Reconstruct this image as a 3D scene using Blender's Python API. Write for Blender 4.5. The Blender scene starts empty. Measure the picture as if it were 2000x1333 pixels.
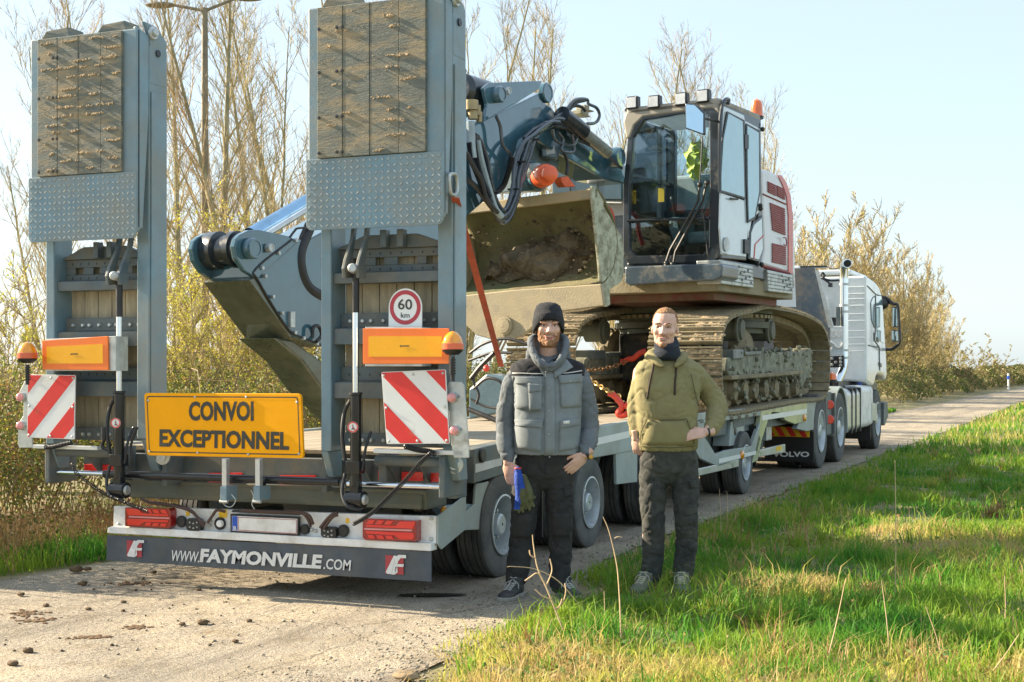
import bpy, bmesh, math, random
import numpy as np
from mathutils import Vector, Matrix, Euler, noise
PI = math.pi; rad = math.radians
# ------------------------------------------------------------------ camera, world, sun, exposure
scene = bpy.context.scene
col = scene.collection
FPX = 2778.0                      # focal length in photo pixels (50 mm on 36 mm, 2000 px wide)
CAM = Vector((5.25, -8.18, 1.478))
YAW = rad(22.66)
HY = 725.0
AX = Vector((-math.sin(YAW), math.cos(YAW), 0)); RX = Vector((math.cos(YAW), math.sin(YAW), 0))
cam = bpy.data.cameras.new('camera'); co = bpy.data.objects.new('camera', cam); col.objects.link(co)
co.location = CAM; co.rotation_euler = (PI/2, 0, YAW)
cam.lens = 50; cam.sensor_width = 36; cam.shift_y = 0.0292; cam.clip_start = .1; cam.clip_end = 3000
scene.camera = co
SUN_EL = rad(27); SUN_AZ = Vector((-1, -.04, 0)).normalized()
world = bpy.data.worlds.new('World'); scene.world = world; world.use_nodes = True
nt = world.node_tree
bg = nt.nodes['Background']; bg.inputs[1].default_value = .115
sky = nt.nodes.new('ShaderNodeTexSky'); sky.sky_type = 'NISHITA'; sky.sun_disc = False
sky.sun_elevation = SUN_EL; sky.sun_rotation = math.atan2(SUN_AZ.x, SUN_AZ.y)
sky.air_density = 1.0; sky.dust_density = 1.2; sky.ozone_density = 1.0; sky.altitude = 0
vm = nt.nodes.new('ShaderNodeMix'); vm.data_type = 'RGBA'; vm.inputs[0].default_value = .72     # thin high veil over the clear sky
nt.links.new(sky.outputs[0], vm.inputs[6]); vm.inputs[7].default_value = (2.2, 2.62, 2.92, 1)
nt.links.new(vm.outputs[2], bg.inputs[0])
sd = bpy.data.lights.new('sun', 'SUN'); sd.energy = 5.0; sd.angle = rad(.53); sd.color = (1, .84, .62)
so = bpy.data.objects.new('sun', sd); col.objects.link(so)
sdir = Vector((SUN_AZ.x*math.cos(SUN_EL), SUN_AZ.y*math.cos(SUN_EL), math.sin(SUN_EL)))
so.rotation_euler = sdir.to_track_quat('Z', 'Y').to_euler(); so.location = sdir*60
vs = scene.view_settings; vs.view_transform = 'Standard'; vs.look = 'None'; vs.gamma = 1; vs.use_curve_mapping = False
vs.exposure = 1.6
scene.render.engine = 'CYCLES'
scene.cycles.max_bounces = 6; scene.cycles.transparent_max_bounces = 8

# ------------------------------------------------------------------ helpers
def P(px, py, X=None, Y=None, Z=None, pl=None):
    """ray through a photo pixel, met with a plane of the real place"""
    d = AX + RX*((px-1000)/FPX) + Vector((0, 0, (HY-py)/FPX))
    if X is not None: t = (X-CAM.x)/d.x
    elif Y is not None: t = (Y-CAM.y)/d.y
    elif Z is not None: t = (Z-CAM.z)/d.z
    else: t = (pl[0]-CAM).dot(pl[1])/d.dot(pl[1])
    return CAM + d*t
z1 = lambda x, y: (x/2.666, y/2.666)
z2 = lambda x, y: (x/2.898, 440+y/2.898)
z3 = lambda x, y: (x/2.703, 840+y/2.703)
z4 = lambda x, y: (580+x/2.897, y/2.897)
z5 = lambda x, y: (580+x/2.776, 420+y/2.776)
z6 = lambda x, y: (580+x/2.7045, 840+y/2.7045)
z7 = lambda x, y: (1180+x/2.15, 580+y/2.15)
e1 = lambda x, y: (880+x/3.921, 120+y/3.921)
e2 = lambda x, y: (1180+x/2.836, 150+y/2.836)
e3 = lambda x, y: (880+x/2.962, 350+y/2.962)
e4 = lambda x, y: (1180+x/4.0, 540+y/4.0)
t5 = lambda x, y: (1480+x/3.029, 480+y/3.029)

def wmat(o):
    m = Matrix.Identity(4)
    while o is not None:
        m = Matrix.LocRotScale(o.location, o.rotation_euler, o.scale) @ m
        o = o.parent
    return m
def tag(o, label=None, cat=None, group=None, kind=None):
    if label: o['label'] = label
    if cat: o['category'] = cat
    if group: o['group'] = group
    if kind: o['kind'] = kind
    return o
def empty(name, loc, rz=0, **k):
    o = bpy.data.objects.new(name, None); col.objects.link(o); o.location = loc; o.rotation_euler = (0, 0, rz)
    o.empty_display_size = .1
    return tag(o, **k)
def frame_of(d):
    d = d.normalized()
    a = Vector((0, 0, 1)) if abs(d.z) < .9 else Vector((1, 0, 0))
    u = a.cross(d).normalized(); v = d.cross(u)
    return u, v
class MB:
    def __init__(s): s.v = []; s.f = []; s.m = []; s.mi = 0
    def add(s, vs_, fs):
        b = len(s.v); s.v += [tuple(x) for x in vs_]; s.f += [tuple(b+i for i in f) for f in fs]; s.m += [s.mi]*len(fs); return s
    def box(s, a, b, rot=None, piv=None):
        x0, x1 = sorted((a[0], b[0])); y0, y1 = sorted((a[1], b[1])); z0, z1_ = sorted((a[2], b[2]))
        v = [Vector(p) for p in ((x0,y0,z0),(x1,y0,z0),(x1,y1,z0),(x0,y1,z0),(x0,y0,z1_),(x1,y0,z1_),(x1,y1,z1_),(x0,y1,z1_))]
        if rot is not None:
            c = Vector(piv) if piv is not None else (Vector(a)+Vector(b))/2
            v = [c + rot @ (p-c) for p in v]
        return s.add(v, [(3,2,1,0),(4,5,6,7),(0,1,5,4),(1,2,6,5),(2,3,7,6),(3,0,4,7)])
    def prism(s, pts, vec):
        pts = [Vector(p) for p in pts]; vec = Vector(vec); n = len(pts)
        nrm = Vector((0, 0, 0))
        for i in range(n): nrm += pts[i].cross(pts[(i+1) % n])
        if nrm.dot(vec) > 0: pts.reverse()
        v = pts + [p+vec for p in pts]
        return s.add(v, [tuple(range(n)), tuple(range(2*n-1, n-1, -1))] + [(i, i+n, (i+1) % n+n, (i+1) % n) for i in range(n)])
    def tube(s, path, r, n=8, cap=True):
        path = [Vector(p) for p in path]; k = len(path)
        rs = r if isinstance(r, (list, tuple)) else [r]*k
        u = None; v = []; 
        for i, p in enumerate(path):
            d = (path[min(i+1, k-1)]-path[max(i-1, 0)])
            if d.length < 1e-9: d = Vector((0, 0, 1))
            d.normalize()
            if u is None: u, w = frame_of(d)
            else:
                u = (u - d*u.dot(d)); 
                if u.length < 1e-6: u, _ = frame_of(d)
                u.normalize()
            w = d.cross(u)
            for j in range(n):
                a = 2*PI*j/n; v.append(p + (u*math.cos(a)+w*math.sin(a))*rs[i])
        f = [(i*n+j, i*n+(j+1) % n, (i+1)*n+(j+1) % n, (i+1)*n+j) for i in range(k-1) for j in range(n)]
        if cap: f += [tuple(range(n-1, -1, -1)), tuple(range((k-1)*n, k*n))]
        return s.add(v, f)
    def lathe(s, prof, o, d, n=24, cap=True):
        """prof: list of (distance along d, radius)"""
        o = Vector(o); d = Vector(d).normalized(); u, w = frame_of(d); v = []
        for (h, r) in prof:
            for j in range(n):
                a = 2*PI*j/n; v.append(o + d*h + (u*math.cos(a)+w*math.sin(a))*r)
        k = len(prof)
        f = [(i*n+j, i*n+(j+1) % n, (i+1)*n+(j+1) % n, (i+1)*n+j) for i in range(k-1) for j in range(n)]
        if cap: f += [tuple(range(n-1, -1, -1)), tuple(range((k-1)*n, k*n))]
        return s.add(v, f)
    def ball(s, c, r, n=12, m=8, R=None):
        c = Vector(c); r = Vector(r) if hasattr(r, '__len__') else Vector((r, r, r)); v = []
        for i in range(m+1):
            t = PI*i/m
            for j in range(n):
                a = 2*PI*j/n; p = Vector((math.sin(t)*math.cos(a)*r.x, math.sin(t)*math.sin(a)*r.y, math.cos(t)*r.z))
                if R is not None: p = R @ p
                v.append(c+p)
        f = [((i+1)*n+j, (i+1)*n+(j+1) % n, i*n+(j+1) % n, i*n+j) for i in range(m) for j in range(n)]
        return s.add(v, f)
    def rings(s, rings_, cap=True):
        n = len(rings_[0]); v = [p for r in rings_ for p in r]; k = len(rings_)
        f = [(i*n+j, i*n+(j+1) % n, (i+1)*n+(j+1) % n, (i+1)*n+j) for i in range(k-1) for j in range(n)]
        if cap: f += [tuple(range(n-1, -1, -1)), tuple(range((k-1)*n, k*n))]
        return s.add(v, f)
    def build(s, name, mats, parent=None, smooth=False, bevel=0, label=None, kind=None, weld=False, auto=None, **k):
        me = bpy.data.meshes.new(name)
        if parent is not None:
            M = wmat(parent).inverted(); vv = [tuple(M @ Vector(p)) for p in s.v]
        else: vv = s.v
        me.from_pydata(vv, [], s.f)
        if not isinstance(mats, (list, tuple)): mats = [mats]
        for m in mats: me.materials.append(m)
        if len(mats) > 1: me.polygons.foreach_set('material_index', s.m)
        bm = bmesh.new(); bm.from_mesh(me)
        if weld: bmesh.ops.remove_doubles(bm, verts=bm.verts, dist=1e-5)
        bmesh.ops.recalc_face_normals(bm, faces=bm.faces)
        bm.to_mesh(me); bm.free()
        if smooth or auto:
            me.polygons.foreach_set('use_smooth', [True]*len(me.polygons))
            me.set_sharp_from_angle(angle=rad(auto or 40))
        me.update()
        o = bpy.data.objects.new(name, me); col.objects.link(o)
        if parent is not None: o.parent = parent
        if bevel:
            b = o.modifiers.new('bevel', 'BEVEL'); b.width = bevel; b.segments = 2; b.limit_method = 'ANGLE'; b.angle_limit = rad(40)
            b.harden_normals = False
        return tag(o, label=label, kind=kind, **k)
def plane_vec(depth, **pl):
    if 'Y' in pl: return Vector((0, depth, 0))
    if 'X' in pl: return Vector((-depth, 0, 0))
    if 'Z' in pl: return Vector((0, 0, -depth))
    return -pl['pl'][1]*depth
def slab(name, pxs, mat, parent, depth=.02, bevel=0, smooth=False, label=None, kind=None, **pl):
    mb = MB(); mb.prism([P(x, y, **pl) for x, y in pxs], plane_vec(depth, **pl))
    return mb.build(name, mat, parent, bevel=bevel, smooth=smooth, label=label, kind=kind)
def rpx(x0, y0, x1, y1): return [(x0, y0), (x1, y0), (x1, y1), (x0, y1)]
def child_copy(o, parent):
    c = o.copy(); col.objects.link(c); c.parent = parent
    return c
def kids(o): return [x for x in list(o.children)]
def copy_tree(o, parent=None, **k):
    c = o.copy(); col.objects.link(c); c.parent = parent
    for ch in kids(o): copy_tree(ch, c)
    return tag(c, **k)
def text(s, name, parent, mat, bl, br, tl, ext=.002, bold=0.0, shear=0.0, lift=None, label=None, squash=None):
    """text mesh laid over the parallelogram bl, br, tl"""
    cu = bpy.data.curves.new('t', 'FONT'); cu.body = s; cu.offset = bold; cu.shear = shear; cu.extrude = .01; cu.resolution_u = 3
    o = bpy.data.objects.new('t', cu)
    me = bpy.data.meshes.new_from_object(o)
    xs = [v.co.x for v in me.vertices]; ys = [v.co.y for v in me.vertices]
    x0, x1, y0, y1 = min(xs), max(xs), min(ys), max(ys)
    bl, br, tl = Vector(bl), Vector(br), Vector(tl); ex = br-bl; ey = tl-bl
    n = ex.cross(ey).normalized()
    M = wmat(parent).inverted() if parent else Matrix.Identity(4)
    for v in me.vertices:
        v.co = M @ (bl + ex*((v.co.x-x0)/(x1-x0)) + ey*((v.co.y-y0)/(y1-y0)) + n*(ext*(1 if v.co.z > 0 else 0)+.0008))
    me.materials.clear(); me.materials.append(mat)
    bpy.data.objects.remove(o); bpy.data.curves.remove(cu)
    o = bpy.data.objects.new(name, me); col.objects.link(o); o.parent = parent
    return tag(o, label=label)
def clip(poly, s0=0, s1=1, t0=0, t1=1):
    for (ax, lim, sg) in ((0, s0, 1), (0, s1, -1), (1, t0, 1), (1, t1, -1)):
        out = []
        for i in range(len(poly)):
            a, b = poly[i], poly[(i+1) % len(poly)]
            ina = sg*(a[ax]-lim) >= 0; inb = sg*(b[ax]-lim) >= 0
            if ina: out.append(a)
            if ina != inb:
                t = (lim-a[ax])/(b[ax]-a[ax]); out.append((a[0]+t*(b[0]-a[0]), a[1]+t*(b[1]-a[1])))
        poly = out
        if not poly: return poly
    return poly
def bez(pts, n=6):
    """Catmull-Rom through points"""
    pts = [Vector(p) for p in pts]; out = []
    q = [pts[0]*2-pts[1]] + pts + [pts[-1]*2-pts[-2]]
    for i in range(1, len(q)-2):
        for k in range(n):
            t = k/n; a, b, c, d = q[i-1], q[i], q[i+1], q[i+2]
            out.append(.5*((2*b)+(c-a)*t+(2*a-5*b+4*c-d)*t*t+(3*b-a-3*c+d)*t**3))
    out.append(pts[-1]); return out

# ------------------------------------------------------------------ materials
MATS = {}
def mat(name, c, rough=.5, metal=0, var=.12, scale=6, dirt=None, dirt_amt=.5, dirt_scale=3, dirt_sharp=.12,
        bump=0, bscale=60, coat=0, spec=.5, alpha=1, trans=0, emit=None, transl=0, chips=None, second=None, second_scale=2, stretch=None, rvar=.1):
    m = bpy.data.materials.new(name); m.use_nodes = True; n = m.node_tree; L = n.links
    b = n.nodes['Principled BSDF']
    tc = n.nodes.new('ShaderNodeTexCoord'); vec = tc.outputs['Object']
    if stretch:
        mp = n.nodes.new('ShaderNodeMapping'); mp.inputs['Scale'].default_value = stretch; L.new(vec, mp.inputs[0]); vec = mp.outputs[0]
    def nz(sc, det=4, rough_=.6):
        t = n.nodes.new('ShaderNodeTexNoise'); t.inputs['Scale'].default_value = sc; t.inputs['Detail'].default_value = det
        t.inputs['Roughness'].default_value = rough_; L.new(vec, t.inputs['Vector']); return t.outputs['Fac']
    def mix(f, a, b_):
        x = n.nodes.new('ShaderNodeMix'); x.data_type = 'RGBA'
        L.new(f, x.inputs[0])
        for i, q in ((6, a), (7, b_)):
            if hasattr(q, 'is_output'): L.new(q, x.inputs[i])
            else: x.inputs[i].default_value = (*q, 1)
        return x.outputs[2]
    def ramp(f, a, b_):
        r = n.nodes.new('ShaderNodeMapRange'); r.inputs[1].default_value = a; r.inputs[2].default_value = b_; L.new(f, r.inputs[0]); return r.outputs[0]
    lo = tuple(x*(1-var) for x in c); hi = tuple(min(1, x*(1+var)) for x in c)
    cc = mix(ramp(nz(scale), .35, .65), lo, hi)
    if second is not None: cc = mix(ramp(nz(second_scale, 3), .42, .58), cc, second)
    if chips:
        cc = mix(ramp(nz(28, 5, .8), chips, chips+.015), cc, (.16, .095, .055)); cc = mix(ramp(nz(.8, 8, .85), .60, .72), cc, tuple(x*.45+.05 for x in c))
    if dirt is not None:
        f = ramp(nz(dirt_scale, 6, .7), 1-dirt_amt-dirt_sharp, 1-dirt_amt+dirt_sharp); cc = mix(f, cc, dirt)
        rr = n.nodes.new('ShaderNodeMapRange'); L.new(f, rr.inputs[0]); rr.inputs[3].default_value = rough; rr.inputs[4].default_value = .85
        L.new(rr.outputs[0], b.inputs['Roughness'])
    elif rvar:
        rr = n.nodes.new('ShaderNodeMapRange'); L.new(nz(scale*2.3), rr.inputs[0]); rr.inputs[1].default_value = .3; rr.inputs[2].default_value = .7
        rr.inputs[3].default_value = max(0, rough-rvar); rr.inputs[4].default_value = min(1, rough+rvar); L.new(rr.outputs[0], b.inputs['Roughness'])
    else: b.inputs['Roughness'].default_value = rough
    L.new(cc, b.inputs['Base Color'])
    b.inputs['Metallic'].default_value = metal; b.inputs['Specular IOR Level'].default_value = spec
    b.inputs['Coat Weight'].default_value = coat; b.inputs['Coat Roughness'].default_value = .08
    b.inputs['Transmission Weight'].default_value = trans; b.inputs['Alpha'].default_value = alpha
    if emit: b.inputs['Emission Color'].default_value = (*emit[0], 1); b.inputs['Emission Strength'].default_value = emit[1]
    if bump:
        bp = n.nodes.new('ShaderNodeBump'); bp.inputs['Strength'].default_value = bump; bp.inputs['Distance'].default_value = .01
        L.new(nz(bscale, 5), bp.inputs['Height']); L.new(bp.outputs[0], b.inputs['Normal'])
    if transl:
        out = n.nodes['Material Output']; tr = n.nodes.new('ShaderNodeBsdfTranslucent'); L.new(cc, tr.inputs[0])
        mx = n.nodes.new('ShaderNodeMixShader'); mx.inputs[0].default_value = transl; L.new(b.outputs[0], mx.inputs[1]); L.new(tr.outputs[0], mx.inputs[2]); L.new(mx.outputs[0], out.inputs[0])
    MATS[name] = m; return m
MUD = (.20, .15, .09)
paint = mat('ramp_paint', (.15, .25, .31), .3, var=.1, dirt=(.26, .27, .24), dirt_amt=.43, dirt_scale=2.2, dirt_sharp=.16, bump=.12, bscale=90, coat=.15, chips=.665)
paint_d = mat('frame_paint', (.07, .11, .135), .38, var=.2, dirt=(.20, .185, .14), dirt_amt=.45, dirt_scale=4, dirt_sharp=.2, bump=.12, bscale=90, chips=.66)
side_paint = mat('side_paint', (.34, .42, .43), .38, var=.08, dirt=(.27, .25, .19), dirt_amt=.43, dirt_scale=3, dirt_sharp=.2, coat=.1, chips=.66)
oldsteel = mat('dirty_steel', (.11, .13, .11), .6, var=.25, dirt=(.16, .15, .10), dirt_amt=.5, dirt_scale=5, dirt_sharp=.2, bump=.2, bscale=60)
black = mat('black_plastic', (.018, .019, .021), .4, var=.2)
blackg = mat('black_gloss', (.015, .017, .02), .12, var=.1, rvar=.03)
rubber = mat('tyre_rubber', (.055, .062, .066), .72, var=.2, dirt=(.15, .14, .12), dirt_amt=.42, dirt_scale=6, dirt_sharp=.25, bump=.15, bscale=120)
rubberh = mat('hose_rubber', (.022, .024, .027), .45, var=.2)
chrome = mat('chrome', (.72, .76, .8), .12, 1, var=.05, rvar=.04)
galv = mat('galvanised', (.50, .53, .52), .42, .6, var=.15, scale=14, dirt=(.30, .28, .22), dirt_amt=.33, dirt_scale=6, dirt_sharp=.15)
alu = mat('aluminium', (.62, .64, .64), .35, .7, var=.1)
rimm = mat('rim_silver', (.50, .55, .58), .32, .35, var=.1, dirt=(.25, .23, .2), dirt_amt=.33, dirt_scale=7)
white = mat('white_paint', (.80, .81, .80), .4, var=.05, dirt=(.42, .38, .28), dirt_amt=.34, dirt_scale=5, dirt_sharp=.2)
whitec = mat('cab_white', (.80, .84, .85), .22, var=.03, coat=.6, dirt=(.5, .52, .5), dirt_amt=.3, dirt_scale=2, dirt_sharp=.2)
flapm = mat('mud_flap', (.065, .085, .11), .5, var=.15, dirt=(.17, .15, .11), dirt_amt=.36, dirt_scale=4, dirt_sharp=.25, bump=.08)
printw = mat('print_white', (.75, .75, .73), .5, var=.06, dirt=(.4, .37, .3), dirt_amt=.3, dirt_scale=12)
printr = mat('print_red', (.42, .05, .06), .5, var=.1)
printb = mat('print_dark', (.045, .045, .035), .55, var=.1)
signy = mat('sign_yellow', (.93, .40, .002), .6, var=.03, spec=.2)
refr = mat('reflector_red', (.75, .02, .015), .25, var=.1, coat=.8, bump=.2, bscale=400)
chevr = mat('chevron_red', (.72, .035, .03), .35, var=.06, dirt=(.45, .18, .12), dirt_amt=.28, dirt_scale=7)
chevw = mat('chevron_white', (.76, .78, .77), .35, var=.03, dirt=(.5, .48, .42), dirt_amt=.28, dirt_scale=7)
orang = mat('fluor_orange', (.90, .20, .03), .4, var=.04)
ambf = mat('reflex_amber', (.92, .44, .008), .3, var=.04, bump=.1, bscale=300)
amber = mat('amber_lens', (.85, .30, .01), .15, var=.1, coat=.9, trans=.15)
lensr = mat('tail_lens', (.80, .025, .02), .12, var=.05, coat=.9)
lensd = mat('tail_lens_dark', (.30, .012, .012), .12, var=.05, coat=.9)
pink = mat('lamp_lens', (.75, .30, .30), .2, coat=.8)
wood = mat('ramp_wood', (.46, .39, .26), .75, var=.2, scale=5, dirt=(.28, .26, .19), dirt_amt=.42, dirt_scale=3, dirt_sharp=.25, bump=.25, bscale=30, stretch=(6, 1, 1))
deckw = mat('deck_wood', (.42, .36, .27), .8, var=.25, dirt=(.25, .21, .15), dirt_amt=.5, dirt_scale=3, dirt_sharp=.2, bump=.3, bscale=20)
matm = mat('muddy_rubber', (.145, .16, .14), .8, var=.2, dirt=(.33, .265, .165), dirt_amt=.44, dirt_scale=3.4, dirt_sharp=.09, bump=.6, bscale=30, stretch=(1, 1, 4))
mud = mat('dried_mud', (.38, .29, .18), .95, var=.25, scale=20, bump=.8, bscale=60)
mudd = mat('wet_mud', (.075, .055, .03), .8, var=.4, scale=9, bump=1, bscale=40, dirt=(.2, .165, .11), dirt_amt=.45, dirt_scale=4)
strapm = mat('strap_red', (.52, .10, .05), .8, var=.12, bump=.3, bscale=300)
redp = mat('red_paint', (.70, .06, .03), .35, var=.1, dirt=(.3, .12, .08), dirt_amt=.3, dirt_scale=20)
rust = mat('rusty_chain', (.30, .17, .08), .7, .3, var=.35, scale=40)
yel = mat('sticker_yellow', (.8, .5, .02), .5)
# ================================================================== GROUND
def hgt(x, y):
    """ground height outside the road"""
    if -1.9 < x < 1.9+max(0, -y)*.12: base = 0
    e = 0
    if x > 1.75: e = min(1, (x-1.75)/1.0)
    elif x < -1.75: e = min(1, (-1.75-x)/1.0)
    n = noise.noise(Vector((x*.9, y*.9, 3)))*.06+noise.noise(Vector((x*3, y*3, 7)))*.025
    near = math.exp(-((y+1.2)**2/1.5+(x-4.2)**2/5))*.10
    return -.012*(1-e) + e*(n+.02) + e*near*0
def grid(name, xs, ys, fz, m, **k):
    nx, ny = len(xs), len(ys); v = [(x, y, fz(x, y)) for y in ys for x in xs]
    f = [(j*nx+i, j*nx+i+1, (j+1)*nx+i+1, (j+1)*nx+i) for j in range(ny-1) for i in range(nx-1)]
    mb = MB(); mb.add(v, f); o = mb.build(name, m, None, smooth=True, auto=180); tag(o, **k); return o
def frange(a, b, s):
    out = []; 
    while a < b: out.append(a); a += s
    return out
soil = mat('verge_soil', (.15, .16, .06), .95, var=.3, scale=2, dirt=(.27, .21, .12), dirt_amt=.48, dirt_scale=1.3, dirt_sharp=.15, bump=1, bscale=25)
xs = frange(-3000, -60, 400)+frange(-60, -12, 6)+frange(-12, 14, .22)+frange(14, 60, 5)+frange(60, 3001, 400)
ys = frange(-60, -9, 6)+frange(-9, 14, .22)+frange(14, 60, 2)+frange(60, 300, 15)+frange(300, 3001, 400)
grid('ground', xs, ys, lambda x, y: hgt(x, y) if abs(x) < 60 and y < 100 else 0 if abs(x) > 1.9 else -.012, soil, kind='structure')

def asphalt():
    m = bpy.data.materials.new('asphalt'); m.use_nodes = True; n = m.node_tree; L = n.links; b = n.nodes['Principled BSDF']
    tc = n.nodes.new('ShaderNodeTexCoord')
    def nz(s, d=5, r=.6):
        t = n.nodes.new('ShaderNodeTexNoise'); t.inputs['Scale'].default_value = s; t.inputs['Detail'].default_value = d; t.inputs['Roughness'].default_value = r; L.new(tc.outputs['Object'], t.inputs[0]); return t
    def ramp(f, stops):
        r = n.nodes.new('ShaderNodeValToRGB'); L.new(f, r.inputs[0]); e = r.color_ramp.elements
        while len(e) < len(stops): e.new(.5)
        for el, (p, c) in zip(e, stops): el.position = p; el.color = (*c, 1)
        return r.outputs[0]
    big = ramp(nz(.7, 6, .65).outputs[0], [(.3, (.25, .225, .185)), (.5, (.35, .31, .25)), (.72, (.47, .40, .30))])
    sp = ramp(nz(140, 2).outputs[0], [(.36, (.35, .35, .35)), (.5, (1, 1, 1)), (.64, (1.45, 1.42, 1.35))])
    mx = n.nodes.new('ShaderNodeMix'); mx.data_type = 'RGBA'; mx.blend_type = 'MULTIPLY'; mx.inputs[0].default_value = 1; L.new(big, mx.inputs[6]); L.new(sp, mx.inputs[7])
    # mud smears
    f = n.nodes.new('ShaderNodeMapRange'); f.inputs[1].default_value = .60; f.inputs[2].default_value = .70; L.new(nz(1.8, 8, .75).outputs[0], f.inputs[0])
    m2 = n.nodes.new('ShaderNodeMix'); m2.data_type = 'RGBA'; L.new(f.outputs[0], m2.inputs[0]); L.new(mx.outputs[2], m2.inputs[6]); m2.inputs[7].default_value = (.24, .175, .11, 1)
    # cracks
    vo = n.nodes.new('ShaderNodeTexVoronoi'); vo.feature = 'DISTANCE_TO_EDGE'; vo.inputs['Scale'].default_value = .45
    wp = n.nodes.new('ShaderNodeMix'); wp.data_type = 'RGBA'; wp.inputs[0].default_value = .12; L.new(tc.outputs['Object'], wp.inputs[6]); L.new(nz(5).outputs[1], wp.inputs[7]); L.new(wp.outputs[2], vo.inputs[0])
    cr = n.nodes.new('ShaderNodeMapRange'); cr.inputs[1].default_value = .0; cr.inputs[2].default_value = .004; cr.inputs[3].default_value = .35; cr.inputs[4].default_value = 1; L.new(vo.outputs[0], cr.inputs[0])
    m3 = n.nodes.new('ShaderNodeMix'); m3.data_type = 'RGBA'; m3.blend_type = 'MULTIPLY'; m3.inputs[0].default_value = .7; L.new(m2.outputs[2], m3.inputs[6]); L.new(cr.outputs[0], m3.inputs[7])
    mp = n.nodes.new('ShaderNodeMapping'); mp.inputs['Scale'].default_value = (2.2, .16, 1); L.new(tc.outputs['Object'], mp.inputs[0]); t2 = nz(1, 6, .7); L.new(mp.outputs[0], t2.inputs[0])
    wr = ramp(t2.outputs[0], [(.36, (.74, .73, .72)), (.5, (1, 1, 1)), (.64, (1.1, 1.08, 1.03))]); t3 = nz(3.2, 7, .75); pt = ramp(t3.outputs[0], [(.38, (.80, .78, .74)), (.52, (1, 1, 1))])
    for src in (wr, pt):
        m4 = n.nodes.new('ShaderNodeMix'); m4.data_type = 'RGBA'; m4.blend_type = 'MULTIPLY'; m4.inputs[0].default_value = 1; L.new(m3.outputs[2], m4.inputs[6]); L.new(src, m4.inputs[7]); m3 = m4
    L.new(m3.outputs[2], b.inputs['Base Color']); b.inputs['Roughness'].default_value = .9; b.inputs['Specular IOR Level'].default_value = .25
    ad = n.nodes.new('ShaderNodeMath'); ad.operation = 'MULTIPLY_ADD'; L.new(nz(160, 3).outputs[0], ad.inputs[0]); ad.inputs[1].default_value = .35; L.new(nz(25, 5).outputs[0], ad.inputs[2])
    bp = n.nodes.new('ShaderNodeBump'); bp.inputs['Strength'].default_value = .9; bp.inputs['Distance'].default_value = .02; L.new(ad.outputs[0], bp.inputs['Height']); L.new(bp.outputs[0], b.inputs['Normal'])
    return m
asph = asphalt()
def redge(y, s):
    n = noise.noise(Vector((s*5, y*1.3, 0)))*.10+noise.noise(Vector((s*5, y*5, 2)))*.03
    if s > 0:
        b = 1.62+.42*max(0, min(1, (2.4-y)/1.8)) + (.2*max(0, min(1, (-.5-y)/2)))
    else: b = -1.75-.35*max(0, min(1, (2-y)/4)) - (.5*max(0, -1-y))
    return b+n
ys2 = frange(-30, -6, 1)+frange(-6, 20, .15)+frange(20, 60, 1)+frange(60, 420, 10)
v = []; f = []; K = 16
for j, y in enumerate(ys2):
    a, b = redge(y, -1), redge(y, 1)
    for i in range(K+1):
        t = i/K; v.append((a+(b-a)*t, y, .0+ .012*math.sin(PI*t)))
for j in range(len(ys2)-1):
    for i in range(K): q = j*(K+1)+i; f.append((q, q+1, q+K+2, q+K+1))
mb = MB(); mb.add(v, f); tag(mb.build('road', asph, None, smooth=True, auto=180), kind='structure')
# damp stain on the road
mb = MB(); c = P(842, 1161, Z=.02); pts = []
for k in range(28):
    a = 2*PI*k/28; r = 1+.25*noise.noise(Vector((math.cos(a)*2, math.sin(a)*2, 1))); pts.append((c.x+math.cos(a)*.20*r+math.sin(a)*.05, c.y+math.sin(a)*.09*r+math.cos(a)*.07, .0165))
mb.add(pts, [tuple(range(28))]); tag(mb.build('oil_patch', mat('damp_asphalt', (.035, .032, .028), .35, var=.3, bump=.5, bscale=90), None), label='dark damp oil patch on the road between bumper and men', cat='oil patch')
# ================================================================== TRAILER
trailer = empty('lowloader_trailer', (0, 0, 0), label='long dark grey low loader trailer with raised ramps carrying the excavator', cat='trailer')
T = trailer
def disc(name, pxy, r, m, parent, axis=(0, -1, 0), h=.012, n=24, dome=0, **pl):
    mb = MB(); o = P(pxy[0], pxy[1], **pl)
    mb.lathe([(0, r), (h*.7, r), (h, r*.86)] + ([(h+dome, r*.45), (h+dome*1.2, r*.05)] if dome else []), o, axis, n)
    return mb.build(name, m, parent, smooth=True)

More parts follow.
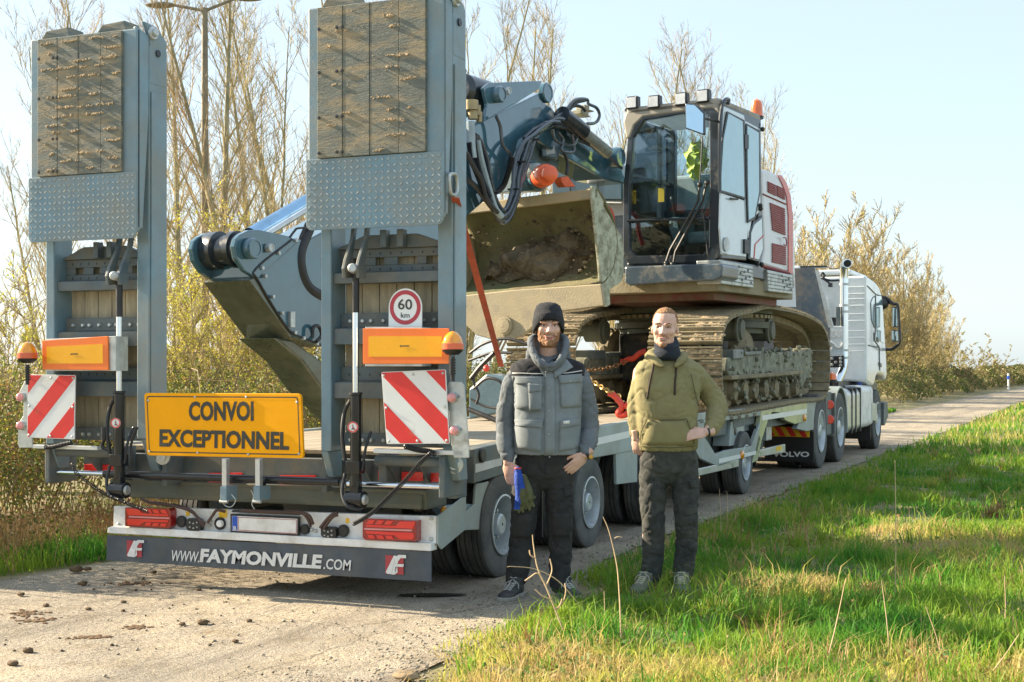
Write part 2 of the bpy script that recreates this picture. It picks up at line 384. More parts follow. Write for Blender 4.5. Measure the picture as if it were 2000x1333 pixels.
def ramp(x0, x1, cx, tagc):
    w = x1-x0
    mb = MB()                                                     # ladder rails
    mb.box((x0, -.33, .97), (x0+.075, -.14, 3.70)); mb.box((x1-.10, -.33, 1.02), (x1, -.13, 3.66))
    mb.prism([(x0, -.33, .97), (x0, -.14, .97), (x0, -.14, .80), (x0, -.25, .80)], (.05, 0, 0))
    mb.prism([(x1, -.33, 1.02), (x1, -.13, 1.02), (x1, -.10, .80), (x1, -.22, .80)], (-.07, 0, 0))
    r = mb.build('ramp', paint, T, bevel=.008)
    mb = MB()                                                     # outer ledges on the rails
    mb.box((x1+.001, -.315, 1.1), (x1+.012, -.15, 3.35)); mb.build('rail_cover', paint, r, bevel=.004)
    xa, xb = x0+.076, x1-.101
    def web(za, zb, y=-.2): 
        m2 = MB(); m2.box((xa, y-.012, za), (xb, y, zb)); return m2
    # channel with slots
    m2 = MB(); m2.box((xa, -.212, 2.195), (xb, -.2, 2.25)); m2.box((xa, -.212, 2.10), (xb, -.2, 2.145))
    sl = [(.12, .22), (.34, .42), (.55, .73), (.82, .93)]; W = xb-xa; last = xa
    for a, b in sl:
        m2.box((last, -.212, 2.145), (xa+a*W, -.2, 2.195)); last = xa+b*W
    m2.box((last, -.212, 2.145), (xb, -.2, 2.195))
    m2.prism([(xa, -.30, 2.03), (xa, -.30, 2.095), (xa, -.2, 2.11), (xa, -.18, 2.03)], (W, 0, 0))
    m2.build('crossmember', paint_d, r, bevel=.004)
    for (a, b, c) in ((1.75, 1.845, 1.645), (1.41, 1.503, 1.304)):
        m2 = web(a, b); m2.prism([(xa, -.30, c), (xa, -.30, a-.005), (xa, -.2, a+.012), (xa, -.18, c)], (W, 0, 0)); m2.build('crossmember', paint_d, r, bevel=.004)
    m2 = web(1.0, 1.085); m2.build('crossmember', paint_d, r, bevel=.004)
    m2 = MB(); m2.prism([(xa, -.24, 2.26), (xa+.25*W, -.24, 2.335), (xa+.75*W, -.24, 2.335), (xb, -.24, 2.27), (xb, -.24, 2.25), (xa, -.24, 2.25)], (0, .06, 0))
    for q in (.44, .6): m2.box((xa+q*W, -.30, 2.25), (xa+(q+.06)*W, -.24, 2.36))
    m2.build('top_bracket', paint_d, r, bevel=.006)
    n = 6
    for i in range(n):                                            # wooden boards
        m2 = MB(); dy = random.uniform(0, .004)
        m2.box((xa+i*W/n+.0025, -.15-dy, 1.02), (xa+(i+1)*W/n-.0025, -.115, 2.28)); m2.build('wooden_board', wood, r, bevel=.003)
    m2 = MB()
    for z_ in (1.795, 1.04):
        for q in (.1, .22, .3, .42, .55, .63, .8, .9): m2.lathe([(0, .016), (.008, .016), (.016, .010)], (xa+q*W, -.212, z_), (0, -1, 0), 8)
    m2.build('bolts', galv, r, smooth=True, kind='stuff')
    m2 = MB()
    for z_ in (2.12, 2.22, 1.455):
        for q in range(9): m2.box((xa+(.08+q*.1)*W, -.214, z_-.008), (xa+(.08+q*.1)*W+.008, -.2125, z_+.008))
    m2.build('punch_marks', black, r, kind='stuff')
    # folded flap
    m2 = MB(); m2.box((x0-.015, -.462, 2.40), (x1+.005, -.43, 3.745))
    m2.box((x0-.015, -.43, 2.42), (x0+.03, -.36, 3.70))
    m2.prism([(x1-.03, -.461, 3.76), (x1-.03, -.335, 3.72), (x1-.03, -.335, 3.2), (x1-.03, -.40, 2.42), (x1-.03, -.461, 2.42)], (.035, 0, 0))
    m2.prism([(x1-.03, -.38, 3.81), (x1-.03, -.25, 3.80), (x1-.03, -.135, 3.72), (x1-.03, -.135, 3.4), (x1-.03, -.325, 3.4), (x1-.03, -.325, 3.72)], (.032, 0, 0))
    fl = m2.build('ramp_flap', paint, r, bevel=.01)
    m2 = MB(); xa2, xb2 = x0+.065, x1-.105
    for i, (a, b) in enumerate(((0, .24), (.24, .49), (.49, .76), (.76, 1))):
        m2 = MB(); m2.box((xa2+(xb2-xa2)*a+.0015, -.485-random.uniform(0, .003), 2.80), (xa2+(xb2-xa2)*b-.0015, -.4625, 3.735)); m2.build('rubber_mat', matm, r, bevel=.003)
    # diamond plate
    c = .04; A0, A1, B0, B1 = x0-.022, x1+.006, 2.355, 2.797
    pts = [(A0, B1), (A1, B1+.0)]; 
    for cx_, cz_, a0 in ((A1-c, B0+c, 0), (A0+c, B0+c, -90)):
        for k in range(5):
            a = rad(a0-22.5*k); pts.append((cx_+c*math.cos(a), cz_+c*math.sin(a)))
    m2 = MB(); m2.prism([(p[0], -.475, p[1]) for p in pts], (0, .012, 0)); m2.build('chequer_plate', paint, r, bevel=.003)
    m2 = MB(); nx, nz = 22, 11
    for i in range(nx):
        for k in range(nz):
            x = A0+.025+(A1-A0-.05)*(i+.5*(k % 2)*0)/ (nx-1); z_ = B0+.025+(B1-B0-.05)*k/(nz-1)
            a = rad(45 if (i+k) % 2 else -45); l, h = .0200, .0052
            ca, sa = math.cos(a), math.sin(a)
            q = [(-l, 0), (0, -h), (l, 0), (0, h)]
            b = [Vector((x+u*ca-v*sa, -.4752, z_+u*sa+v*ca)) for u, v in q]
            t = [Vector((x+(u*ca-v*sa)*.6, -.4800, z_+(u*sa+v*ca)*.6)) for u, v in q]
            m2.add(b+t, [(4, 5, 6, 7), (0, 1, 5, 4), (1, 2, 6, 5), (2, 3, 7, 6), (3, 0, 4, 7)])
    m2.build('tread_lugs', galv, r, kind='stuff')
    for q in (.08, .62):                                          # wedges on top
        m2 = MB(); m2.prism([(x0+q*w, -.455, 3.746), (x0+(q+.03)*w, -.44, 3.80), (x0+(q+.21)*w, -.40, 3.825), (x0+(q+.25)*w, -.42, 3.746)], (0, .16, 0)); m2.build('hinge_wedge', matm, r, bevel=.008)
    m2 = MB(); m2.lathe([(0, .045), (.012, .045), (.02, .04)], (x1+.003, -.30, 3.745), (1, 0, 0), 20); m2.lathe([(.0, .026), (.035, .026), (.04, .02)], (x1+.003, -.30, 3.745), (1, 0, 0), 16)
    m2.build('hinge_pin', galv, r, smooth=True)
    m2 = MB(); m2.lathe([(0, .024), (.008, .024)], (x1+.003, -.24, 3.62), (1, 0, 0), 16); m2.build('lock_hole', black, r)
    # mat screws and clods
    m2 = MB()
    for z_ in (2.83, 3.05, 3.33, 3.6):
        for q in (.02, .19, .24): m2.lathe([(0, .011), (.004, .011), (.0045, .006)], (xa2+q*W, -.4885, z_), (0, -1, 0), 8)
    m2.build('mat_screws', black, r, kind='stuff')
    m2 = MB(); rg = random.Random(tagc)
    for row in range(15 if tagc == 2 else 11):
        zr = 2.83+row*(.062 if tagc == 2 else .082)+rg.uniform(-.012, .012)
        for run in range(rg.randint(3, 6) if tagc == 2 else rg.randint(1, 3)):
            x = rg.uniform(xa2+.02, xb2-.05) if tagc == 2 or rg.random() < .25 else xa2+(xb2-xa2)*min(.95, max(.1, rg.gauss(.66, .12)))
            L_ = rg.uniform(.02, .17 if tagc == 2 else .11); n_ = int(L_/.0042)+2; wob = rg.uniform(0, 9)
            for q in range(n_):
                xx = x+L_*q/n_; 
                if xx > xb2-.01 or noise.noise(Vector((xx*40, row*3, wob))) < -.22: continue
                s = rg.uniform(.0022, .0062)*(1.6 if rg.random() < .08 else 1)
                m2.ball((xx+rg.gauss(0, .002), -.487-s*.3, zr+.008*noise.noise(Vector((xx*14, row, wob)))+rg.gauss(0, .0035)), (s*rg.uniform(.8, 1.9), s*.8, s*rg.uniform(.6, 1.5)), 5, 3)
    for k in range(120):
        s = rg.uniform(.001, .0035); m2.ball((rg.uniform(xa2+.01, xb2-.01), -.487, rg.uniform(2.81, 3.72)), (s*1.5, s, s), 4, 3)
    m2.build('mud_crumbs', mud, r, kind='stuff')
    # hydraulic cylinder in front of ladder
    top = Vector((cx, -.40, 2.09)); bot = Vector((cx+.0, -.40, .66))
    mb = MB(); mb.tube([(cx, -.40, 1.33), (cx, -.40, .76)], .036, 16); mb.box((cx-.05, -.44, .84), (cx+.045, -.36, .92)); 
    mb.lathe([(-.06, .055), (.06, .055)], (cx, -.40, .68), (1, 0, 0), 20)
    mb.box((cx-.03, -.43, .66), (cx+.03, -.37, .80))
    cy = mb.build('hydraulic_cylinder', blackg, T, smooth=True, bevel=.004)
    mb = MB(); mb.tube([(cx, -.40, 1.31), (cx, -.40, 1.86)], .021, 14); mb.build('rod', chrome, cy, smooth=True)
    mb = MB(); mb.tube([(cx, -.40, 1.33), (cx, -.40, 1.345)], .042, 16); mb.build('gland_ring', black, cy, smooth=True); mb = MB(); mb.tube([(cx, -.40, 1.84), (cx, -.40, 2.08)], .0225, 14)
    mb.build('rod_eye', black, cy, smooth=True)
    mb = MB()
    for dx in (-.06, .035):
        pr = [(2.05, -.46), (2.11, -.475), (2.17, -.45), (2.30, -.37), (2.42, -.34), (2.42, -.30), (2.30, -.33), (2.16, -.38), (2.06, -.37)]
        mb.prism([(cx+dx, y, z_) for z_, y in pr], (.022, 0, 0))
    mb.build('clevis', paint_d, cy, bevel=.004)
    mb = MB(); mb.lathe([(-.08, .03), (.075, .03), (.085, .022)], (cx, -.42, 2.11), (.35, -.94, 0), 18); mb.build('clevis_pin', galv, cy, smooth=True)
    mb = MB(); mb.lathe([(0, .038), (.006, .038)], (cx+.04, -.40, .68), (.6, -.8, 0), 18); mb.lathe([(.06, .034), (.075, .028)], (cx, -.40, .68), (1, 0, 0), 16); mb.build('pivot_pin', galv, cy, smooth=True)
    mb = MB(); sg = -1
    mb.tube(bez([(cx-.07, -.41, .92), (cx-.085, -.42, 1.08), (cx-.08, -.40, 1.22), (cx-.03, -.41, 1.30)]), .013, 8)
    mb.tube(bez([(cx-.07, -.41, .84), (cx-.08, -.43, .72), (cx-.02, -.46, .64), (cx+.05, -.42, .62)]), .011, 8)
    mb.tube(bez([(cx+.05, -.41, .86), (cx+.07, -.40, 1.0), (cx+.08, -.35, 1.1)]), .009, 8)
    mb.build('hydraulic_hose', rubberh, cy, smooth=True)
    mb = MB(); mb.lathe([(0, .034), (.0015, .034)], (cx, -.4365, 1.13), (.3, -.95, 0), 24); st = mb.build('warning_sticker', printw, cy)
    mb = MB(); n = 28; v = []
    u, w_ = frame_of(Vector((.3, -.95, 0))); o = Vector((cx, -.4365, 1.13))+Vector((.3, -.95, 0)).normalized()*.0022
    for j in range(n):
        a = 2*PI*j/n; v += [o+(u*math.cos(a)+w_*math.sin(a))*.033, o+(u*math.cos(a)+w_*math.sin(a))*.026]
    mb.add(v, [(2*j, 2*((j+1) % n), 2*((j+1) % n)+1, 2*j+1) for j in range(n)])
    mb.tube([o+Vector((-.020, 0, .021)), o+Vector((.020, 0, -.021))], .0022, 4); mb.build('ring_print', chevr, cy)
    mb = MB(); mb.tube([o+Vector((0, 0, .004)), o+Vector((.002, 0, -.004)), o+Vector((-.008, 0, -.018))], .003, 5); mb.tube([o+Vector((0, 0, -.004)), o+Vector((.010, 0, -.016))], .003, 5); mb.ball(o+Vector((0, 0, .012)), .004, 8, 5); mb.build('walker_print', printb, cy)
    return r
rampR = ramp(.66, 1.58, .95, 1); rampL = ramp(-1.53, -.66, -.85, 2)
rampR['label'] = 'raised loading ramp with the speed plate'; rampL['label'] = 'raised loading ramp crusted with more mud'

# ---- rear frame
mb = MB(); mb.box((-1.2, -.06, .595), (1.27, .25, .72)); mb.prism([(-1.2, -.10, .60), (-1.2, -.10, .63), (-1.2, -.06, .70), (-1.2, -.06, .60)], (2.45, 0, 0)); mb.build('rear_beam', oldsteel, T, bevel=.01)
mb = MB(); mb.box((-1.27, -.02, .72), (1.27, .2, .90)); mb.box((-1.45, -.03, .78), (-1.0, -.022, .90)); mb.build('rear_crossmember', paint_d, T, bevel=.008)
mb = MB(); mb.tube([(-1.05, -.30, .775), (.78, -.30, .775)], .026, 14); mb.tube([(.25, -.335, .75), (.25, -.36, .75)], .01, 6); mb.build('slide_tube', blackg, T, smooth=True)
mb = MB(); mb.tube([(.80, -.28, .765), (1.48, -.28, .765)], .018, 12); mb.build('slide_rod', chrome, T, smooth=True); mb = MB(); mb.tube([(-1.06, -.28, .775), (-1.49, -.28, .775)], .018, 12); mb.build('slide_rod', chrome, T, smooth=True)
for s in (-1, 1):
    mb = MB(); mb.tube([(s*1.02, -.26, .915), (s*1.50, -.26, .915)], .032, 14); mb.tube([(s*.72, -.28, .765), (s*.82, -.28, .765)], .028, 12); mb.build('slide_collar', paint_d, T, smooth=True)
    for q0, q1 in (((s*1.49, -.34, .70), (s*1.53, -.05, .96)), ((s*.60, -.22, .70), (s*.64, -.02, .99)), ((s*1.0, -.2, .75), (s*1.06, -.02, .96))):
        mb = MB(); mb.box(q0, q1); mb.build('hinge_plate', paint_d, T, bevel=.008)
    mb = MB(); mb.lathe([(0, .055), (.015, .055), (.02, .03), (.03, .03)], (s*1.55 if s > 0 else -.62, -.23, .90), (.2, -1, 0), 20); mb.build('hinge_boss', galv, T, smooth=True)
mb = MB(); mb.box((1.45, -.14, .68), (1.52, .02, 1.0)); mb.build('outer_bracket', paint_d, T, bevel=.01)
for (a, b) in (((164, 907), (193, 924)), ((200, 908), (226, 924)), ((406, 924), (473, 943)), ((546, 929), (617, 947)), ((738, 920), (776, 939)), ((784, 922), (826, 940)), ((835, 924), (871, 942))):
    slab('reflector_strip', rpx(*a, *b), refr, T, .006, Y=-.04, bevel=.002)
# small gussets between the deck end parts
for x in (.86, 1.06, 1.28, -1.3): mb = MB(); mb.prism([(x, -.03, .90), (x, -.20, .90), (x, -.03, .74)], (.012, 0, 0)); mb.build('gusset', paint_d, T)
# white light panel + flap
slab('light_panel', [z3(600, 402), z6(735, 458), z6(735, 602), z3(598, 512)], white, T, .05, Y=-.12, bevel=.004)
slab('panel_lip', [z3(600, 508), z6(708, 600), z6(708, 642), z3(565, 546), z3(568, 516)], white, T, .09, Y=-.17, bevel=.006)
mb = MB(); a, b = P(*z6(735, 458), Y=-.12), P(*z6(735, 602), Y=-.12)
mb.prism([a+Vector((.003, .0, 0)), a+Vector((.003, .42, .10)), a+Vector((.003, .42, -.12)), b+Vector((.003, .05, -.04)), b+Vector((.003, 0, 0))], (.012, 0, 0)); mb.build('panel_cheek', side_paint, T)
fa = [P(*z3(565, 556), Y=-.15), P(*z6(708, 640), Y=-.15), P(*z6(706, 803), Y=-.15), P(*z3(562, 690), Y=-.15)]
mb = MB(); N_ = 24; rg = random.Random(3)
for i in range(N_):
    pass
top0, top1, b1, b0 = fa
rows = []
for k in range(2):
    rows.append([])
vv = []; ff = []
for i in range(N_+1):
    t = i/N_; w_ = .006*math.sin(i*1.7)+.004*math.sin(i*.6)
    a_ = top0.lerp(top1, t); b_ = b0.lerp(b1, t)
    vv += [a_, a_+Vector((0, .012, 0)), b_+Vector((0, w_, 0)), b_+Vector((0, w_+.012, 0))]
for i in range(N_):
    q = 4*i; ff += [(q, q+4, q+6, q+2), (q+1, q+3, q+7, q+5), (q+2, q+6, q+7, q+3), (q, q+1, q+5, q+4)]
ff += [(0, 2, 3, 1), (4*N_, 4*N_+1, 4*N_+3, 4*N_+2)]
mb.add(vv, ff); flap = mb.build('mud_flap', flapm, T, smooth=True)
FY = -.158
def flap_text(s, x0, y0, x1, y1, h0, h1, bold, shear, nm):
    bl = P(x0, y0, Y=FY); br = P(x1, y1, Y=FY); tl = P(x0, y0-h0, Y=FY); tl.x = bl.x
    text(s, nm, flap, printw, bl, br, tl, .0015, bold, shear)
flap_text('WWW.', 336, 1096, 389, 1099.5, 21, 21, .01, .25, 'lettering')
flap_text('FAYMONVILLE', 390, 1098.5, 630, 1112, 27, 27, .045, .12, 'lettering')
flap_text('.COM', 632, 1112, 686, 1115.5, 21, 21, .015, .12, 'lettering')
for (cx0, cy0, cx1, cy1, k) in ((247, 1055, 281, 1090, 0), (752, 1084, 793, 1124, 1)):
    def Q(s, t, y=FY):
        bl = P(cx0, cy1-2, Y=y); br = P(cx1, cy1, Y=y); tl = P(cx0, cy0-1, Y=y)
        return bl + (br-bl)*s + Vector((0, 0, (tl-bl).z))*t
    mb = MB(); mb.prism([Q(.02, .02), Q(.88, .02), Q(.88, .92), Q(.02, .96)], (0, .003, 0)); lg = mb.build('logo_square', printr, flap)
    mb = MB(); mb.prism([Q(.03, .1, FY-.002), Q(.42, .95, FY-.002), Q(.52, .95, FY-.002), Q(.3, .02, FY-.002), Q(.12, .02, FY-.002)], (0, .001, 0)) ; mb.build('logo_wedge', printw, flap)
    mb = MB()
    for pl_ in ([(.30, .0), (.46, .0), (.62, .66), (.46, .66)], [(.46, .66), (.62, .66), (.74, .84), (1.0, .84), (1.0, 1.0), (.66, 1.0), (.5, .9)], [(.56, .40), (.86, .40), (.9, .54), (.6, .54)], [(.46, .0), (.6, .12), (.58, .4), (.5, .4)]):
        mb.prism([Q(s, t, FY-.0035) for s, t in pl_], (0, .001, 0))
    mb.build('logo_letter', printw, flap)
# tail lights
for (x0, y0, x1, y1, flip) in ((244, 992, 333, 1031, 0), (708, 1014, 813, 1057, 1)):
    sl_ = (y1-y0); dy = 3.5
    def q(s, t, yy): 
        return P(x0+(x1-x0)*s, y0+(y1-y0)*t + (s-.5)*dy, Y=yy)
    def qq(pts, yy, d, nm, m, par): 
        mb = MB(); mb.prism([q(s if not flip else 1-s, t, yy) for s, t in pts], (0, d, 0)); return mb.build(nm, m, par, bevel=.002)
    tl_ = qq([(0, .04), (.95, 0), (1, .12), (1, .88), (.95, 1), (0, .98)], -.19, .07, 'tail_light', lensd, T)
    qq([(.02, .08), (.30, .1), (.38, .3), (.94, .3), (.94, .40), (.06, .42)], -.196, .007, 'lens_bar', lensr, tl_)
    qq([(.04, .72), (.06, .6), (.94, .58), (.94, .7), (.42, .74), (.3, .92), (.06, .9)], -.196, .007, 'lens_bar', lensr, tl_)
    for k in range(3):
        s = .42+.17*k
        qq([(s, .08), (s+.12, .08), (s+.18, .27), (s+.06, .27)], -.197, .008, 'lens_chevron', lensr, tl_)
        qq([(s+.04, .76), (s+.16, .76), (s+.12, .92), (s, .92)], -.197, .008, 'lens_chevron', lensr, tl_)
    qq([(.08, .455), (.97, .455), (.97, .535), (.08, .535)], -.195, .006, 'lens_strip', pink, tl_)
# number plate
npb = slab('number_plate', [(449.5, 1004), (584, 1010), (583, 1047), (449.5, 1040)], black, T, .02, Y=-.165, bevel=.003)
slab('plate_face', [(453, 1008), (580.5, 1014), (580, 1044), (453, 1037)], white, npb, .004, Y=-.171, bevel=.001)
slab('euro_band', [(453.5, 1008.5), (463.5, 1009), (463.5, 1036.8), (453.5, 1036.3)], mat('euro_blue', (.02, .10, .55), .4), npb, .002, Y=-.1725)
text('B', 'country_letter', npb, printw, P(456, 1035.5, Y=-.173), P(461.5, 1036, Y=-.173), P(456, 1028, Y=-.173), .001, .02)
for k in range(7): pass
mb = MB(); a, b, c, d = [P(x, y, Y=-.173) for x, y in ((465, 1011), (579, 1016), (578.6, 1043), (465, 1036))]
for p0, p1 in ((a, b), (b, c), (c, d), (d, a)): mb.tube([p0, p1], .0018, 4)
mb.build('red_border', printr, npb)
mb = MB()                                                         # hoses along the panel
for pts in ([(275, 975), (300, 984), (345, 988), (372, 997), (385, 1010), (400, 1023)], [(300, 982), (350, 991), (378, 1003), (398, 1028)], [(440, 1000), (424, 997), (415, 1008), (405, 1022)], [(470, 997), (520, 1000), (560, 1001), (590, 1003), (603, 1018), (606, 1030)], [(560, 999), (600, 1005), (612, 1025)], [(660, 1002), (648, 1006), (636, 1018), (625, 1032)], [(660, 1006), (650, 1010), (640, 1022), (632, 1034)]):
    mb.tube(bez([P(x, y, Y=-.18-.01*(i % 2)) for i, (x, y) in enumerate(pts)]), .0105, 8)
mb.build('brake_line', mat('hose_brown', (.07, .035, .025), .4), T, smooth=True)
mb = MB()
for (x, y, r) in ((412, 1018, .012), (409, 1027, .012), (412, 1027, .010), (606, 1025, .012), (610, 1035, .012), (617, 1037, .012), (232, 1025, .012), (843, 1013, .012), (843, 1053, .012)):
    mb.lathe([(0, r), (.012, r), (.016, r*.6)], P(x, y, Y=-.121), (0, -1, 0), 10)
mb.build('fitting', galv, T, smooth=True)
for (x, y, r, m) in ((431, 1023, .042, black), (431, 1023, .024, white), (597, 1034, .034, black), (672, 1037, .04, black), (356, 1019, .04, black)):
    disc('socket', (x, y), r, m, T, Y=-.125 - (.022 if m is white else 0), h=.022)
for (x0, y0, x1, y1) in ((363, 1013, 392, 1039), (626, 1029, 656, 1052)):
    o = slab('socket_cap', [(x0+4, y0), (x1-4, y0+1), (x1, y0+6), (x1, y1-4), (x1-5, y1), (x0+5, y1-1), (x0, y1-6), (x0, y0+5)], black, T, .04, Y=-.17, bevel=.004)
    mb = MB()
    for i in range(3):
        for j in range(2): mb.lathe([(0, .007), (.006, .005)], P(x0+8+7*i, y0+8+9*j+(i % 2)*2, Y=-.1705), (0, -1, 0), 8)
    mb.build('cap_stud', galv, o)
slab('warning_label', [(427, 995), (443, 996), (443, 1012), (427, 1011)], yel, T, .002, Y=-.123)
slab('warning_label', rpx(363, 1000, 370, 1008), yel, T, .002, Y=-.123); slab('warning_label', rpx(675, 1013, 682, 1022), yel, T, .002, Y=-.123)
slab('plate_lamp', [(452, 997), (582, 1003), (582, 1007), (452, 1001)], black, T, .04, Y=-.19, bevel=.004)
mb = MB()
for x, y in ((334, 1037), (700, 1053), (386, 1037)): mb.box(P(x, y, Y=-.125), P(x+14, y+5, Y=-.13))
mb.build('latch', black, T)
# CONVOI sign
SYp = -.42
sc = [(281, 768), (587.5, 769.5), (592.5, 896), (286.5, 890)]
def rquad(pts, ins, r=.03, n=4):
    """rounded quad in world, inset"""
    c = sum(pts, Vector())/4; out = []
    for i in range(4):
        p = pts[i]; a = (pts[i-1]-p).normalized(); b = (pts[(i+1) % 4]-p).normalized()
        p = p + a*ins + b*ins
        for k in range(n+1):
            t = k/n; q0 = p+a*r; q1 = p+b*r
            out.append(q0.lerp(p, t).lerp(p.lerp(q1, t), t))
    return out
sw = [P(x, y, Y=SYp) for x, y in sc]
mb = MB(); mb.prism(rquad(sw, 0, .025), (0, .022, 0)); sg = mb.build('convoy_sign', signy, T, bevel=.004, label='yellow sign with black lettering')
mb = MB(); a = rquad([p-Vector((0, .0015, 0)) for p in sw], .020, .02); b = rquad([p-Vector((0, .0015, 0)) for p in sw], .027, .018); n = len(a)
mb.add(a+b, [(i, (i+1) % n, n+(i+1) % n, n+i) for i in range(n)]); mb.build('sign_border', printb, sg)
sy = SYp-.0005
text('CONVOI', 'lettering', sg, printb, P(369, 822.5, Y=sy), P(495.5, 823, Y=sy), P(369, 784.5, Y=sy), .002, .036)
text('EXCEPTIONNEL', 'lettering', sg, printb, P(311.5, 873, Y=sy), P(564.5, 880, Y=sy), P(312, 838.5, Y=sy), .002, .038)
mb = MB()
for x, y in ((381, 776), (481, 776), (386, 885), (485, 888), (290, 783), (580, 786), (292, 882), (584, 887)): mb.lathe([(0, .008), (.004, .008), (.006, .004)], P(x, y, Y=sy), (0, -1, 0), 8)
mb.build('rivet', galv, sg, smooth=True)
for x in (440, 505):
    a = P(x, 896, Y=-.385); b = P(x, 950, Y=-.385); c = P(x, 978, Y=-.385)
    mb = MB(); mb.box((a.x-.018, -.40, a.z), (a.x+.018, -.36, b.z)); pst = mb.build('sign_post', alu, T, bevel=.004)
    mb = MB(); mb.box((a.x-.024, -.41, b.z), (a.x+.024, -.28, c.z)); mb.build('post_socket', paint, pst, bevel=.004)
    mb = MB(); mb.lathe([(-.03, .012), (.03, .012)], (a.x, -.40, c.z-.005), (1, 0, 0), 8); mb.build('socket_bolt', galv, pst)
mb = MB(); mb.tube(bez([P(x, y, Y=-.40) for x, y in ((432, 975), (440, 988), (452, 990), (460, 978), (452, 966))]), .003, 5)
mb.tube(bez([P(x, y, Y=-.40) for x, y in ((490, 958), (495, 970), (492, 985), (497, 995))]), .003, 5); mb.build('safety_wire', galv, T)
# chevron boards
def chevron(c, flip, par):
    w = [P(x, y, Y=-.44) for x, y in c]     # tl tr br bl
    mb = MB(); mb.prism(rquad(w, 0, .01), (0, .01, 0)); bd = mb.build('chevron_board', chevw, T, bevel=.002)
    def q(s, t, e=.0012): return (w[3].lerp(w[2], s)).lerp(w[0].lerp(w[1], s), t) - Vector((0, e, 0))
    a = .01
    for k in (-.75, -.02, .71, 1.44):
        # stripes: lines t = +-(s) + const
        poly = [(-1, -1+k), (2, 2+k), (2, 2+k+.36), (-1, -1+k+.36)]
        if flip: poly = [(1-s, t) for s, t in poly]
        poly = [(s, t-.02) for s, t in poly]
        pc = clip(poly, a, 1-a, a, 1-a)
        if len(pc) > 2:
            mb = MB(); mb.prism([q(s, t) for s, t in pc], (0, .0008, 0)); mb.build('red_stripe', chevr, bd)
    mb = MB()
    for s, t in ((.04, .95), (.5, .95), (.96, .95), (.04, .5), (.96, .5), (.04, .04), (.5, .04), (.96, .04)): mb.lathe([(0, .009), (.004, .009), (.006, .004)], q(s, t), (0, -1, 0), 8)
    mb.build('rivet', galv, bd)
chevron([(744.6, 727), (870, 722), (878, 867), (755, 868)], True, T)
chevron([(54, 732), (147, 733), (145, 859), (53, 855)], False, T)
# orange-amber rear marking plates
for (c, bk) in (([(708.6, 642), (876, 642), (876, 711), (708.6, 711)], [(713, 639), (824, 639), (824, 716), (713, 716)]), ([(82, 666), (210, 657), (211, 723.6), (83, 722)], [(88, 663), (226, 657), (226, 725), (88, 725)])):
    bk_ = slab('marking_plate', c, orang, T, .012, Y=-.50, bevel=.002)
    w = [P(x, y, Y=-.5016) for x, y in c]
    def q(s, t): return (w[3].lerp(w[2], s)).lerp(w[0].lerp(w[1], s), t)
    mb = MB(); mb.prism([q(.068, .2), q(.925, .2), q(.925, .78), q(.068, .78)], (0, .001, 0)); mb.build('amber_field', ambf, bk_)
    text('Riviera', 'maker_print', bk_, printb, q(.46, .475)-Vector((0, .001, 0)), q(.545, .475)-Vector((0, .001, 0)), q(.46, .515)-Vector((0, .001, 0)), .0006, .02) if False else None
    mb = MB(); o_ = q(.45, .5)-Vector((0, .0015, 0)); mb.lathe([(0, .006), (.0008, .006)], o_, (0, -1, 0), 10); mb.box(q(.465, .485)-Vector((0, .002, 0)), q(.55, .52)-Vector((0, .001, 0))); mb.build('maker_print', printb, bk_)
    slab('backing_plate', bk, galv, bk_, .13, Y=-.485, bevel=.002)
# speed plate
SY60 = -.34-.02
a = [P(x, y, Y=SY60) for x, y in ((759, 638.5), (824, 638.5))]; cc = P(791.5, 601, Y=SY60); r = (a[1]-a[0]).length/2
pts = [a[0], a[1]] + [cc+Vector((r*math.cos(t), 0, r*1.02*math.sin(t))) for t in [PI*k/16 for k in range(17)]]
mb = MB(); mb.prism(pts, (0, .006, 0)); sp = mb.build('speed_plate', chevw, T)
mb = MB(); n = 40; v = []
for j in range(n):
    t = 2*PI*j/n; v += [cc+Vector((r*.93*math.cos(t), -.0012, r*.93*math.sin(t))), cc+Vector((r*.70*math.cos(t), -.0012, r*.70*math.sin(t)))]
mb.add(v, [(2*j, 2*((j+1) % n), 2*((j+1) % n)+1, 2*j+1) for j in range(n)]); mb.build('speed_ring', mat('ring_red', (.45, .04, .06), .4), sp)
text('60', 'lettering', sp, printb, P(777.5, 605, Y=SY60-.001), P(805, 605.5, Y=SY60-.001), P(777.5, 584.5, Y=SY60-.001), .001, .01)
text('km', 'lettering', sp, printb, P(783, 621, Y=SY60-.001), P(800, 621, Y=SY60-.001), P(783, 611, Y=SY60-.001), .001, .005)
mb = MB(); mb.tube([P(770, 650, Y=-.34), P(770, 615, Y=-.34)], .01, 6); mb.build('speed_plate_bracket', galv, sp)
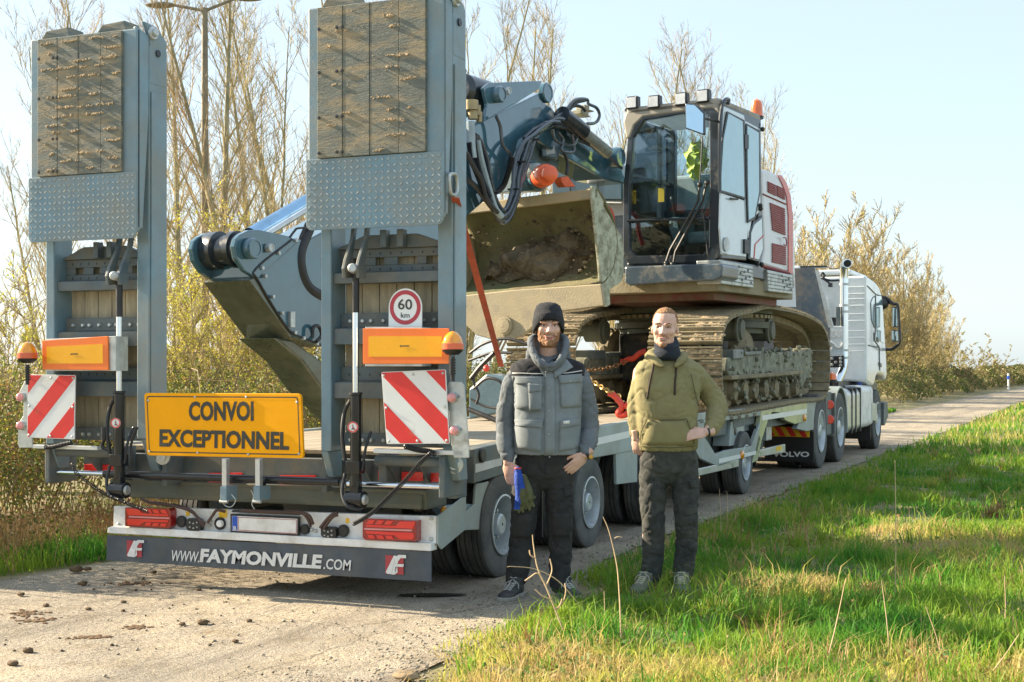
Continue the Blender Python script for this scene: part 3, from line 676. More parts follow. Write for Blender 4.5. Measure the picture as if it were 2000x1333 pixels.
# light brackets, beacons, lamps
def light_arm(pl_pts, lamps, beacon, bar, side):
    br = slab('light_bracket', pl_pts, galv, T, .012, Y=-.40, bevel=.004)
    for (x, y) in lamps:
        mb = MB(); o = P(x, y, Y=-.40); mb.lathe([(0, .028), (.03, .028), (.04, .022), (.045, .012)], o, (0, -1, 0), 18); mb.build('marker_lamp', pink, br, smooth=True)
        mb = MB(); mb.lathe([(-.002, .031), (.02, .031)], o, (0, -1, 0), 18); mb.build('lamp_seat', galv, br, smooth=True)
        if side:
            mb = MB(); o2 = P(x+14, y-2, Y=-.38); mb.lathe([(0, .016), (.015, .016), (.02, .01)], o2, (0, -1, 0), 12); mb.build('side_marker', mat('side_lens', (.7, .25, .2), .2, coat=.8), br, smooth=True)
    x, ya, yb, yc, w = beacon
    YBc = -.56; o = P(x, ya, Y=YBc); top = P(x, yb, Y=YBc); bt = P(x, yc, Y=YBc); h = top.z-o.z
    R = w/2*(o-CAM).dot(AX)/FPX
    mb = MB(); mb.tube([bt, Vector((o.x, o.y, o.z-.03))], .013, 10)
    for k in range(6): mb.lathe([(0, .021), (.01, .021)], (o.x, o.y, o.z-.045-k*.016), (0, 0, -1), 12)
    st = mb.build('beacon_stalk', black, T, smooth=True)
    mb = MB(); mb.lathe([(-.02, R*.55), (0, R*.92), (.012, R)], o, (0, 0, 1), 24); mb.build('beacon_base', black, st, smooth=True)
    mb = MB(); mb.lathe([(.013, R), (h*.3, R*1.0), (h*.45, R*.96), (h*.72, R*.78), (h*.92, R*.45), (h, R*.05)], o, (0, 0, 1), 24); mb.build('beacon_lens', mat('beacon_amber', (.95, .33, .01), .12, coat=1, var=.15, scale=20), st, smooth=True)
    mb = MB(); mb.lathe([(.012, R*1.02), (h*.38, R*1.03), (h*.40, R*.98)], o, (0, 0, 1), 24, cap=False); mb.build('beacon_collar', mat('beacon_red', (.75, .13, .05), .2, coat=.8), st, smooth=True)
    mb = MB(); a_, b_ = P(bar[0], bar[1], Y=-.40), P(bar[2], bar[3], Y=-.40); mb.box((a_.x, -.40, a_.z), (b_.x, -.355, b_.z)); mb.build('support_bar', alu, T, bevel=.003)
light_arm([z5(825, 905), z5(890, 905), z5(905, 925), z5(932, 1250), z5(932, 1318), z5(850, 1318), z5(835, 1245), z5(812, 930)], [(885, 777), (889.5, 841)], (884, 687, 647, 745, 43), (729, 877, 905, 890), True)
light_arm([z2(155, 905), z2(155, 1180), z2(182, 1210), z2(182, 1262), z2(108, 1262), z2(100, 1240), z2(104, 1120), z2(130, 1080), z2(132, 1000), z2(108, 985), z2(108, 945), z2(140, 880)], [(43.5, 776), (43.5, 831.5)], (53.5, 704, 668, 752, 38), (63, 869, 190, 880), False)
# coiled cables
def coil(pts, r, n, thick, Y, nm='coiled_cable', par=T, m=black):
    path = bez([P(x, y, Y=Y) for x, y in pts], 24); L = len(path); out = []
    cum = [0]
    for i in range(1, L): cum.append(cum[-1]+(path[i]-path[i-1]).length)
    tot = cum[-1]; S = n*9; j = 0
    for k in range(S+1):
        s = tot*k/S
        while j < L-2 and cum[j+1] < s: j += 1
        t = (s-cum[j])/max(1e-9, cum[j+1]-cum[j]); p = path[j].lerp(path[j+1], min(1, t)); d = (path[j+1]-path[j]).normalized(); u, w_ = frame_of(d)
        a = 2*PI*k/9; out.append(p+(u*math.cos(a)+w_*math.sin(a))*r)
    mb = MB(); mb.tube(out, thick, 5); return mb.build(nm, m, par, smooth=True)
coil([(842, 885), (820, 905), (795, 935), (765, 965), (735, 995), (712, 1012), (690, 1024)], .0115, 62, .0036, -.47)
coil([(790, 872), (815, 879), (838, 882), (850, 888)], .014, 18, .0045, -.43)
coil([(88, 874), (105, 873), (125, 868), (140, 865)], .013, 18, .0045, -.44)
coil([(140, 905), (150, 925), (175, 945), (205, 965), (240, 980), (290, 1000)], .010, 50, .0034, -.46)
# strap loop etc : couplings at left ramp foot
mb = MB(); mb.tube([P(203, 835, Y=-.42), P(203, 860, Y=-.42)], .02, 10); mb.box(P(196, 850, Y=-.40), P(212, 858, Y=-.36)); mb.tube(bez([P(x, y, Y=-.40) for x, y in ((203, 860), (200, 872), (210, 878), (216, 868))]), .012, 8)
mb.tube(bez([P(x, y, Y=-.38) for x, y in ((268, 835), (262, 850), (256, 870), (258, 895), (252, 915))]), .009, 8)
mb.build('hose_coupling', black, T, smooth=True)
mb = MB(); mb.tube(bez([P(x, y, Y=-.34) for x, y in ((60, 418), (56, 408), (60, 402), (66, 408), (67, 430), (60, 438), (60, 425))]), .008, 8); mb.build('ramp_shackle', galv, T, smooth=True)

# ---- deck, chassis, sides
DZ = .955
for i in range(11):
    mb = MB(); x = -1.14+i*.208; mb.box((x+.003, .05+random.uniform(-.03, .02), DZ-.03+random.uniform(-.003, .003)), (x+.203, 8.6, DZ)); mb.build('deck_plank', deckw, T, bevel=.004)
mb = MB(); mb.box((-1.16, .1, .74), (1.16, 12.3, .92)); mb.box((-.55, .2, .50), (-.35, 12, .74)); mb.box((.35, .2, .50), (.55, 12, .74))
mb.prism([(-1.2, 8.3, .92), (-1.2, 15.0, 1.10), (-1.2, 15.0, .95), (-1.2, 8.3, .8)], (2.4, 0, 0)); mb.build('chassis', paint_d, T)
mb = MB(); mb.box((-1.27, .15, .72), (-1.17, 12.2, .97)); mb.build('side_beam', side_paint, T, bevel=.01)
XS = 1.275
def sp_(nm, pxs, m, d=.05, X=XS, b=.006, par=T, **k): return slab(nm, pxs, m, par, d, X=X, bevel=b, **k)
# rear side box (dark) with strip
sp_('side_beam', [(926, 878), (990, 863), (990, 925), (926, 945)], paint_d, .12)
sp_('contour_strip', [(929, 907), (980, 895), (980, 909), (929, 924)], mat('strip_white', (.66, .67, .66), .5, dirt=(.4, .38, .33), dirt_amt=.4), .003, X=XS+.004, b=0)
disc('lashing_ring', (940, 890), .05, black, T, (1, 0, 0), .02, X=XS)
# main rail
y_t = lambda x: 855-(x-960)*.1385-.0
mainr = sp_('side_rail', [(985, 863), (1240, 821), (1416, 803), (1486, 795), (1486, 812), (1416, 822), (1250, 845), (1240, 880), (1205, 887), (985, 925)], side_paint, .06)
sp_('contour_strip', [(985, 897), (1230, 842), (1230, 855), (985, 912)], chevw, .003, X=XS+.004, b=0)
for x, y in ((1430, 817), (1445, 815), (1460, 813), (1474.5, 810.5)): sp_('lashing_slot', rpx(x-3, y-3, x+3, y+3), black, .004, X=XS+.005, b=0)
sp_('fender_panel', [(1203, 880), (1245, 868), (1245, 942), (1205, 947)], side_paint, .03, X=XS-.01)
sp_('fender_panel', [(930, 945), (945, 943), (955, 940), (943, 1035), (898, 1037), (900, 1010), (927, 985)], side_paint, .02, X=XS-.03)
sp_('valve_panel', [(852, 990), (900, 985), (926, 985), (898, 1037), (868, 1060), (868, 1010)], paint, .05, X=XS-.05)
disc('side_reflector', (866, 998), .030, amber, T, (1, -.3, 0), .012, X=XS-.04)
mb = MB()
for i in range(5):
    o = P(876+i*5, 1012-i*.6, X=XS-.045); mb.tube([o+Vector((0, 0, .03)), o+Vector((.05, 0, .03))], .012, 8)
mb.build('air_coupling', black, T)
mb = MB()
for i in range(5):
    o = P(876+i*5, 1022-i*.8, X=XS-.03); mb.tube(bez([o, o+Vector((.01, 0, -.05)), o+Vector((0, .015, -.07)), o+Vector((-.01, 0, -.05))]), .004, 5)
mb.build('coupling_loop', galv, T)
slab('valve_label', [(880, 1000), (888, 999), (888, 1008), (880, 1009)], mat('label_lime', (.6, .65, .05), .5), T, .002, X=XS-.04)
# middle low side section
low = sp_('underframe_panel', [(1345, 822), (1375, 818), (1376, 853), (1398, 888), (1420, 880), (1468, 872), (1490, 812), (1500, 806), (1478, 886), (1404, 912), (1366, 895), (1345, 850)], side_paint, .05)
sp_('contour_strip', [(1404, 897), (1477, 881), (1477, 888), (1404, 906)], chevw, .003, X=XS+.006, b=0)
disc('side_reflector', (1449, 889), .05, amber, T, (1, -.2, 0), .015, X=XS+.01)
sp_('stake_pocket', [(1428, 824), (1454, 822), (1454, 868), (1424, 872)], side_paint, .2, X=XS-.08)
disc('pocket_hole', (1436, 842), .055, black, T, (1, 0, 0), .004, X=XS-.078)
sp_('inner_box', [(1376, 822), (1490, 808), (1490, 880), (1376, 888)], paint_d, .05, X=XS-.3)
sp_('side_guard', [(1365, 916), (1443, 898), (1443, 912), (1365, 930)], alu, .03, X=XS)
# front sloping panel
fm = mat('front_rail', (.42, .46, .28), .35, var=.08, dirt=(.35, .33, .22), dirt_amt=.4, coat=.4)
sp_('front_rail', [(1487, 803), (1576, 786), (1576, 822), (1553, 829), (1535, 822), (1522, 806), (1508, 806), (1500, 822), (1488, 860), (1480, 900), (1470, 905), (1482, 850)], fm, .06)
sp_('contour_strip', [(1489, 812), (1576, 799), (1576, 808), (1489, 822)], chevw, .003, X=XS+.004, b=0)
disc('side_reflector', (1571, 817), .05, amber, T, (1, -.2, 0), .015, X=XS+.01)
sp_('gooseneck_panel', [(1576, 784), (1617, 775), (1618, 832), (1576, 843), (1557, 838)], side_paint, .08, X=XS-.02)
sp_('gooseneck_post', [(1612, 768), (1624, 766), (1624, 848), (1615, 850)], paint_d, .08, X=XS)
for y in (791, 820): disc('marker_lamp', (1620, y), .07, lensr, T, (.6, -.8, 0), .03, X=XS+.01)
sp_('toolbox', [(1482, 880), (1534, 868), (1534, 884), (1482, 893)], alu, .05, X=XS)
sp_('toolbox_mark', [(1516, 873), (1527, 870), (1527, 880), (1516, 882)], yel, .003, X=XS+.005, b=0)
mb = MB(); a = P(1498, 835, X=1.1); mb.box((a.x-.15, a.y, .55), (a.x, a.y+.3, .95)); mb.build('landing_leg', galv, T, bevel=.01)
# gooseneck head wall behind the excavator
gp = dict(Y=15.3)
slab('head_wall', [(1552, 525), (1590, 522), (1620, 640), (1620, 780), (1400, 790), (1400, 600), (1555, 600)], mat('worn_blue', (.07, .10, .13), .4, dirt=(.22, .18, .14), dirt_amt=.45), T, .1, Y=15.3)
slab('head_wall_post', [(1592, 528), (1598, 528), (1628, 640), (1618, 640)], galv, T, .05, Y=15.25)

# ---- wheels
def make_wheel(R, W, rimR, parent, loc, dual=True, steer=0):
    """outer face towards +X"""
    mb = MB(); prof = []
    def tyre(x1, x0):
        c = (x0+x1)/2; w = (x1-x0)/2
        ax = [(-w*.92, rimR), (-w, rimR+.35*(R-rimR)), (-w*.97, R*.93), (-w*.88, R*.985)]
        for g in (-.62, -.25, .25, .62):
            ax += [(w*g-.006, R), (w*g-.0055, R*.972), (w*g+.0055, R*.972), (w*g+.006, R)]
        ax += [(w*.88, R*.985), (w*.97, R*.93), (w*.985, R*.90), (w, rimR+.35*(R-rimR)), (w*.92, rimR)]
        mb.lathe([(c+a, r) for a, r in ax], (0, 0, 0), (1, 0, 0), 48, cap=False)
    tyre(0, -W)
    if dual: tyre(-W-.05, -2*W-.05)
    mb.v = [tuple(Vector(p)) for p in mb.v]
    o = mb.build('wheel', rubber, None, smooth=True, auto=50); o.parent = parent; o.location = loc
    mb = MB()
    mb.lathe([(-.02, rimR*1.0), (.006, rimR*1.03), (.008, rimR*.97), (-.03, rimR*.92), (-.09, rimR*.88), (-.13, rimR*.86), (-.15, rimR*.70), (-.14, rimR*.60), (-.09, rimR*.52), (-.085, rimR*.40), (-.05, rimR*.38), (-.02, rimR*.36), (-.01, rimR*.30), (-.01, .01)], (0, 0, 0), (1, 0, 0), 36, cap=False)
    r = mb.build('rim', rimm, None, smooth=True, auto=35); r.parent = o
    mb = MB()
    for k in range(10):
        a = 2*PI*k/10; p = (-.09, math.cos(a)*rimR*.46, math.sin(a)*rimR*.46); mb.lathe([(0, .016), (.03, .016), (.035, .008)], p, (1, 0, 0), 6)
    h = mb.build('wheel_nuts', galv, None); h.parent = o; h['kind'] = 'stuff'
    mb = MB()
    for k in range(10):
        a = 2*PI*(k+.5)/10; p = (-.147, math.cos(a)*rimR*.73, math.sin(a)*rimR*.73); mb.lathe([(0, .028), (.012, .028)], p, (1, 0, 0), 10)
    h = mb.build('vent_holes', black, None); h.parent = o; h['kind'] = 'stuff'
    return o
TR = .378
w0 = make_wheel(TR, .22, TR*.56, T, (XS-.005, 1.2, TR))
for y in (3.07, 4.95, 8.64):
    c = copy_tree(w0, T); c.location = (XS-.005, y, TR)
for y in (1.2, 3.07, 4.95, 8.64):
    c = copy_tree(w0, T); c.location = (-XS+.005, y, TR); c.rotation_euler = (0, 0, PI)
for y in (1.2, 3.07, 4.95, 8.64): mb = MB(); mb.tube([(-1.1, y, TR), (1.1, y, TR)], .07, 10); mb.box((-.5, y-.1, TR), (.5, y+.1, .6)); mb.build('axle', paint_d, T)
for q0, q1 in (((.7, 2.0, .2), (1.25, 2.02, .72)), ((.7, 9.25, .3), (1.25, 9.27, .8))): mb = MB(); mb.box(q0, q1); mb.build('spray_flap', black, T)
# ================================================================== EXCAVATOR
D = Vector((.155, .988, 0)).normalized(); E = Vector((D.y, -D.x, 0)); K = Vector((1.19, 7.70, 0))
def FP(t=0): return (K-D*t, -D)          # planes facing the cab front, t metres further out
def SP(s=0): return (K+E*s, E)           # planes facing the cab side
def BP(s=0): return (K-E*(1.3-s), E)     # planes along the boom side
exc = empty('excavator', (0, 10.6, 1.0), rz=-math.atan2(D.x, D.y), label='white and dark blue crawler excavator with muddy tracks loaded on the trailer', cat='excavator')
bluep = mat('boom_blue', (.05, .125, .17), .06, var=.1, coat=1, rvar=.04, dirt=(.12, .12, .10), dirt_amt=.30, dirt_scale=2.5)
boomin = mat('boom_olive', (.085, .10, .07), .22, var=.2, coat=.6, dirt=(.14, .13, .08), dirt_amt=.4, dirt_scale=2)
cabf = mat('cab_frame', (.02, .028, .036), .28, var=.15, coat=.4, dirt=(.15, .14, .12), dirt_amt=.3, dirt_scale=4)
cabw = mat('door_panel', (.62, .70, .74), .15, var=.04, coat=.8, dirt=(.45, .45, .4), dirt_amt=.28, dirt_scale=3)
housew = mat('cover_white', (.66, .67, .69), .25, var=.03, coat=.5, dirt=(.42, .40, .34), dirt_amt=.3, dirt_scale=2)
redc = mat('cover_red', (.62, .075, .03), .3, coat=.5)
louv = mat('louvre_red', (.30, .05, .06), .5)
dirtb = mat('muddy_metal', (.30, .27, .18), .75, var=.25, dirt=(.27, .22, .13), dirt_amt=.5, dirt_scale=4, dirt_sharp=.2, bump=.5, bscale=40)
buckm = mat('bucket_steel', (.36, .31, .21), .7, var=.15, dirt=(.42, .35, .22), dirt_amt=.5, dirt_scale=3, bump=.4, bscale=50)
bucki = mat('bucket_inside', (.20, .16, .085), .9, var=.4, scale=4, dirt=(.10, .12, .05), dirt_amt=.5, dirt_scale=2, dirt_sharp=.2, bump=1, bscale=18)
trackm = mat('track_steel', (.19, .17, .115), .85, var=.3, dirt=(.33, .27, .16), dirt_amt=.52, dirt_scale=6, dirt_sharp=.2, bump=1, bscale=45)
def glassmat(name, tint, refl=.5):
    m = bpy.data.materials.new(name); m.use_nodes = True; n = m.node_tree; L = n.links; n.nodes.remove(n.nodes['Principled BSDF'])
    t = n.nodes.new('ShaderNodeBsdfTransparent'); t.inputs[0].default_value = (*tint, 1); g = n.nodes.new('ShaderNodeBsdfGlossy'); g.inputs['Roughness'].default_value = .03; g.inputs[0].default_value = (.9, .95, 1, 1)
    f = n.nodes.new('ShaderNodeFresnel'); f.inputs[0].default_value = 1.45+refl; x = n.nodes.new('ShaderNodeMixShader'); L.new(f.outputs[0], x.inputs[0]); L.new(t.outputs[0], x.inputs[1]); L.new(g.outputs[0], x.inputs[2]); L.new(x.outputs[0], n.nodes['Material Output'].inputs[0])
    return m
glass = glassmat('cab_glass', (.86, .93, .95), .25); glassb = glassmat('blue_glass', (.35, .5, .56), .9)
def xs_(nm, pxs, m, d, pl, b=.006, par=exc, **k): return slab(nm, pxs, m, par, d, pl=pl, bevel=b, **k)
def E2(l): return [e2(x, y) for x, y in l]
def E1(l): return [e1(x, y) for x, y in l]
def E3(l): return [e3(x, y) for x, y in l]
def E4(l): return [e4(x, y) for x, y in l]
def ringslab(nm, outer, inner, m, d, pl, par=exc, b=0):
    n = len(outer); mb = MB(); o = [P(x, y, pl=pl) for x, y in outer]; i_ = [P(x, y, pl=pl) for x, y in inner]; v = -pl[1]*d
    mb.add(o+i_+[p+v for p in o]+[p+v for p in i_], [(k, (k+1) % n, n+(k+1) % n, n+k) for k in range(n)]+[(2*n+k, 3*n+k, 3*n+(k+1) % n, 2*n+(k+1) % n) for k in range(n)]
           + [(k, 2*n+k, 2*n+(k+1) % n, (k+1) % n) for k in range(n)]+[(n+k, n+(k+1) % n, 3*n+(k+1) % n, 3*n+k) for k in range(n)])
    return mb.build(nm, m, par, bevel=b)
# ---- cab
cabW = 1.19; cabL = 1.25
fo = E2([(185, 200), (380, 170), (600, 140), (642, 190), (642, 500), (640, 990), (605, 1028), (360, 1036), (140, 1040), (104, 1000), (103, 640), (130, 330)])
fi = E2([(222, 240), (390, 212), (555, 190), (580, 225), (585, 520), (578, 945), (545, 985), (360, 990), (180, 992), (140, 955), (138, 640), (160, 335)])
cab = ringslab('cab', fo, fi, cabf, .10, FP(0), b=.012)
mb = MB(); mb.prism([P(x, y, pl=FP(-.03)) for x, y in E2([(215, 230), (555, 185), (585, 225), (590, 520), (580, 950), (545, 990), (180, 997), (135, 955), (134, 640), (155, 335)])], D*.006); mb.build('windscreen', glass, cab)
zt = P(*e2(640, 165), pl=FP(0)).z; zb = P(*e2(640, 1020), pl=FP(0)).z
def L(s, t, z): return K + E*s + D*t + Vector((0, 0, z))      # local frame: s to the cab's outer side, t backwards
def lbox(nm, s0, s1, t0, t1, za, zb_, m, par=exc, b=.01):
    mb = MB(); pts = [L(s0, t0, za), L(s1, t0, za), L(s1, t1, za), L(s0, t1, za)]; mb.prism(pts, (0, 0, zb_-za)); return mb.build(nm, m, par, bevel=b)
lbox('cab_roof', -cabW, 0.0, -.02, cabL, zt+.0, zt+.10, mat('roof_dusty', (.34, .31, .25), .5, dirt=(.2, .18, .14), dirt_amt=.4), cab, .03)
lbox('cab_floor', -cabW, 0, .02, cabL+.1, zb-.14, zb+.02, cabf, cab)
lbox('rear_pillar', -cabW, -cabW+.08, cabL-.08, cabL, zb, zt, cabf, cab); lbox('rear_pillar', -.08, 0, cabL-.08, cabL, zb, zt, cabf, cab)
lbox('rear_wall', -cabW+.08, -.08, cabL-.06, cabL, zb, zb+.75, cabf, cab)
lbox('inner_side_wall', -cabW, -cabW+.04, .1, cabL, zb, zb+.62, cabf, cab)
lbox('inner_rail', -cabW, -cabW+.04, .1, cabL, zb+1.05, zb+1.09, cabf, cab, .004); lbox('inner_rail', -cabW, -cabW+.05, .85, .92, zb+.6, zt, cabf, cab, .004)
lbox('side_pane', -cabW+.01, -cabW+.018, .1, cabL-.08, zb+.62, zt, glass, cab, 0)
lbox('rear_pane', -cabW+.08, -.08, cabL-.03, cabL-.022, zb+.75, zt, glass, cab, 0)
# seat and controls
st = lbox('driver_seat', -.85, -.32, .95, 1.45, zb+.30, zb+.45, mat('seat_cloth', (.25, .36, .42), .8), cab, .04)
lbox('seat_back', -.83, -.34, 1.35, 1.5, zb+.40, zb+1.12, MATS['seat_cloth'], st, .05); lbox('head_rest', -.72, -.45, 1.35, 1.45, zb+1.15, zb+1.36, black, st, .04)
for s0 in (-1.0, -.27):
    cs = lbox('console', s0, s0+.15, .75, 1.25, zb+.25, zb+.62, mat('console_grey', (.16, .24, .28), .5), cab, .03)
    mb = MB(); mb.tube([L(s0+.07, .8, zb+.6), L(s0+.07, .72, zb+.82)], .018, 8); mb.ball(L(s0+.07, .72, zb+.84), .035, 8, 6); mb.build('joystick', black, cs, smooth=True)
lbox('monitor', -.25, -.05, .35, .42, zb+.95, zb+1.12, black, cab); lbox('pedal_box', -.8, -.35, .2, .5, zb+.02, zb+.22, black, cab)
mb = MB(); 
for s0 in (-.7, -.55): mb.tube([L(s0, .3, zb+.2), L(s0-.05, .15, zb+.5)], .012, 6)
mb.build('travel_lever', black, cab)
lbox('floor_mat', -1.05, -.15, .1, .9, zb+.025, zb+.06, mat('cab_mud', (.22, .13, .06), .95, var=.4, bump=1, bscale=20), cab)
mb = MB(); rg = random.Random(8)
for k in range(160): 
    p = L(-1.05+rg.random()*.75, .03+rg.random()*.05, zb+.47+rg.gauss(0, .025)); mb.tube([p, p+Vector((rg.uniform(-.06, .06), 0, rg.uniform(-.03, .03)))], .004, 3)
mb.build('straw_bundle', mat('straw', (.30, .18, .08), .9), cab, kind='stuff')
lbox('yellow_tag', -1.02, -.94, .5, .51, zb+.78, zb+.95, yel, cab, 0)
# screen divider bar, wipers
mb = MB(); mb.tube([P(*e2(130, 800), pl=FP(.01)), P(*e2(585, 783), pl=FP(.01))], .018, 8); mb.build('screen_bar', cabf, cab, smooth=True)
mb = MB()
for pts in ([(330, 1065), (365, 960), (520, 690), (530, 590)], [(380, 1055), (395, 970), (545, 690), (565, 600)]): mb.tube([P(*e2(x, y), pl=FP(.05)) for x, y in pts], .014, 6)
mb.tube([P(*e2(530, 600), pl=FP(.05)), P(*e2(545, 330), pl=FP(.05))], .009, 6); mb.tube([P(*e2(575, 1000), pl=FP(.04)), P(*e2(550, 760), pl=FP(.04))], .009, 6)
for x, y in ((345, 1035), (380, 1040), (530, 600), (570, 590)): mb.ball(P(*e2(x, y), pl=FP(.05)), .032, 8, 6)
mb.build('wiper', black, cab, smooth=True)
# roof front cap + lamps
mb = MB(); mb.prism([P(x, y, pl=FP(.02)) for x, y in E2([(104, 250), (118, 200), (160, 178), (380, 150), (580, 128), (630, 150), (640, 205), (600, 175), (545, 178), (380, 200), (215, 222), (165, 270), (140, 340), (120, 345)])], D*.14); mb.build('roof_cap', MATS['roof_dusty'], cab, bevel=.02)
mb = MB(); mb.prism([P(x, y, pl=FP(-.02)) for x, y in E2([(112, 192), (112, 178), (380, 150), (600, 120), (640, 140), (640, 160), (590, 150), (380, 166)])], D*.1); mb.build('lamp_bar', cabf, cab, bevel=.006)
for x, y in ((150, 143), (271, 138), (422, 123), (543, 106)):
    o = P(*e2(x, y), pl=FP(.05)); R = Euler((0, 0, -.1)).to_matrix(); h = .075
    mb = MB(); mb.prism([o-E*h*1.05-Vector((0, 0, h)), o+E*h*1.05-Vector((0, 0, h)), o+E*h*1.0+Vector((0, 0, h)), o-E*h*.95+Vector((0, 0, h))], D*.10); hl = mb.build('work_lamp', black, cab, bevel=.012)
    mb = MB(); h *= .8; o2 = o-D*.004; mb.prism([o2-E*h-Vector((0, 0, h)), o2+E*h-Vector((0, 0, h)), o2+E*h+Vector((0, 0, h)), o2-E*h+Vector((0, 0, h))], D*.005); mb.build('lamp_glass', mat('lamp_glass', (.55, .58, .6), .2, coat=.6, bump=.5, bscale=120), hl)
mb = MB(); o = P(*e2(845, 235), pl=SP(-.15)); mb.lathe([(0, .085), (.03, .085)], o, (0, 0, 1), 18); bb = mb.build('beacon_base', black, cab)
mb = MB(); mb.lathe([(.03, .078), (.16, .072), (.22, .055), (.25, .01)], o, (0, 0, 1), 18); mb.build('beacon_lens', mat('beacon_orange', (.85, .16, .02), .15, coat=1), bb, smooth=True)
# mirror
mm = xs_('mirror', E2([(447, 150), (470, 146), (520, 160), (556, 200), (556, 318), (548, 324), (452, 288)]), cabf, .05, FP(.38), .012, cab)
mb = MB(); mb.prism([P(x, y, pl=(K-D*.384, -D)) for x, y in E2([(452, 154), (500, 158), (549, 206), (548, 316), (456, 283)])], D*.003); mb.build('mirror_glass', mat('mirror_glass', (.42, .56, .66), .05, 1, var=.02, rvar=0), mm)
mb = MB(); mb.tube(bez([P(*e2(556, 235), pl=FP(.36)), P(*e2(600, 240), pl=FP(.2)), P(*e2(640, 250), pl=FP(.0))]), .014, 8); mb.build('mirror_arm', black, mm, smooth=True)
# ---- cab side (door)
door = xs_('door', E2([(648, 150), (672, 148), (870, 238), (873, 500), (862, 660), (870, 745), (820, 800), (795, 850), (790, 1020), (648, 1010)]), cabf, .05, SP(0), .015)
xs_('door_skin', E2([(645, 640), (795, 690), (800, 800), (788, 1000), (650, 985), (640, 840)]), cabw, .02, SP(.012), .01, door)
xs_('door_skin', E2([(662, 165), (775, 215), (780, 245), (690, 198), (664, 640), (642, 630)]), cabw, .02, SP(.012), .004, door)
xs_('pane_gasket', E2([(683, 192), (775, 240), (785, 680), (638, 638), (655, 350)]), black, .012, SP(.0325), .002, door)
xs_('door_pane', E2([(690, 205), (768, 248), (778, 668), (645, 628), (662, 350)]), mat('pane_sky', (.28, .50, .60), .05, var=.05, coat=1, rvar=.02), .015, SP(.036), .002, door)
xs_('rear_frame', E2([(782, 245), (868, 290), (866, 655), (868, 740), (818, 800), (800, 900), (782, 700)]), cabw, .02, SP(.012), .01, door)
xs_('pane_gasket', E2([(787, 258), (864, 300), (866, 645), (838, 790), (797, 812), (789, 600)]), black, .01, SP(.0325), .002, door)
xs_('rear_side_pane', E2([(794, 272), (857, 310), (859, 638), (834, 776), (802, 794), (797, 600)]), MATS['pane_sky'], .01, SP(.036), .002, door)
for y in (360, 940): xs_('door_hinge', E2([(780, y-40), (802, y-38), (802, y+42), (780, y+40)]), black, .03, SP(.04), .004, door)
xs_('toe_panel', E2([(642, 838), (668, 850), (695, 920), (688, 985), (652, 975)]), cabw, .01, SP(.025), .004, door)
mb = MB(); mb.lathe([(0, .085), (.006, .085)], P(*e2(677, 930), pl=SP(.036)), E, 20); mb.lathe([(.006, .06), (.008, .06)], P(*e2(677, 930), pl=SP(.036)), E, 20); mb.build('handle_dish', galv, door, smooth=True)
mb = MB(); mb.tube([P(*e2(700, 676), pl=SP(.04)), P(*e2(740, 680), pl=SP(.04))], .012, 6); mb.build('door_handle', black, door)
mb = MB(); mb.tube(bez([P(*e2(x, y), pl=SP(.03)) for x, y in ((640, 640), (640, 300), (650, 180), (668, 130), (690, 128), (685, 150))]), .022, 8); mb.build('grab_rail', cabf, cab, smooth=True)
xs_('side_trim', E2([(826, 810), (880, 768), (886, 960), (862, 1030), (800, 1010), (806, 860)]), cabf, .04, SP(.02), .01)
xs_('side_trim_panel', E2([(832, 822), (874, 785), (880, 955), (858, 1015), (812, 1003), (816, 868)]), cabw, .01, SP(.03), .004)
mb = MB(); pts = [P(*e2(x, y), pl=SP(.034)) for x, y in ((830, 1010), (836, 930), (884, 880))]; mb.tube(pts, .008, 4); mb.build('red_pinstripe', redc, exc)
# ---- upper platform + house
pzb = zb-.40; pzt = zb-.10
fbp = xs_('front_bumper', E2([(114, 1052), (640, 1034), (655, 1045), (650, 1110), (610, 1130), (380, 1140), (140, 1158), (112, 1140)]), mat('bumper_blue', (.07, .10, .13), .18, coat=.7, dirt=(.22, .19, .13), dirt_amt=.4, dirt_scale=3), .5, FP(.12), .02)
lbox('platform', -2.55, -.03, .02, 2.42, pzb+.06, pzt, dirtb); lbox('platform_rib', -2.3, -.2, .3, 2.3, pzb-.03, pzb+.06, mat('primer_red', (.25, .07, .06), .6, dirt=(.2, .17, .11), dirt_amt=.5))
for q in (((645, 1015), (824, 1050), (830, 1172), (650, 1148)), ((906, 1070), (1043, 1100), (1048, 1206), (912, 1190))):
    bx = xs_('step_box', E2(q), galv, .3, SP(.03), .01)
    w = [P(*e2(x, y), pl=SP(.031)) for x, y in q]
    mb = MB()
    for k in range(5): mb.tube([w[0].lerp(w[3], .15+.17*k), w[1].lerp(w[2], .15+.17*k)], .008, 4)
    mb.build('step_rib', galv, bx, kind='stuff')
    mb = MB()
    for k in range(8): p = w[0].lerp(w[1], .55+.4*((k*37 % 10)/10)).lerp(w[3].lerp(w[2], .55+.4*((k*37 % 10)/10)), .15+.09*k); mb.lathe([(0, .018), (.003, .018)], p+E*.004, E, 8)
    mb.build('grip_hole', black, bx, kind='stuff')
lbox('house_skirt', -2.5, -.02, 1.3, 2.4, zb-.16, zb+.05, cabf)
hs = E2([(872, 515), (905, 515), (960, 540), (1000, 575), (1030, 640), (1050, 760), (1060, 1000), (1062, 1185), (1045, 1100), (870, 1045), (886, 960), (880, 768)])
house = xs_('engine_house', hs, housew, 2.45, SP(-.01), .04)
xs_('red_band', E2([(962, 545), (985, 548), (1012, 590), (1034, 660), (1046, 770), (1046, 1095), (1022, 1085), (1022, 770), (1012, 665), (990, 600)]), redc, .01, SP(.002), .002, house)
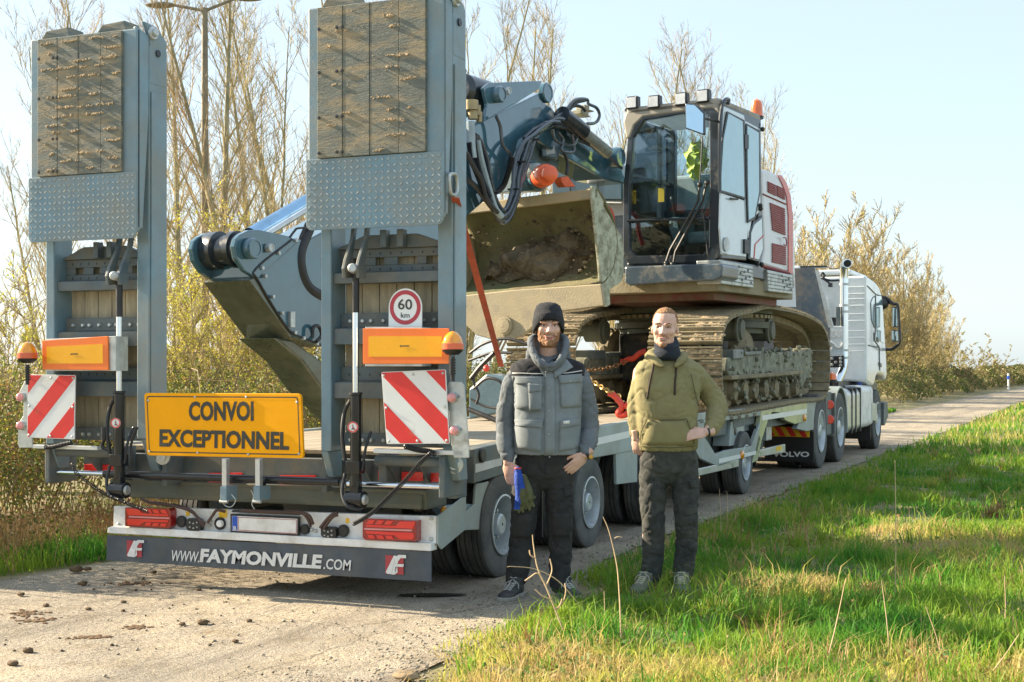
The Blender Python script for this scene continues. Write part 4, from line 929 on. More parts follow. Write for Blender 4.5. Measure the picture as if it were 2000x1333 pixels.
mb = MB(); mb.tube([P(*e2(880, 650), pl=SP(.0)), P(*e2(1010, 708), pl=SP(.0))], .008, 4); mb.build('cover_line', louv, house); mb = MB(); mb.tube([P(*e2(870, 1048), pl=SP(.0)), P(*e2(1022, 1088), pl=SP(.0))], .02, 4); mb.build('cover_line', louv, house)
for q, n in ((((905, 580), (948, 600), (950, 662), (907, 640)), 6), (((955, 602), (997, 622), (999, 684), (957, 662)), 6), (((918, 698), (998, 730), (1002, 880), (932, 852)), 13), (((930, 922), (1004, 940), (1005, 1046), (930, 1030)), 9)):
    w = [P(*e2(x, y), pl=SP(-.006)) for x, y in q]
    mb = MB(); mb.prism([p for p in w], E*.0045); fr = mb.build('louvre_recess', mat('louvre_dark', (.38, .18, .18), .6) if 'louvre_dark' not in MATS else MATS['louvre_dark'], house)
    for k in range(n):
        a, b = w[0].lerp(w[3], (k+.3)/n), w[1].lerp(w[2], (k+.3)/n); dz = (w[3]-w[0])*(.45/n)
        mb = MB(); mb.prism([a, b, b+dz, a+dz], E*.014); mb.build('louvre_slat', louv, fr)
mb = MB(); mb.tube(bez([P(*e2(x, y), pl=SP(.03)) for x, y in ((993, 893), (1006, 896), (1010, 935), (995, 930))]), .008, 5); mb.build('latch_handle', louv, house)
for x, y in ((877, 292), (865, 715), (867, 732), (872, 1040)): mb = MB(); mb.ball(P(*e2(x, y), pl=SP(.03)), .03, 8, 6); mb.build('rubber_stop', black, exc)
lbox('rear_lamp_bracket', -.35, -.15, cabL+.15, cabL+.5, zt-.62, zt-.52, black)
# dark house front beside the cab (through which the boom passes)
xs_('tank_cover', [(1075, 285), (1112, 266), (1214, 322), (1216, 392), (1078, 392)], mat('tank_glossy', (.03, .06, .075), .06, coat=1, rvar=.02), 1.2, FP(-.75), .02)
lbox('house_front', -2.5, -1.25, .9, 2.0, zb-.1, zb+.70, cabf)
mb = MB(); mb.tube([P(1078, 394, pl=FP(-.6)), P(1214, 397, pl=FP(-.6))], .012, 6); mb.build('cover_edge', galv, exc)
for x0 in (1112, 1166): slab('cover_seam', rpx(x0, 290 if x0 < 1150 else 310, x0+1.5, 392), black, exc, .01, pl=FP(-.735))
mb = MB(); mb.tube(bez([P(x, y, pl=FP(.3)) for x, y in ((1178, 404), (1190, 410), (1196, 425), (1198, 445), (1206, 470))]), .03, 8); mb.build('red_handrail', redp, exc, smooth=True)
# slewing ring and undercarriage
mb = MB(); c = (.1, 10.5, 0); prof = [(1.95, .75), (1.97, .98), (2.03, .98), (2.04, 1.05), (2.12, 1.05), (2.13, 1.0), (2.22, 1.0), (2.23, 1.06), (2.30, 1.06), (2.32, .98), (pzb, .95)]
mb.lathe(prof, (c[0], c[1], 0), (0, 0, 1), 48); sr = mb.build('slewing_ring', oldsteel, exc, smooth=True)
mb = MB()
for k in range(60):
    a = 2*PI*k/60; p = Vector((c[0]+1.0*math.cos(a), c[1]+1.0*math.sin(a), 2.17)); u = Vector((math.cos(a), math.sin(a), 0)); w_ = Vector((-u.y, u.x, 0))
    mb.prism([p-w_*.03+u*.0, p+w_*.03, p+w_*.03+u*.07, p-w_*.03+u*.07], (0, 0, .04))
mb.build('ring_teeth', buckm, sr, kind='stuff')
mb = MB(); mb.box((-.55, 9.3, 1.35), (.6, 12.6, 1.95)); mb.box((-.8, 9.6, 1.3), (.9, 12.2, 1.75)); mb.prism([(-.5, 9.3, 1.94), (.55, 9.3, 1.94), (.55, 9.22, 1.90), (.55, 9.22, 1.36), (-.5, 9.22, 1.36), (-.5, 9.22, 1.90)], (0, .08, 0)); mb.build('car_body', mat('car_body', (.03, .033, .035), .5, dirt=(.2, .16, .09), dirt_amt=.36, dirt_scale=5), exc, bevel=.01)
# ---- tracks
TX = 1.30; TW = .86
tp = [(1430, 803), (1419, 790), (1413, 755), (1411, 705), (1413, 660), (1424, 630), (1445, 617), (1470, 612), (1498, 604), (1525, 607), (1555, 613), (1585, 624), (1607, 640), (1618, 668), (1621, 710), (1618, 755), (1608, 775), (1560, 781), (1500, 791)]
ty = [P(x, y, X=TX) for x, y in tp]; loop = ty+[ty[0]]
q = [ty[-1]]+ty+[ty[0], ty[1]]; sm = []
for i in range(1, len(q)-2):
    for k in range(8):
        t = k/8; a, b, c_, d_ = q[i-1], q[i], q[i+1], q[i+2]
        sm.append(.5*((2*b)+(c_-a)*t+(2*a-5*b+4*c_-d_)*t*t+(3*b-a-3*c_+d_)*t**3))
sm.append(sm[0]); cum = [0]
for i in range(1, len(sm)): cum.append(cum[-1]+(sm[i]-sm[i-1]).length)
tot = cum[-1]; NS = int(round(tot/.17)); pit = tot/NS
cenY = sum(p.y for p in ty)/len(ty); cenZ = sum(p.z for p in ty)/len(ty)
# frame mesh (thing part 'track'), then rollers etc. as sub parts
Mi = wmat(exc).inverted()
mb = MB(); mb.prism([P(x, y, X=TX-.08) for x, y in E4([(975, 640), (1040, 600), (1440, 590), (1560, 580), (1620, 560), (1625, 740), (1545, 880), (1530, 780), (1000, 815), (960, 740)])], (-.5, 0, 0))
track = mb.build('track', mat('frame_clay', (.16, .16, .115), .7, var=.3, scale=5, dirt=(.32, .33, .24), dirt_amt=.46, dirt_scale=8, dirt_sharp=.1, bump=1, bscale=35), exc, bevel=.03)
subs = []
def tsub(mb, nm, m, **k): o = mb.build(nm, m, track, **k); subs.append(o); return o
for x in (1010, 1090, 1170, 1250, 1330, 1410, 1490):
    mb = MB(); mb.lathe([(-.62, .16), (-.2, .16), (-.18, .19), (-.1, .19), (-.08, .13), (.0, .12), (.02, .05)], P(*e4(x+20, 890-(x-1010)*.05), X=TX-.12), (1, 0, 0), 18); tsub(mb, 'bottom_roller', trackm, smooth=True)
for x, y in ((1060, 415), (1300, 425)):
    mb = MB(); mb.lathe([(-.6, .07), (-.25, .07), (-.24, .14), (-.04, .14), (-.03, .17), (.0, .17), (.01, .13), (.04, .12), (.05, .02)], P(*e4(x, y), X=TX-.16), (1, 0, 0), 24); tsub(mb, 'top_roller', oldsteel, smooth=True)
for i_, (x, y) in enumerate(((1462, 712), (1585, 712))):
    o = P(x, y, X=TX-.3); mb = MB(); prof = [(-.2, .1), (-.18, .44), (-.05, .45), (.0, .40), (.02, .2), (.03, .02)]; mb.lathe(prof, o, (1, 0, 0), 28)
    for k in range(14):
        a = 2*PI*k/14; mb.ball(o+Vector((-.1, math.cos(a)*.44, math.sin(a)*.44)), .06, 6, 5)
    tsub(mb, 'sprocket' if i_ == 0 else 'idler', trackm, smooth=True)
for q in (((1010, 570), (1090, 572), (1090, 640), (1012, 650)), ((1425, 585), (1475, 580), (1475, 630), (1430, 635)), ((1110, 590), (1230, 585), (1228, 612), (1112, 620))):
    mb = MB(); mb.prism([P(*e4(x, y), X=TX-.05) for x, y in q], (-.25, 0, 0)); tsub(mb, 'frame_guard', mat('guard_steel', (.14, .17, .18), .4, dirt=(.2, .18, .13), dirt_amt=.45) if 'guard_steel' not in MATS else MATS['guard_steel'], bevel=.01)
mb = MB(); a, b = P(*e4(1000, 810), X=TX-.03), P(*e4(1550, 765), X=TX-.03); mb.prism([a, b, b+Vector((0, 0, .05)), a+Vector((0, 0, .05))], (-.2, 0, 0)); tsub(mb, 'frame_guard', trackm, bevel=.01)
# clay clods packed on the frame
mb = MB(); rg = random.Random(5)
for k in range(420):
    x = rg.uniform(985, 1620); band = rg.random()
    y = rg.gauss(600, 18) if band < .3 else rg.gauss(780, 45) if band < .75 else rg.uniform(600, 960)
    X = TX-.05-rg.random()*.2; s = rg.uniform(.012, .045); p = P(*e4(x, y), X=X)
    mb.ball(p, (s*rg.uniform(.6, 1), s*rg.uniform(.8, 1.8), s*rg.uniform(.5, 1.2)), 6, 4)
mb.v = [tuple(Vector(p)+Vector((noise.noise(Vector(p)*30), noise.noise(Vector(p)*31+Vector((5, 0, 0))), noise.noise(Vector(p)*29)))*.012) for p in mb.v]
tsub(mb, 'packed_clay', MATS['frame_clay'], kind='stuff')
# inner chain band
mb = MB(); n = len(sm)-1; ring_o = []; 
for i in range(0, n, 2):
    p = sm[i]; d_ = (sm[(i+1) % n]-sm[i-1]).normalized(); nn = Vector((0, d_.z, -d_.y)); 
    if nn.dot(Vector((0, p.y-cenY, p.z-cenZ))) > 0: nn = -nn
    for dx, h in ((-.28, .03), (-.28, .11), (-.42, .11), (-.42, .03)): ring_o.append(Vector((TX+dx, p.y, p.z))+nn*h)
m_ = len(ring_o)//4
mb.add(ring_o, [(4*i+j, 4*((i+1) % m_)+j, 4*((i+1) % m_)+(j+1) % 4, 4*i+(j+1) % 4) for i in range(m_) for j in range(4)])
tsub(mb, 'chain_link_band', trackm)
# one shoe mesh
mb = MB(); hp = pit/2
prof = [(-hp*.93, 0), (-hp*.93, .028), (-hp*.80, .062), (-hp*.62, .062), (-hp*.55, .030), (-.012, .030), (-.006, .052), (.018, .052), (.024, .030), (hp*.60, .030), (hp*.68, .056), (hp*.85, .056), (hp*.93, .022), (hp*.93, 0)]
rg = random.Random(1)
mb.prism([(0, y, z) for y, z in prof], (-TW, 0, 0)); mb.v = [tuple(Vector(p)) for p in mb.v]
me_ = mb.build('shoe', trackm, None, bevel=.004); shoe_me = me_.data; col.objects.unlink(me_); bpy.data.objects.remove(me_)
# clod meshes stuck on shoes
clods = []
for s in range(4):
    mb = MB(); rg = random.Random(40+s)
    for k in range(26):
        r = rg.uniform(.012, .04); x = -rg.uniform(.03, TW-.03); c_ = Vector((x, rg.uniform(-hp*.6, hp*.6), .035)); mb.ball(c_, (r*2.2, r, r*.55), 6, 4)
    mb.v = [tuple(Vector(p)+Vector((noise.noise(Vector(p)*25), noise.noise(Vector(p)*26), noise.noise(Vector(p)*27)))*.02) for p in mb.v]
    o = mb.build('shoe_clay', mud, None); clods.append(o.data); col.objects.unlink(o); bpy.data.objects.remove(o)
j = 0; shoes = []
for k in range(NS):
    s = pit*(k+.5)
    while cum[j+1] < s: j += 1
    p = sm[j].lerp(sm[j+1], (s-cum[j])/(cum[j+1]-cum[j])); d_ = (sm[j+1]-sm[j]).normalized(); 
    nn = Vector((0, -d_.z, d_.y))
    if nn.dot(Vector((0, p.y-cenY, p.z-cenZ))) < 0: nn = -nn
    xx = Vector((1, 0, 0)); yy = nn.cross(xx)
    R = Matrix((xx, yy, nn)).transposed().to_4x4()
    o = bpy.data.objects.new('shoe', shoe_me); col.objects.link(o); o.parent = track
    M4 = Mi @ Matrix.Translation(Vector((TX, p.y, p.z))) @ R
    o.location, q_, _ = M4.decompose(); o.rotation_euler = q_.to_euler(); subs.append(o); shoes.append((o, M4))
mbm = MB()
for k, (o, M4) in enumerate(shoes):
    me2 = clods[k % 4]; W4 = wmat(exc) @ M4; mbm.add([W4 @ v.co for v in me2.vertices], [tuple(p.vertices) for p in me2.polygons])
tsub(mbm, 'shoe_mud', mud, kind='stuff')
t2 = track.copy(); col.objects.link(t2); t2.parent = exc
off = wmat(exc).to_3x3().inverted() @ Vector((-1.74, 0, 0)); t2.location = Vector(track.location)+off
for o in subs:
    if o.name.startswith('packed'): continue
    c_ = o.copy(); col.objects.link(c_); c_.parent = t2
# ---- boom
bo = [(530, 460), (566, 464), (600, 470), (690, 420), (909, 255), (960, 228), (1056, 181), (1060, 235), (1022, 273), (982, 362), (910, 425), (760, 580), (700, 672), (628, 678), (569, 656), (497, 543), (497, 518), (520, 480)]
boom = xs_('boom', bo, [bluep], .50, BP(0), .012)
xs_('boom_underplate', [(497, 543), (569, 656), (569, 662), (487, 548)], boomin, .5, BP(.012), .004, boom)
mb = MB(); mb.prism([P(x, y, pl=BP(-.06)) for x, y in ((536, 660), (572, 664), (631, 708), (700, 780), (700, 830), (631, 762), (590, 705))], -E*.42); mb.build('boom_tail', boomin, exc, bevel=.02)
nose = [(470, 458), (487, 450), (505, 449), (566, 462), (584, 472), (530, 520), (503, 545), (478, 530), (462, 505), (458, 482), (462, 466)]
xs_('side_fork', nose, bluep, .05, BP(.02), .008, boom)
mb = MB(); mb.prism([P(x, y, pl=BP(.0))-E*.46 for x, y in nose], -E*.05); mb.build('side_fork', bluep, boom, bevel=.008)
xs_('side_fork', E1([(250, 205), (300, 165), (660, 150), (690, 180), (668, 222), (258, 462), (280, 330)]), bluep, .04, BP(.04), .008, boom)
mb = MB(); mb.prism([P(x, y, pl=BP(-.42)) for x, y in E1([(245, 205), (300, 165), (700, 150), (690, 200), (668, 222), (258, 452)])], -E*.06); mb.build('side_fork', bluep, boom, bevel=.008)
def pin(x, y, r, l, pl, par, m=bluep, nm='pivot_pin', n=28):
    mb = MB(); mb.lathe([(0, r), (l*.8, r), (l, r*.9), (l, r*.72), (l*.9, r*.70), (l*.9, .005)], P(x, y, pl=pl), E, n); return mb.build(nm, m, par, smooth=True)
pin(487, 486, .085, .07, BP(.03), boom); pin(522, 485, .036, .05, BP(.03), boom, galv, 'pin_bolt')
pin(*e1(345, 258), .085, .09, BP(.04), boom); pin(*e1(415, 230), .04, .06, BP(.04), boom, galv, 'pin_bolt'); pin(*e1(715, 245), .11, .06, BP(-.02), boom)
mb = MB(); o = P(488, 486, pl=BP(-.03)); mb.lathe([(0, .13), (.12, .13), (.12, .15), (.17, .15), (.17, .12), (.3, .12), (.31, .155), (.42, .155), (.45, .13)], o, -E, 28); mb.build('nose_drum', cabf, boom, smooth=True)
def tube_px(nm, pts, r, m, pl, par=exc, n=12, sm_=True):
    mb = MB(); w = [P(x, y, pl=pl) for x, y in pts]
    mb.tube(bez(w) if len(w) > 2 else w, r, n); return mb.build(nm, m, par, smooth=True)
tube_px('cylinder_rod', [(490, 462), (680, 350)], .075, mat('rod_blue', (.35, .55, .75), .12, 1, rvar=.03), BP(-.2), n=20)
tube_px('cylinder_barrel', [(672, 354), (935, 188)], .12, cabf, BP(-.2), n=20)
tube_px('grease_pipe', [(500, 472), (640, 385)], .025, alu, BP(-.02)); 
mb = MB(); o = P(*e1(150, 240), pl=BP(-.2)); mb.lathe([(-.3, .17), (.15, .17), (.2, .12)], o, -D, 20); mb.build('barrel_gland', cabf, exc, smooth=True)
# lubrication line along the boom edge with clips
for pts in ([(570, 468), (500, 525), (505, 550), (560, 640), (590, 660), (631, 675)], [(631, 446), (585, 446), (575, 452), (566, 464)]): tube_px('grease_line', pts, .010, black, BP(.02), boom, 6)
mb = MB()
for x, y in ((509, 524), (541, 495), (515, 540), (530, 580), (548, 612), (573, 650), (590, 661), (616, 672), (575, 470)): mb.lathe([(0, .016), (.03, .016)], P(x, y, pl=BP(.01)), E, 8)
mb.build('line_clip', galv, boom, kind='stuff')
xs_('boom_step', rpx(568, 609, 577, 640), galv, .03, BP(.03), .003, boom); tube_px('boom_hose', [(610, 660), (612, 640), (622, 638), (628, 655), (618, 668)], .016, black, BP(.05), boom, 8)
mb = MB(); w = [P(x, y, pl=BP(-.02)) for x, y in ((606, 440), (585, 500), (600, 560), (650, 590))]; mb.tube(bez(w), .05, 10); mb.build('thick_hose', rubberh, boom, smooth=True)
# base arm and its cylinders
arm = xs_('boom_base', [(1056, 196), (1076, 208), (1098, 235), (1150, 268), (1212, 318), (1225, 360), (1180, 350), (1090, 300), (1050, 275)], bluep, .4, BP(-.05), .02)
tube_px('boom_cylinder', [e1(850, 410), e1(1010, 540)], .10, cabf, BP(.1)); tube_px('boom_cylinder', [e1(1010, 545), e1(1200, 700)], .075, mat('barrel_gold', (.22, .24, .22), .3, coat=.5), BP(.1)); pin(*e1(1240, 740), .12, .12, BP(.0), arm)
# hoses
hrg = random.Random(11)
def hose(pts, r, nm='hose', m=rubberh, sp=0, cor=False, pl0=None):
    base = pl0 if pl0 is not None else .10
    w = [P(*e1(x, y), pl=BP(base+sp)) for x, y in pts]; b = bez(w, 10)
    if cor:
        b2 = []; rr = []
        for i in range(len(b)-1):
            for k in range(4): b2.append(b[i].lerp(b[i+1], k/4)); rr.append(r*(1.0 if k % 2 else .78))
        mb = MB(); mb.tube(b2, rr, 8)
    else: mb = MB(); mb.tube(b, r, 8)
    return mb.build(nm, m, exc, smooth=not cor)
hosel = mat('hose_sheen', (.05, .065, .085), .25, coat=.5); hoseg = mat('hose_sleeve', (.30, .38, .42), .35)
core_ = [(860, 450), (790, 450), (690, 530), (610, 600), (560, 720), (520, 880), (500, 1000), (450, 1140), (400, 1190), (350, 1130), (300, 980), (250, 800), (215, 640), (190, 560)]
for k in range(9):
    o_ = (k-4)*13; pts = []
    for i, (x, y) in enumerate(core_):
        t = i/(len(core_)-1); c_ = Vector((400, 700)); v = Vector((x, y))-c_; v = v.normalized()*o_*(.6+.5*math.sin(t*PI)); pts.append((x+v.x+hrg.uniform(-6, 6), y+v.y+hrg.uniform(-6, 6)))
    hose(pts, hrg.choice((.017, .021, .024)), m=hrg.choice((rubberh, hosel, hosel)), sp=hrg.uniform(0, .08))
hose([(205, 610), (240, 780), (290, 960), (340, 1120), (390, 1190)], .034, m=hoseg, sp=.1)
hose([(140, 620), (165, 760), (230, 930), (310, 1090)], .03, cor=True, sp=.1); hose([(180, 610), (200, 760), (240, 900), (300, 1040)], .03, cor=True, sp=.12); hose([(125, 900), (190, 960), (260, 1050), (330, 1140)], .026, sp=.1)
hose([(120, 700), (170, 800), (230, 900), (280, 1060), (360, 1160)], .022, sp=.15); hose([(250, 1000), (330, 1010), (400, 960), (440, 860), (470, 740)], .03, cor=True, sp=.05)
hose([(150, 460), (155, 560), (160, 660), (170, 740)], .045, m=hoseg, sp=.1)
for pts in ([(780, 450), (870, 390), (950, 300), (1040, 292), (1055, 330)], [(800, 440), (900, 380), (960, 320), (1030, 300)], [(870, 400), (940, 345), (1000, 350), (1030, 380)], [(1060, 330), (1120, 360), (1140, 420), (1110, 470), (1045, 480)], [(800, 470), (900, 490), (1000, 560), (1090, 650), (1200, 720), (1310, 820)], [(790, 500), (900, 520), (980, 600), (1060, 640)], [(820, 540), (860, 600), (850, 680), (900, 700), (945, 680), (930, 560)], [(780, 520), (800, 600), (870, 640), (940, 640), (980, 560)], [(870, 700), (895, 780), (890, 870)], [(350, 420), (380, 500), (400, 640), (450, 700), (480, 760)], [(1040, 490), (1040, 600), (1060, 640)], [(560, 590), (640, 520), (740, 470), (830, 470), (960, 520)], [(590, 620), (660, 560), (760, 500), (850, 500), (990, 560)]):
    hose(pts, .019, m=hosel if len(pts) > 4 else rubberh)
mb = MB(); rg = random.Random(3)
for (x0, y0, x1, y1) in ((960, 440, 1010, 500), (1000, 370, 1060, 420), (1030, 330, 1065, 380), (1015, 400, 1070, 430), (920, 420, 950, 470), (975, 470, 1040, 510), (1040, 360, 1100, 390)):
    a, b = P(*e1(x0, y0), pl=BP(.05)), P(*e1(x1, y1), pl=BP(.05)); mb.prism([a, Vector((b.x, b.y, a.z)), b, Vector((a.x, a.y, b.z))], -E*.12)
mb.build('valve_block', mat('valve_dusty', (.38, .36, .26), .6, var=.3), exc, bevel=.008)
for (x, y, r) in ((170, 400, .05), (205, 370, .035), (160, 330, .07), (220, 420, .03)): tube_px('hose_fitting', [e1(x, y-30), e1(x, y+45)], r, mat('fitting_brass', (.35, .27, .14), .4, .6) if 'fitting_brass' not in MATS else MATS['fitting_brass'], BP(.08), n=10)
for (x, y) in ((540, 770), (270, 900), (330, 1010), (640, 600), (480, 980), (380, 1160)):
    mb = MB(); o = P(*e1(x, y), pl=BP(.18)); mb.box(o-Vector((.06, .01, .008)), o+Vector((.06, .03, .008))); mb.build('cable_tie', black, exc)
# work light on the boom
lp = (K-E*1.0-D*1.2, (-D*.8+E*.6).normalized())
wl = xs_('boom_work_light', E1([(690, 628), (800, 600), (862, 640), (820, 748), (700, 728)]), mat('light_case', (.10, .16, .20), .25, coat=.5), .22, lp, .015)
xs_('lamp_glass', E1([(725, 650), (795, 645), (803, 706), (735, 715)]), MATS['lamp_glass'], .004, (lp[0]+lp[1]*.006, lp[1]), 0, wl)
# orange slew lamp and fittings
o = P(*e1(690, 885), pl=BP(.1)); ax = (E*.8-D*.6).normalized()
mb = MB(); mb.lathe([(-.2, .12), (-.02, .135), (0, .13)], o, ax, 24); mb.build('drum_seat', bluep, exc, smooth=True)
mb = MB(); mb.lathe([(0, .10), (.02, .125), (.16, .115), (.17, .085), (.27, .085), (.28, .07), (.285, .01)], o, ax, 28); mb.build('orange_drum', mat('orange_plastic', (.80, .13, .04), .35, coat=.3), exc, smooth=True)
pin(*e1(620, 855), .10, .10, BP(.0), exc, mat('cap_cream', (.45, .52, .52), .35)); pin(*e1(575, 850), .13, .1, BP(-.1), exc)
xs_('orange_clamp', E1([(850, 890), (900, 880), (925, 915), (960, 960), (880, 965), (855, 930)]), MATS['orange_plastic'], .1, BP(.12), .01)
xs_('linkage_plate', E1([(520, 910), (640, 940), (700, 990), (520, 1000)]), bluep, .1, BP(-.02), .01)
xs_('boom_foot', E1([(540, 560), (700, 520), (870, 540), (870, 700), (760, 960), (700, 1000), (470, 1000), (500, 880), (540, 720)]), mat('foot_grey', (.12, .17, .19), .3, coat=.4, dirt=(.2, .2, .17), dirt_amt=.35), .35, BP(-.2), .02)
# ---- bucket
Kb = P(1163, 480, pl=FP(1.75)); SB = (Kb, E); BWd = 1.86
bside = E3([(822, 40), (838, 42), (888, 130), (886, 155), (935, 240), (1000, 350), (1003, 560), (985, 600), (922, 640), (926, 728), (905, 740), (885, 735), (858, 440), (822, 110)])
rp = [P(x, y, pl=SB) for x, y in bside]
mb = MB(); mb.prism(rp, -E*.035); bk = mb.build('bucket', mat('side_clay', (.27, .27, .19), .85, var=.3, scale=6, dirt=(.50, .52, .40), dirt_amt=.5, dirt_scale=9, dirt_sharp=.08, bump=1.5, bscale=25), exc, bevel=.008)
drop = Vector((0, 0, -.045*BWd))
zt_ = P(*e3(825, 60), pl=SB).z; zl = P(*e3(868, 610), pl=SB).z; hh = zt_-zl
prof = [(0, 0), (.05, .005), (.22, -.10), (.38, -.28), (.47, -.50), (.44, -.72), (.32, -.88), (.12, -.985), (0, -1.0)]
prof = bez([Vector((a*1.1, b*hh, 0)) for a, b in prof], 5)
def shell(y_off, t_off):
    v = []; 
    for k in range(25):
        s = k/24
        for p in prof:
            b = Kb + D*(p.x+.01) - E*(BWd*s) + drop*s; b.z = zt_+p.y+drop.z*s
            nrm = 0
            n_ = noise.noise(Vector((s*7, p.x*6, p.y*4)))*.03+noise.noise(Vector((s*22, p.x*20, p.y*12)))*.012
            v.append(b-D*(n_*min(1, p.x*8)+ .05*min(1, p.x*4)*(.3+max(0, noise.noise(Vector((s*3+4, p.y*2, 1))))*1.6)))
    n = len(prof); return v, [(k*n+i, (k+1)*n+i, (k+1)*n+i+1, k*n+i+1) for k in range(24) for i in range(n-1)]
mb = MB(); mb.add(*shell(0, 0)); o = mb.build('bucket_bowl', bucki, bk, smooth=True)
sol = o.modifiers.new('t', 'SOLIDIFY'); sol.thickness = .03; sol.offset = 0
mb = MB(); c0 = P(1075, 512, pl=FP(1.36)); mb.ball(c0, (.60, .13, .23), 44, 30); mb.ball(c0+Vector((-.50, .06, -.10)), (.40, .11, .12), 32, 20); mb.ball(c0+Vector((.30, .02, .10)), (.25, .12, .28), 32, 20)
mb.v = [tuple(Vector(p)+Vector((noise.noise(Vector(p)*5), noise.noise(Vector(p)*6), noise.noise(Vector(p)*5.5)))*.10+Vector((noise.noise(Vector(p)*16), noise.noise(Vector(p)*17), noise.noise(Vector(p)*18)))*.03) for p in mb.v]
mb.build('caked_mud', mudd, bk, smooth=True)
mb = MB(); rg = random.Random(9)
for k in range(220): s_ = rg.uniform(.005, .022); mb.ball(Kb-E*rg.uniform(.1, BWd-.1)-D*(-.1)+Vector((0, 0, rg.uniform(-.5, .6)))+D*rg.uniform(.1, .25), (s_*1.5, s_, s_), 6, 4)
mb.build('loose_clods', mudd, bk, kind='stuff')
a = Kb.copy(); a.z = zt_+.0
mb = MB(); b_ = a-E*BWd+drop
mb.prism([a+Vector((0, 0, -.09))-D*.01, a+Vector((0, 0, .02))-D*.01, b_+Vector((0, 0, .02))-D*.01, b_+Vector((0, 0, -.09))-D*.01], D*.06); mb.build('bucket_lip', buckm, bk, bevel=.01)
mb = MB(); mb.prism([P(x, y, pl=FP(1.78)) for x, y in [(880, 580), (1000, 567), (1174, 555), (1180, 598), (1120, 606), (1066, 612), (1040, 640), (1022, 655), (1000, 664), (960, 664), (930, 655), (905, 630), (880, 625)]], D*.05); mb.build('cutting_plate', buckm, bk, bevel=.012)
mb = MB(); o = P(984, 636, pl=FP(1.79)); mb.lathe([(0, .11), (.02, .11), (.02, .085), (.03, .085), (.035, .02)], o, -D, 28); mb.build('lifting_eye', buckm, bk, smooth=True)
mb = MB(); o = Kb-E*BWd+drop; mb.prism([p-E*BWd+drop for p in rp], E*.035); mb.build('far_cheek', buckm, bk)
# linkage / hoses under the ramp side
for pts, r in (([(918, 690), (945, 672), (985, 662), (1030, 672)], .02), ([(915, 705), (960, 690), (1000, 690)], .018), ([(920, 740), (940, 715), (965, 690)], .035), ([(925, 760), (950, 740), (975, 745), (990, 765)], .02), ([(915, 800), (945, 812), (990, 830)], .035), ([(920, 780), (950, 795), (1000, 800)], .016), ([(930, 720), (925, 745), (935, 770), (930, 790)], .02)):
    mb = MB(); mb.tube(bez([P(x, y, pl=FP(3.2)) for x, y in pts]), r*.75, 8); mb.build('linkage_hose', rubberh, exc, smooth=True)
mb = MB(); mb.prism([P(x, y, pl=FP(2.6)) for x, y in [(915, 760), (950, 730), (1000, 740), (1010, 800), (915, 820)]], D*.3); mb.build('stick_end', MATS['light_case'], exc, bevel=.02)
mb = MB(); mb.ball(P(950, 720, pl=FP(3.3)), .035, 8, 6); mb.build('red_valve', redp, exc)
# vest hanging in the cab
mb = MB(); c = L(-.60, .70, zb+1.32); mb.ball(c, (.14, .07, .18), 24, 16); mb.ball(c+Vector((-.03, 0, -.17)), (.07, .05, .10), 16, 10); mb.ball(c+Vector((.05, 0, .05)), (.05, .05, .10), 16, 10)
mb.v = [tuple(Vector(p)+Vector((noise.noise(Vector(p)*22), noise.noise(Vector(p)*19), noise.noise(Vector(p)*17)))*.05) for p in mb.v]
tag(mb.build('high_vis_vest', mat('hivis', (.75, .85, .12), .6, var=.2), None, smooth=True), label='crumpled yellow high visibility vest hanging inside the excavator cab', cat='vest')

# ================================================================== TRUCK
truck = empty('tractor_truck', (0, 18, 0), label='white heavy tractor truck with chrome exhaust stack pulling the trailer', cat='truck')
def T5(l): return [t5(x, y) for x, y in l]
def ts(nm, pxs, m, d, X=None, Y=None, b=.006, par=truck, **k):
    kw = dict(X=X) if X is not None else dict(Y=Y)
    return slab(nm, pxs, m, par, d, bevel=b, **kw, **k)
YB = 17.8
side = T5([(640, 178), (660, 190), (700, 220), (722, 250), (735, 300), (742, 380), (758, 620), (762, 700), (764, 770), (756, 800), (745, 770), (728, 757), (712, 760), (700, 775), (690, 820), (680, 830), (645, 805), (645, 600)])
tc_ = ts('cab', side, whitec, 2.5, X=1.27, b=.04)
zc = P(1691, 538, X=1.27).z
for y in (620, 580, 540, 500, 440, 400, 350, 310, 280, 240):
    ts('wall_rib', [t5(535, y+2), t5(632, y), t5(632, y+9), t5(535, y+11)], whitec, .03, Y=YB-.03, b=.008, par=tc_)
ts('wall_panel', T5([(300, 300), (420, 310), (425, 430), (395, 470), (300, 480)]), whitec, .02, Y=YB-.02, b=.012, par=tc_)
ts('window_frame', T5([(668, 340), (678, 310), (690, 298), (700, 300), (700, 490), (690, 490), (672, 440)]), black, .02, X=1.275, b=.002, par=tc_)
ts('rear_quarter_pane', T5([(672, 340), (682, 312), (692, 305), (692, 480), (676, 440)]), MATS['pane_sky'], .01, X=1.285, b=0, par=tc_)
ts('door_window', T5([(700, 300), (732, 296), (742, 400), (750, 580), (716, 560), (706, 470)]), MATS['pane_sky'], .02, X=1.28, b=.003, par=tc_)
mb = MB(); 
for pts in ([(697, 295), (697, 500), (690, 560), (718, 600), (722, 740)], [(655, 590), (690, 600), (718, 600)], [(650, 240), (700, 290), (735, 300)]): mb.tube([P(*t5(x, y), X=1.275) for x, y in pts], .012, 4)
mb.build('panel_gap', paint_d, tc_)
ts('door_handle', T5([(722, 690), (734, 700), (734, 720), (722, 712)]), black, .03, X=1.29, b=.004, par=tc_)
ts('cab_print', T5([(686, 515), (696, 518), (696, 570), (686, 560)]), printb, .003, X=1.276, b=0, par=tc_); ts('cab_print', T5([(703, 540), (715, 548), (715, 575), (703, 565)]), printb, .003, X=1.276, b=0, par=tc_)
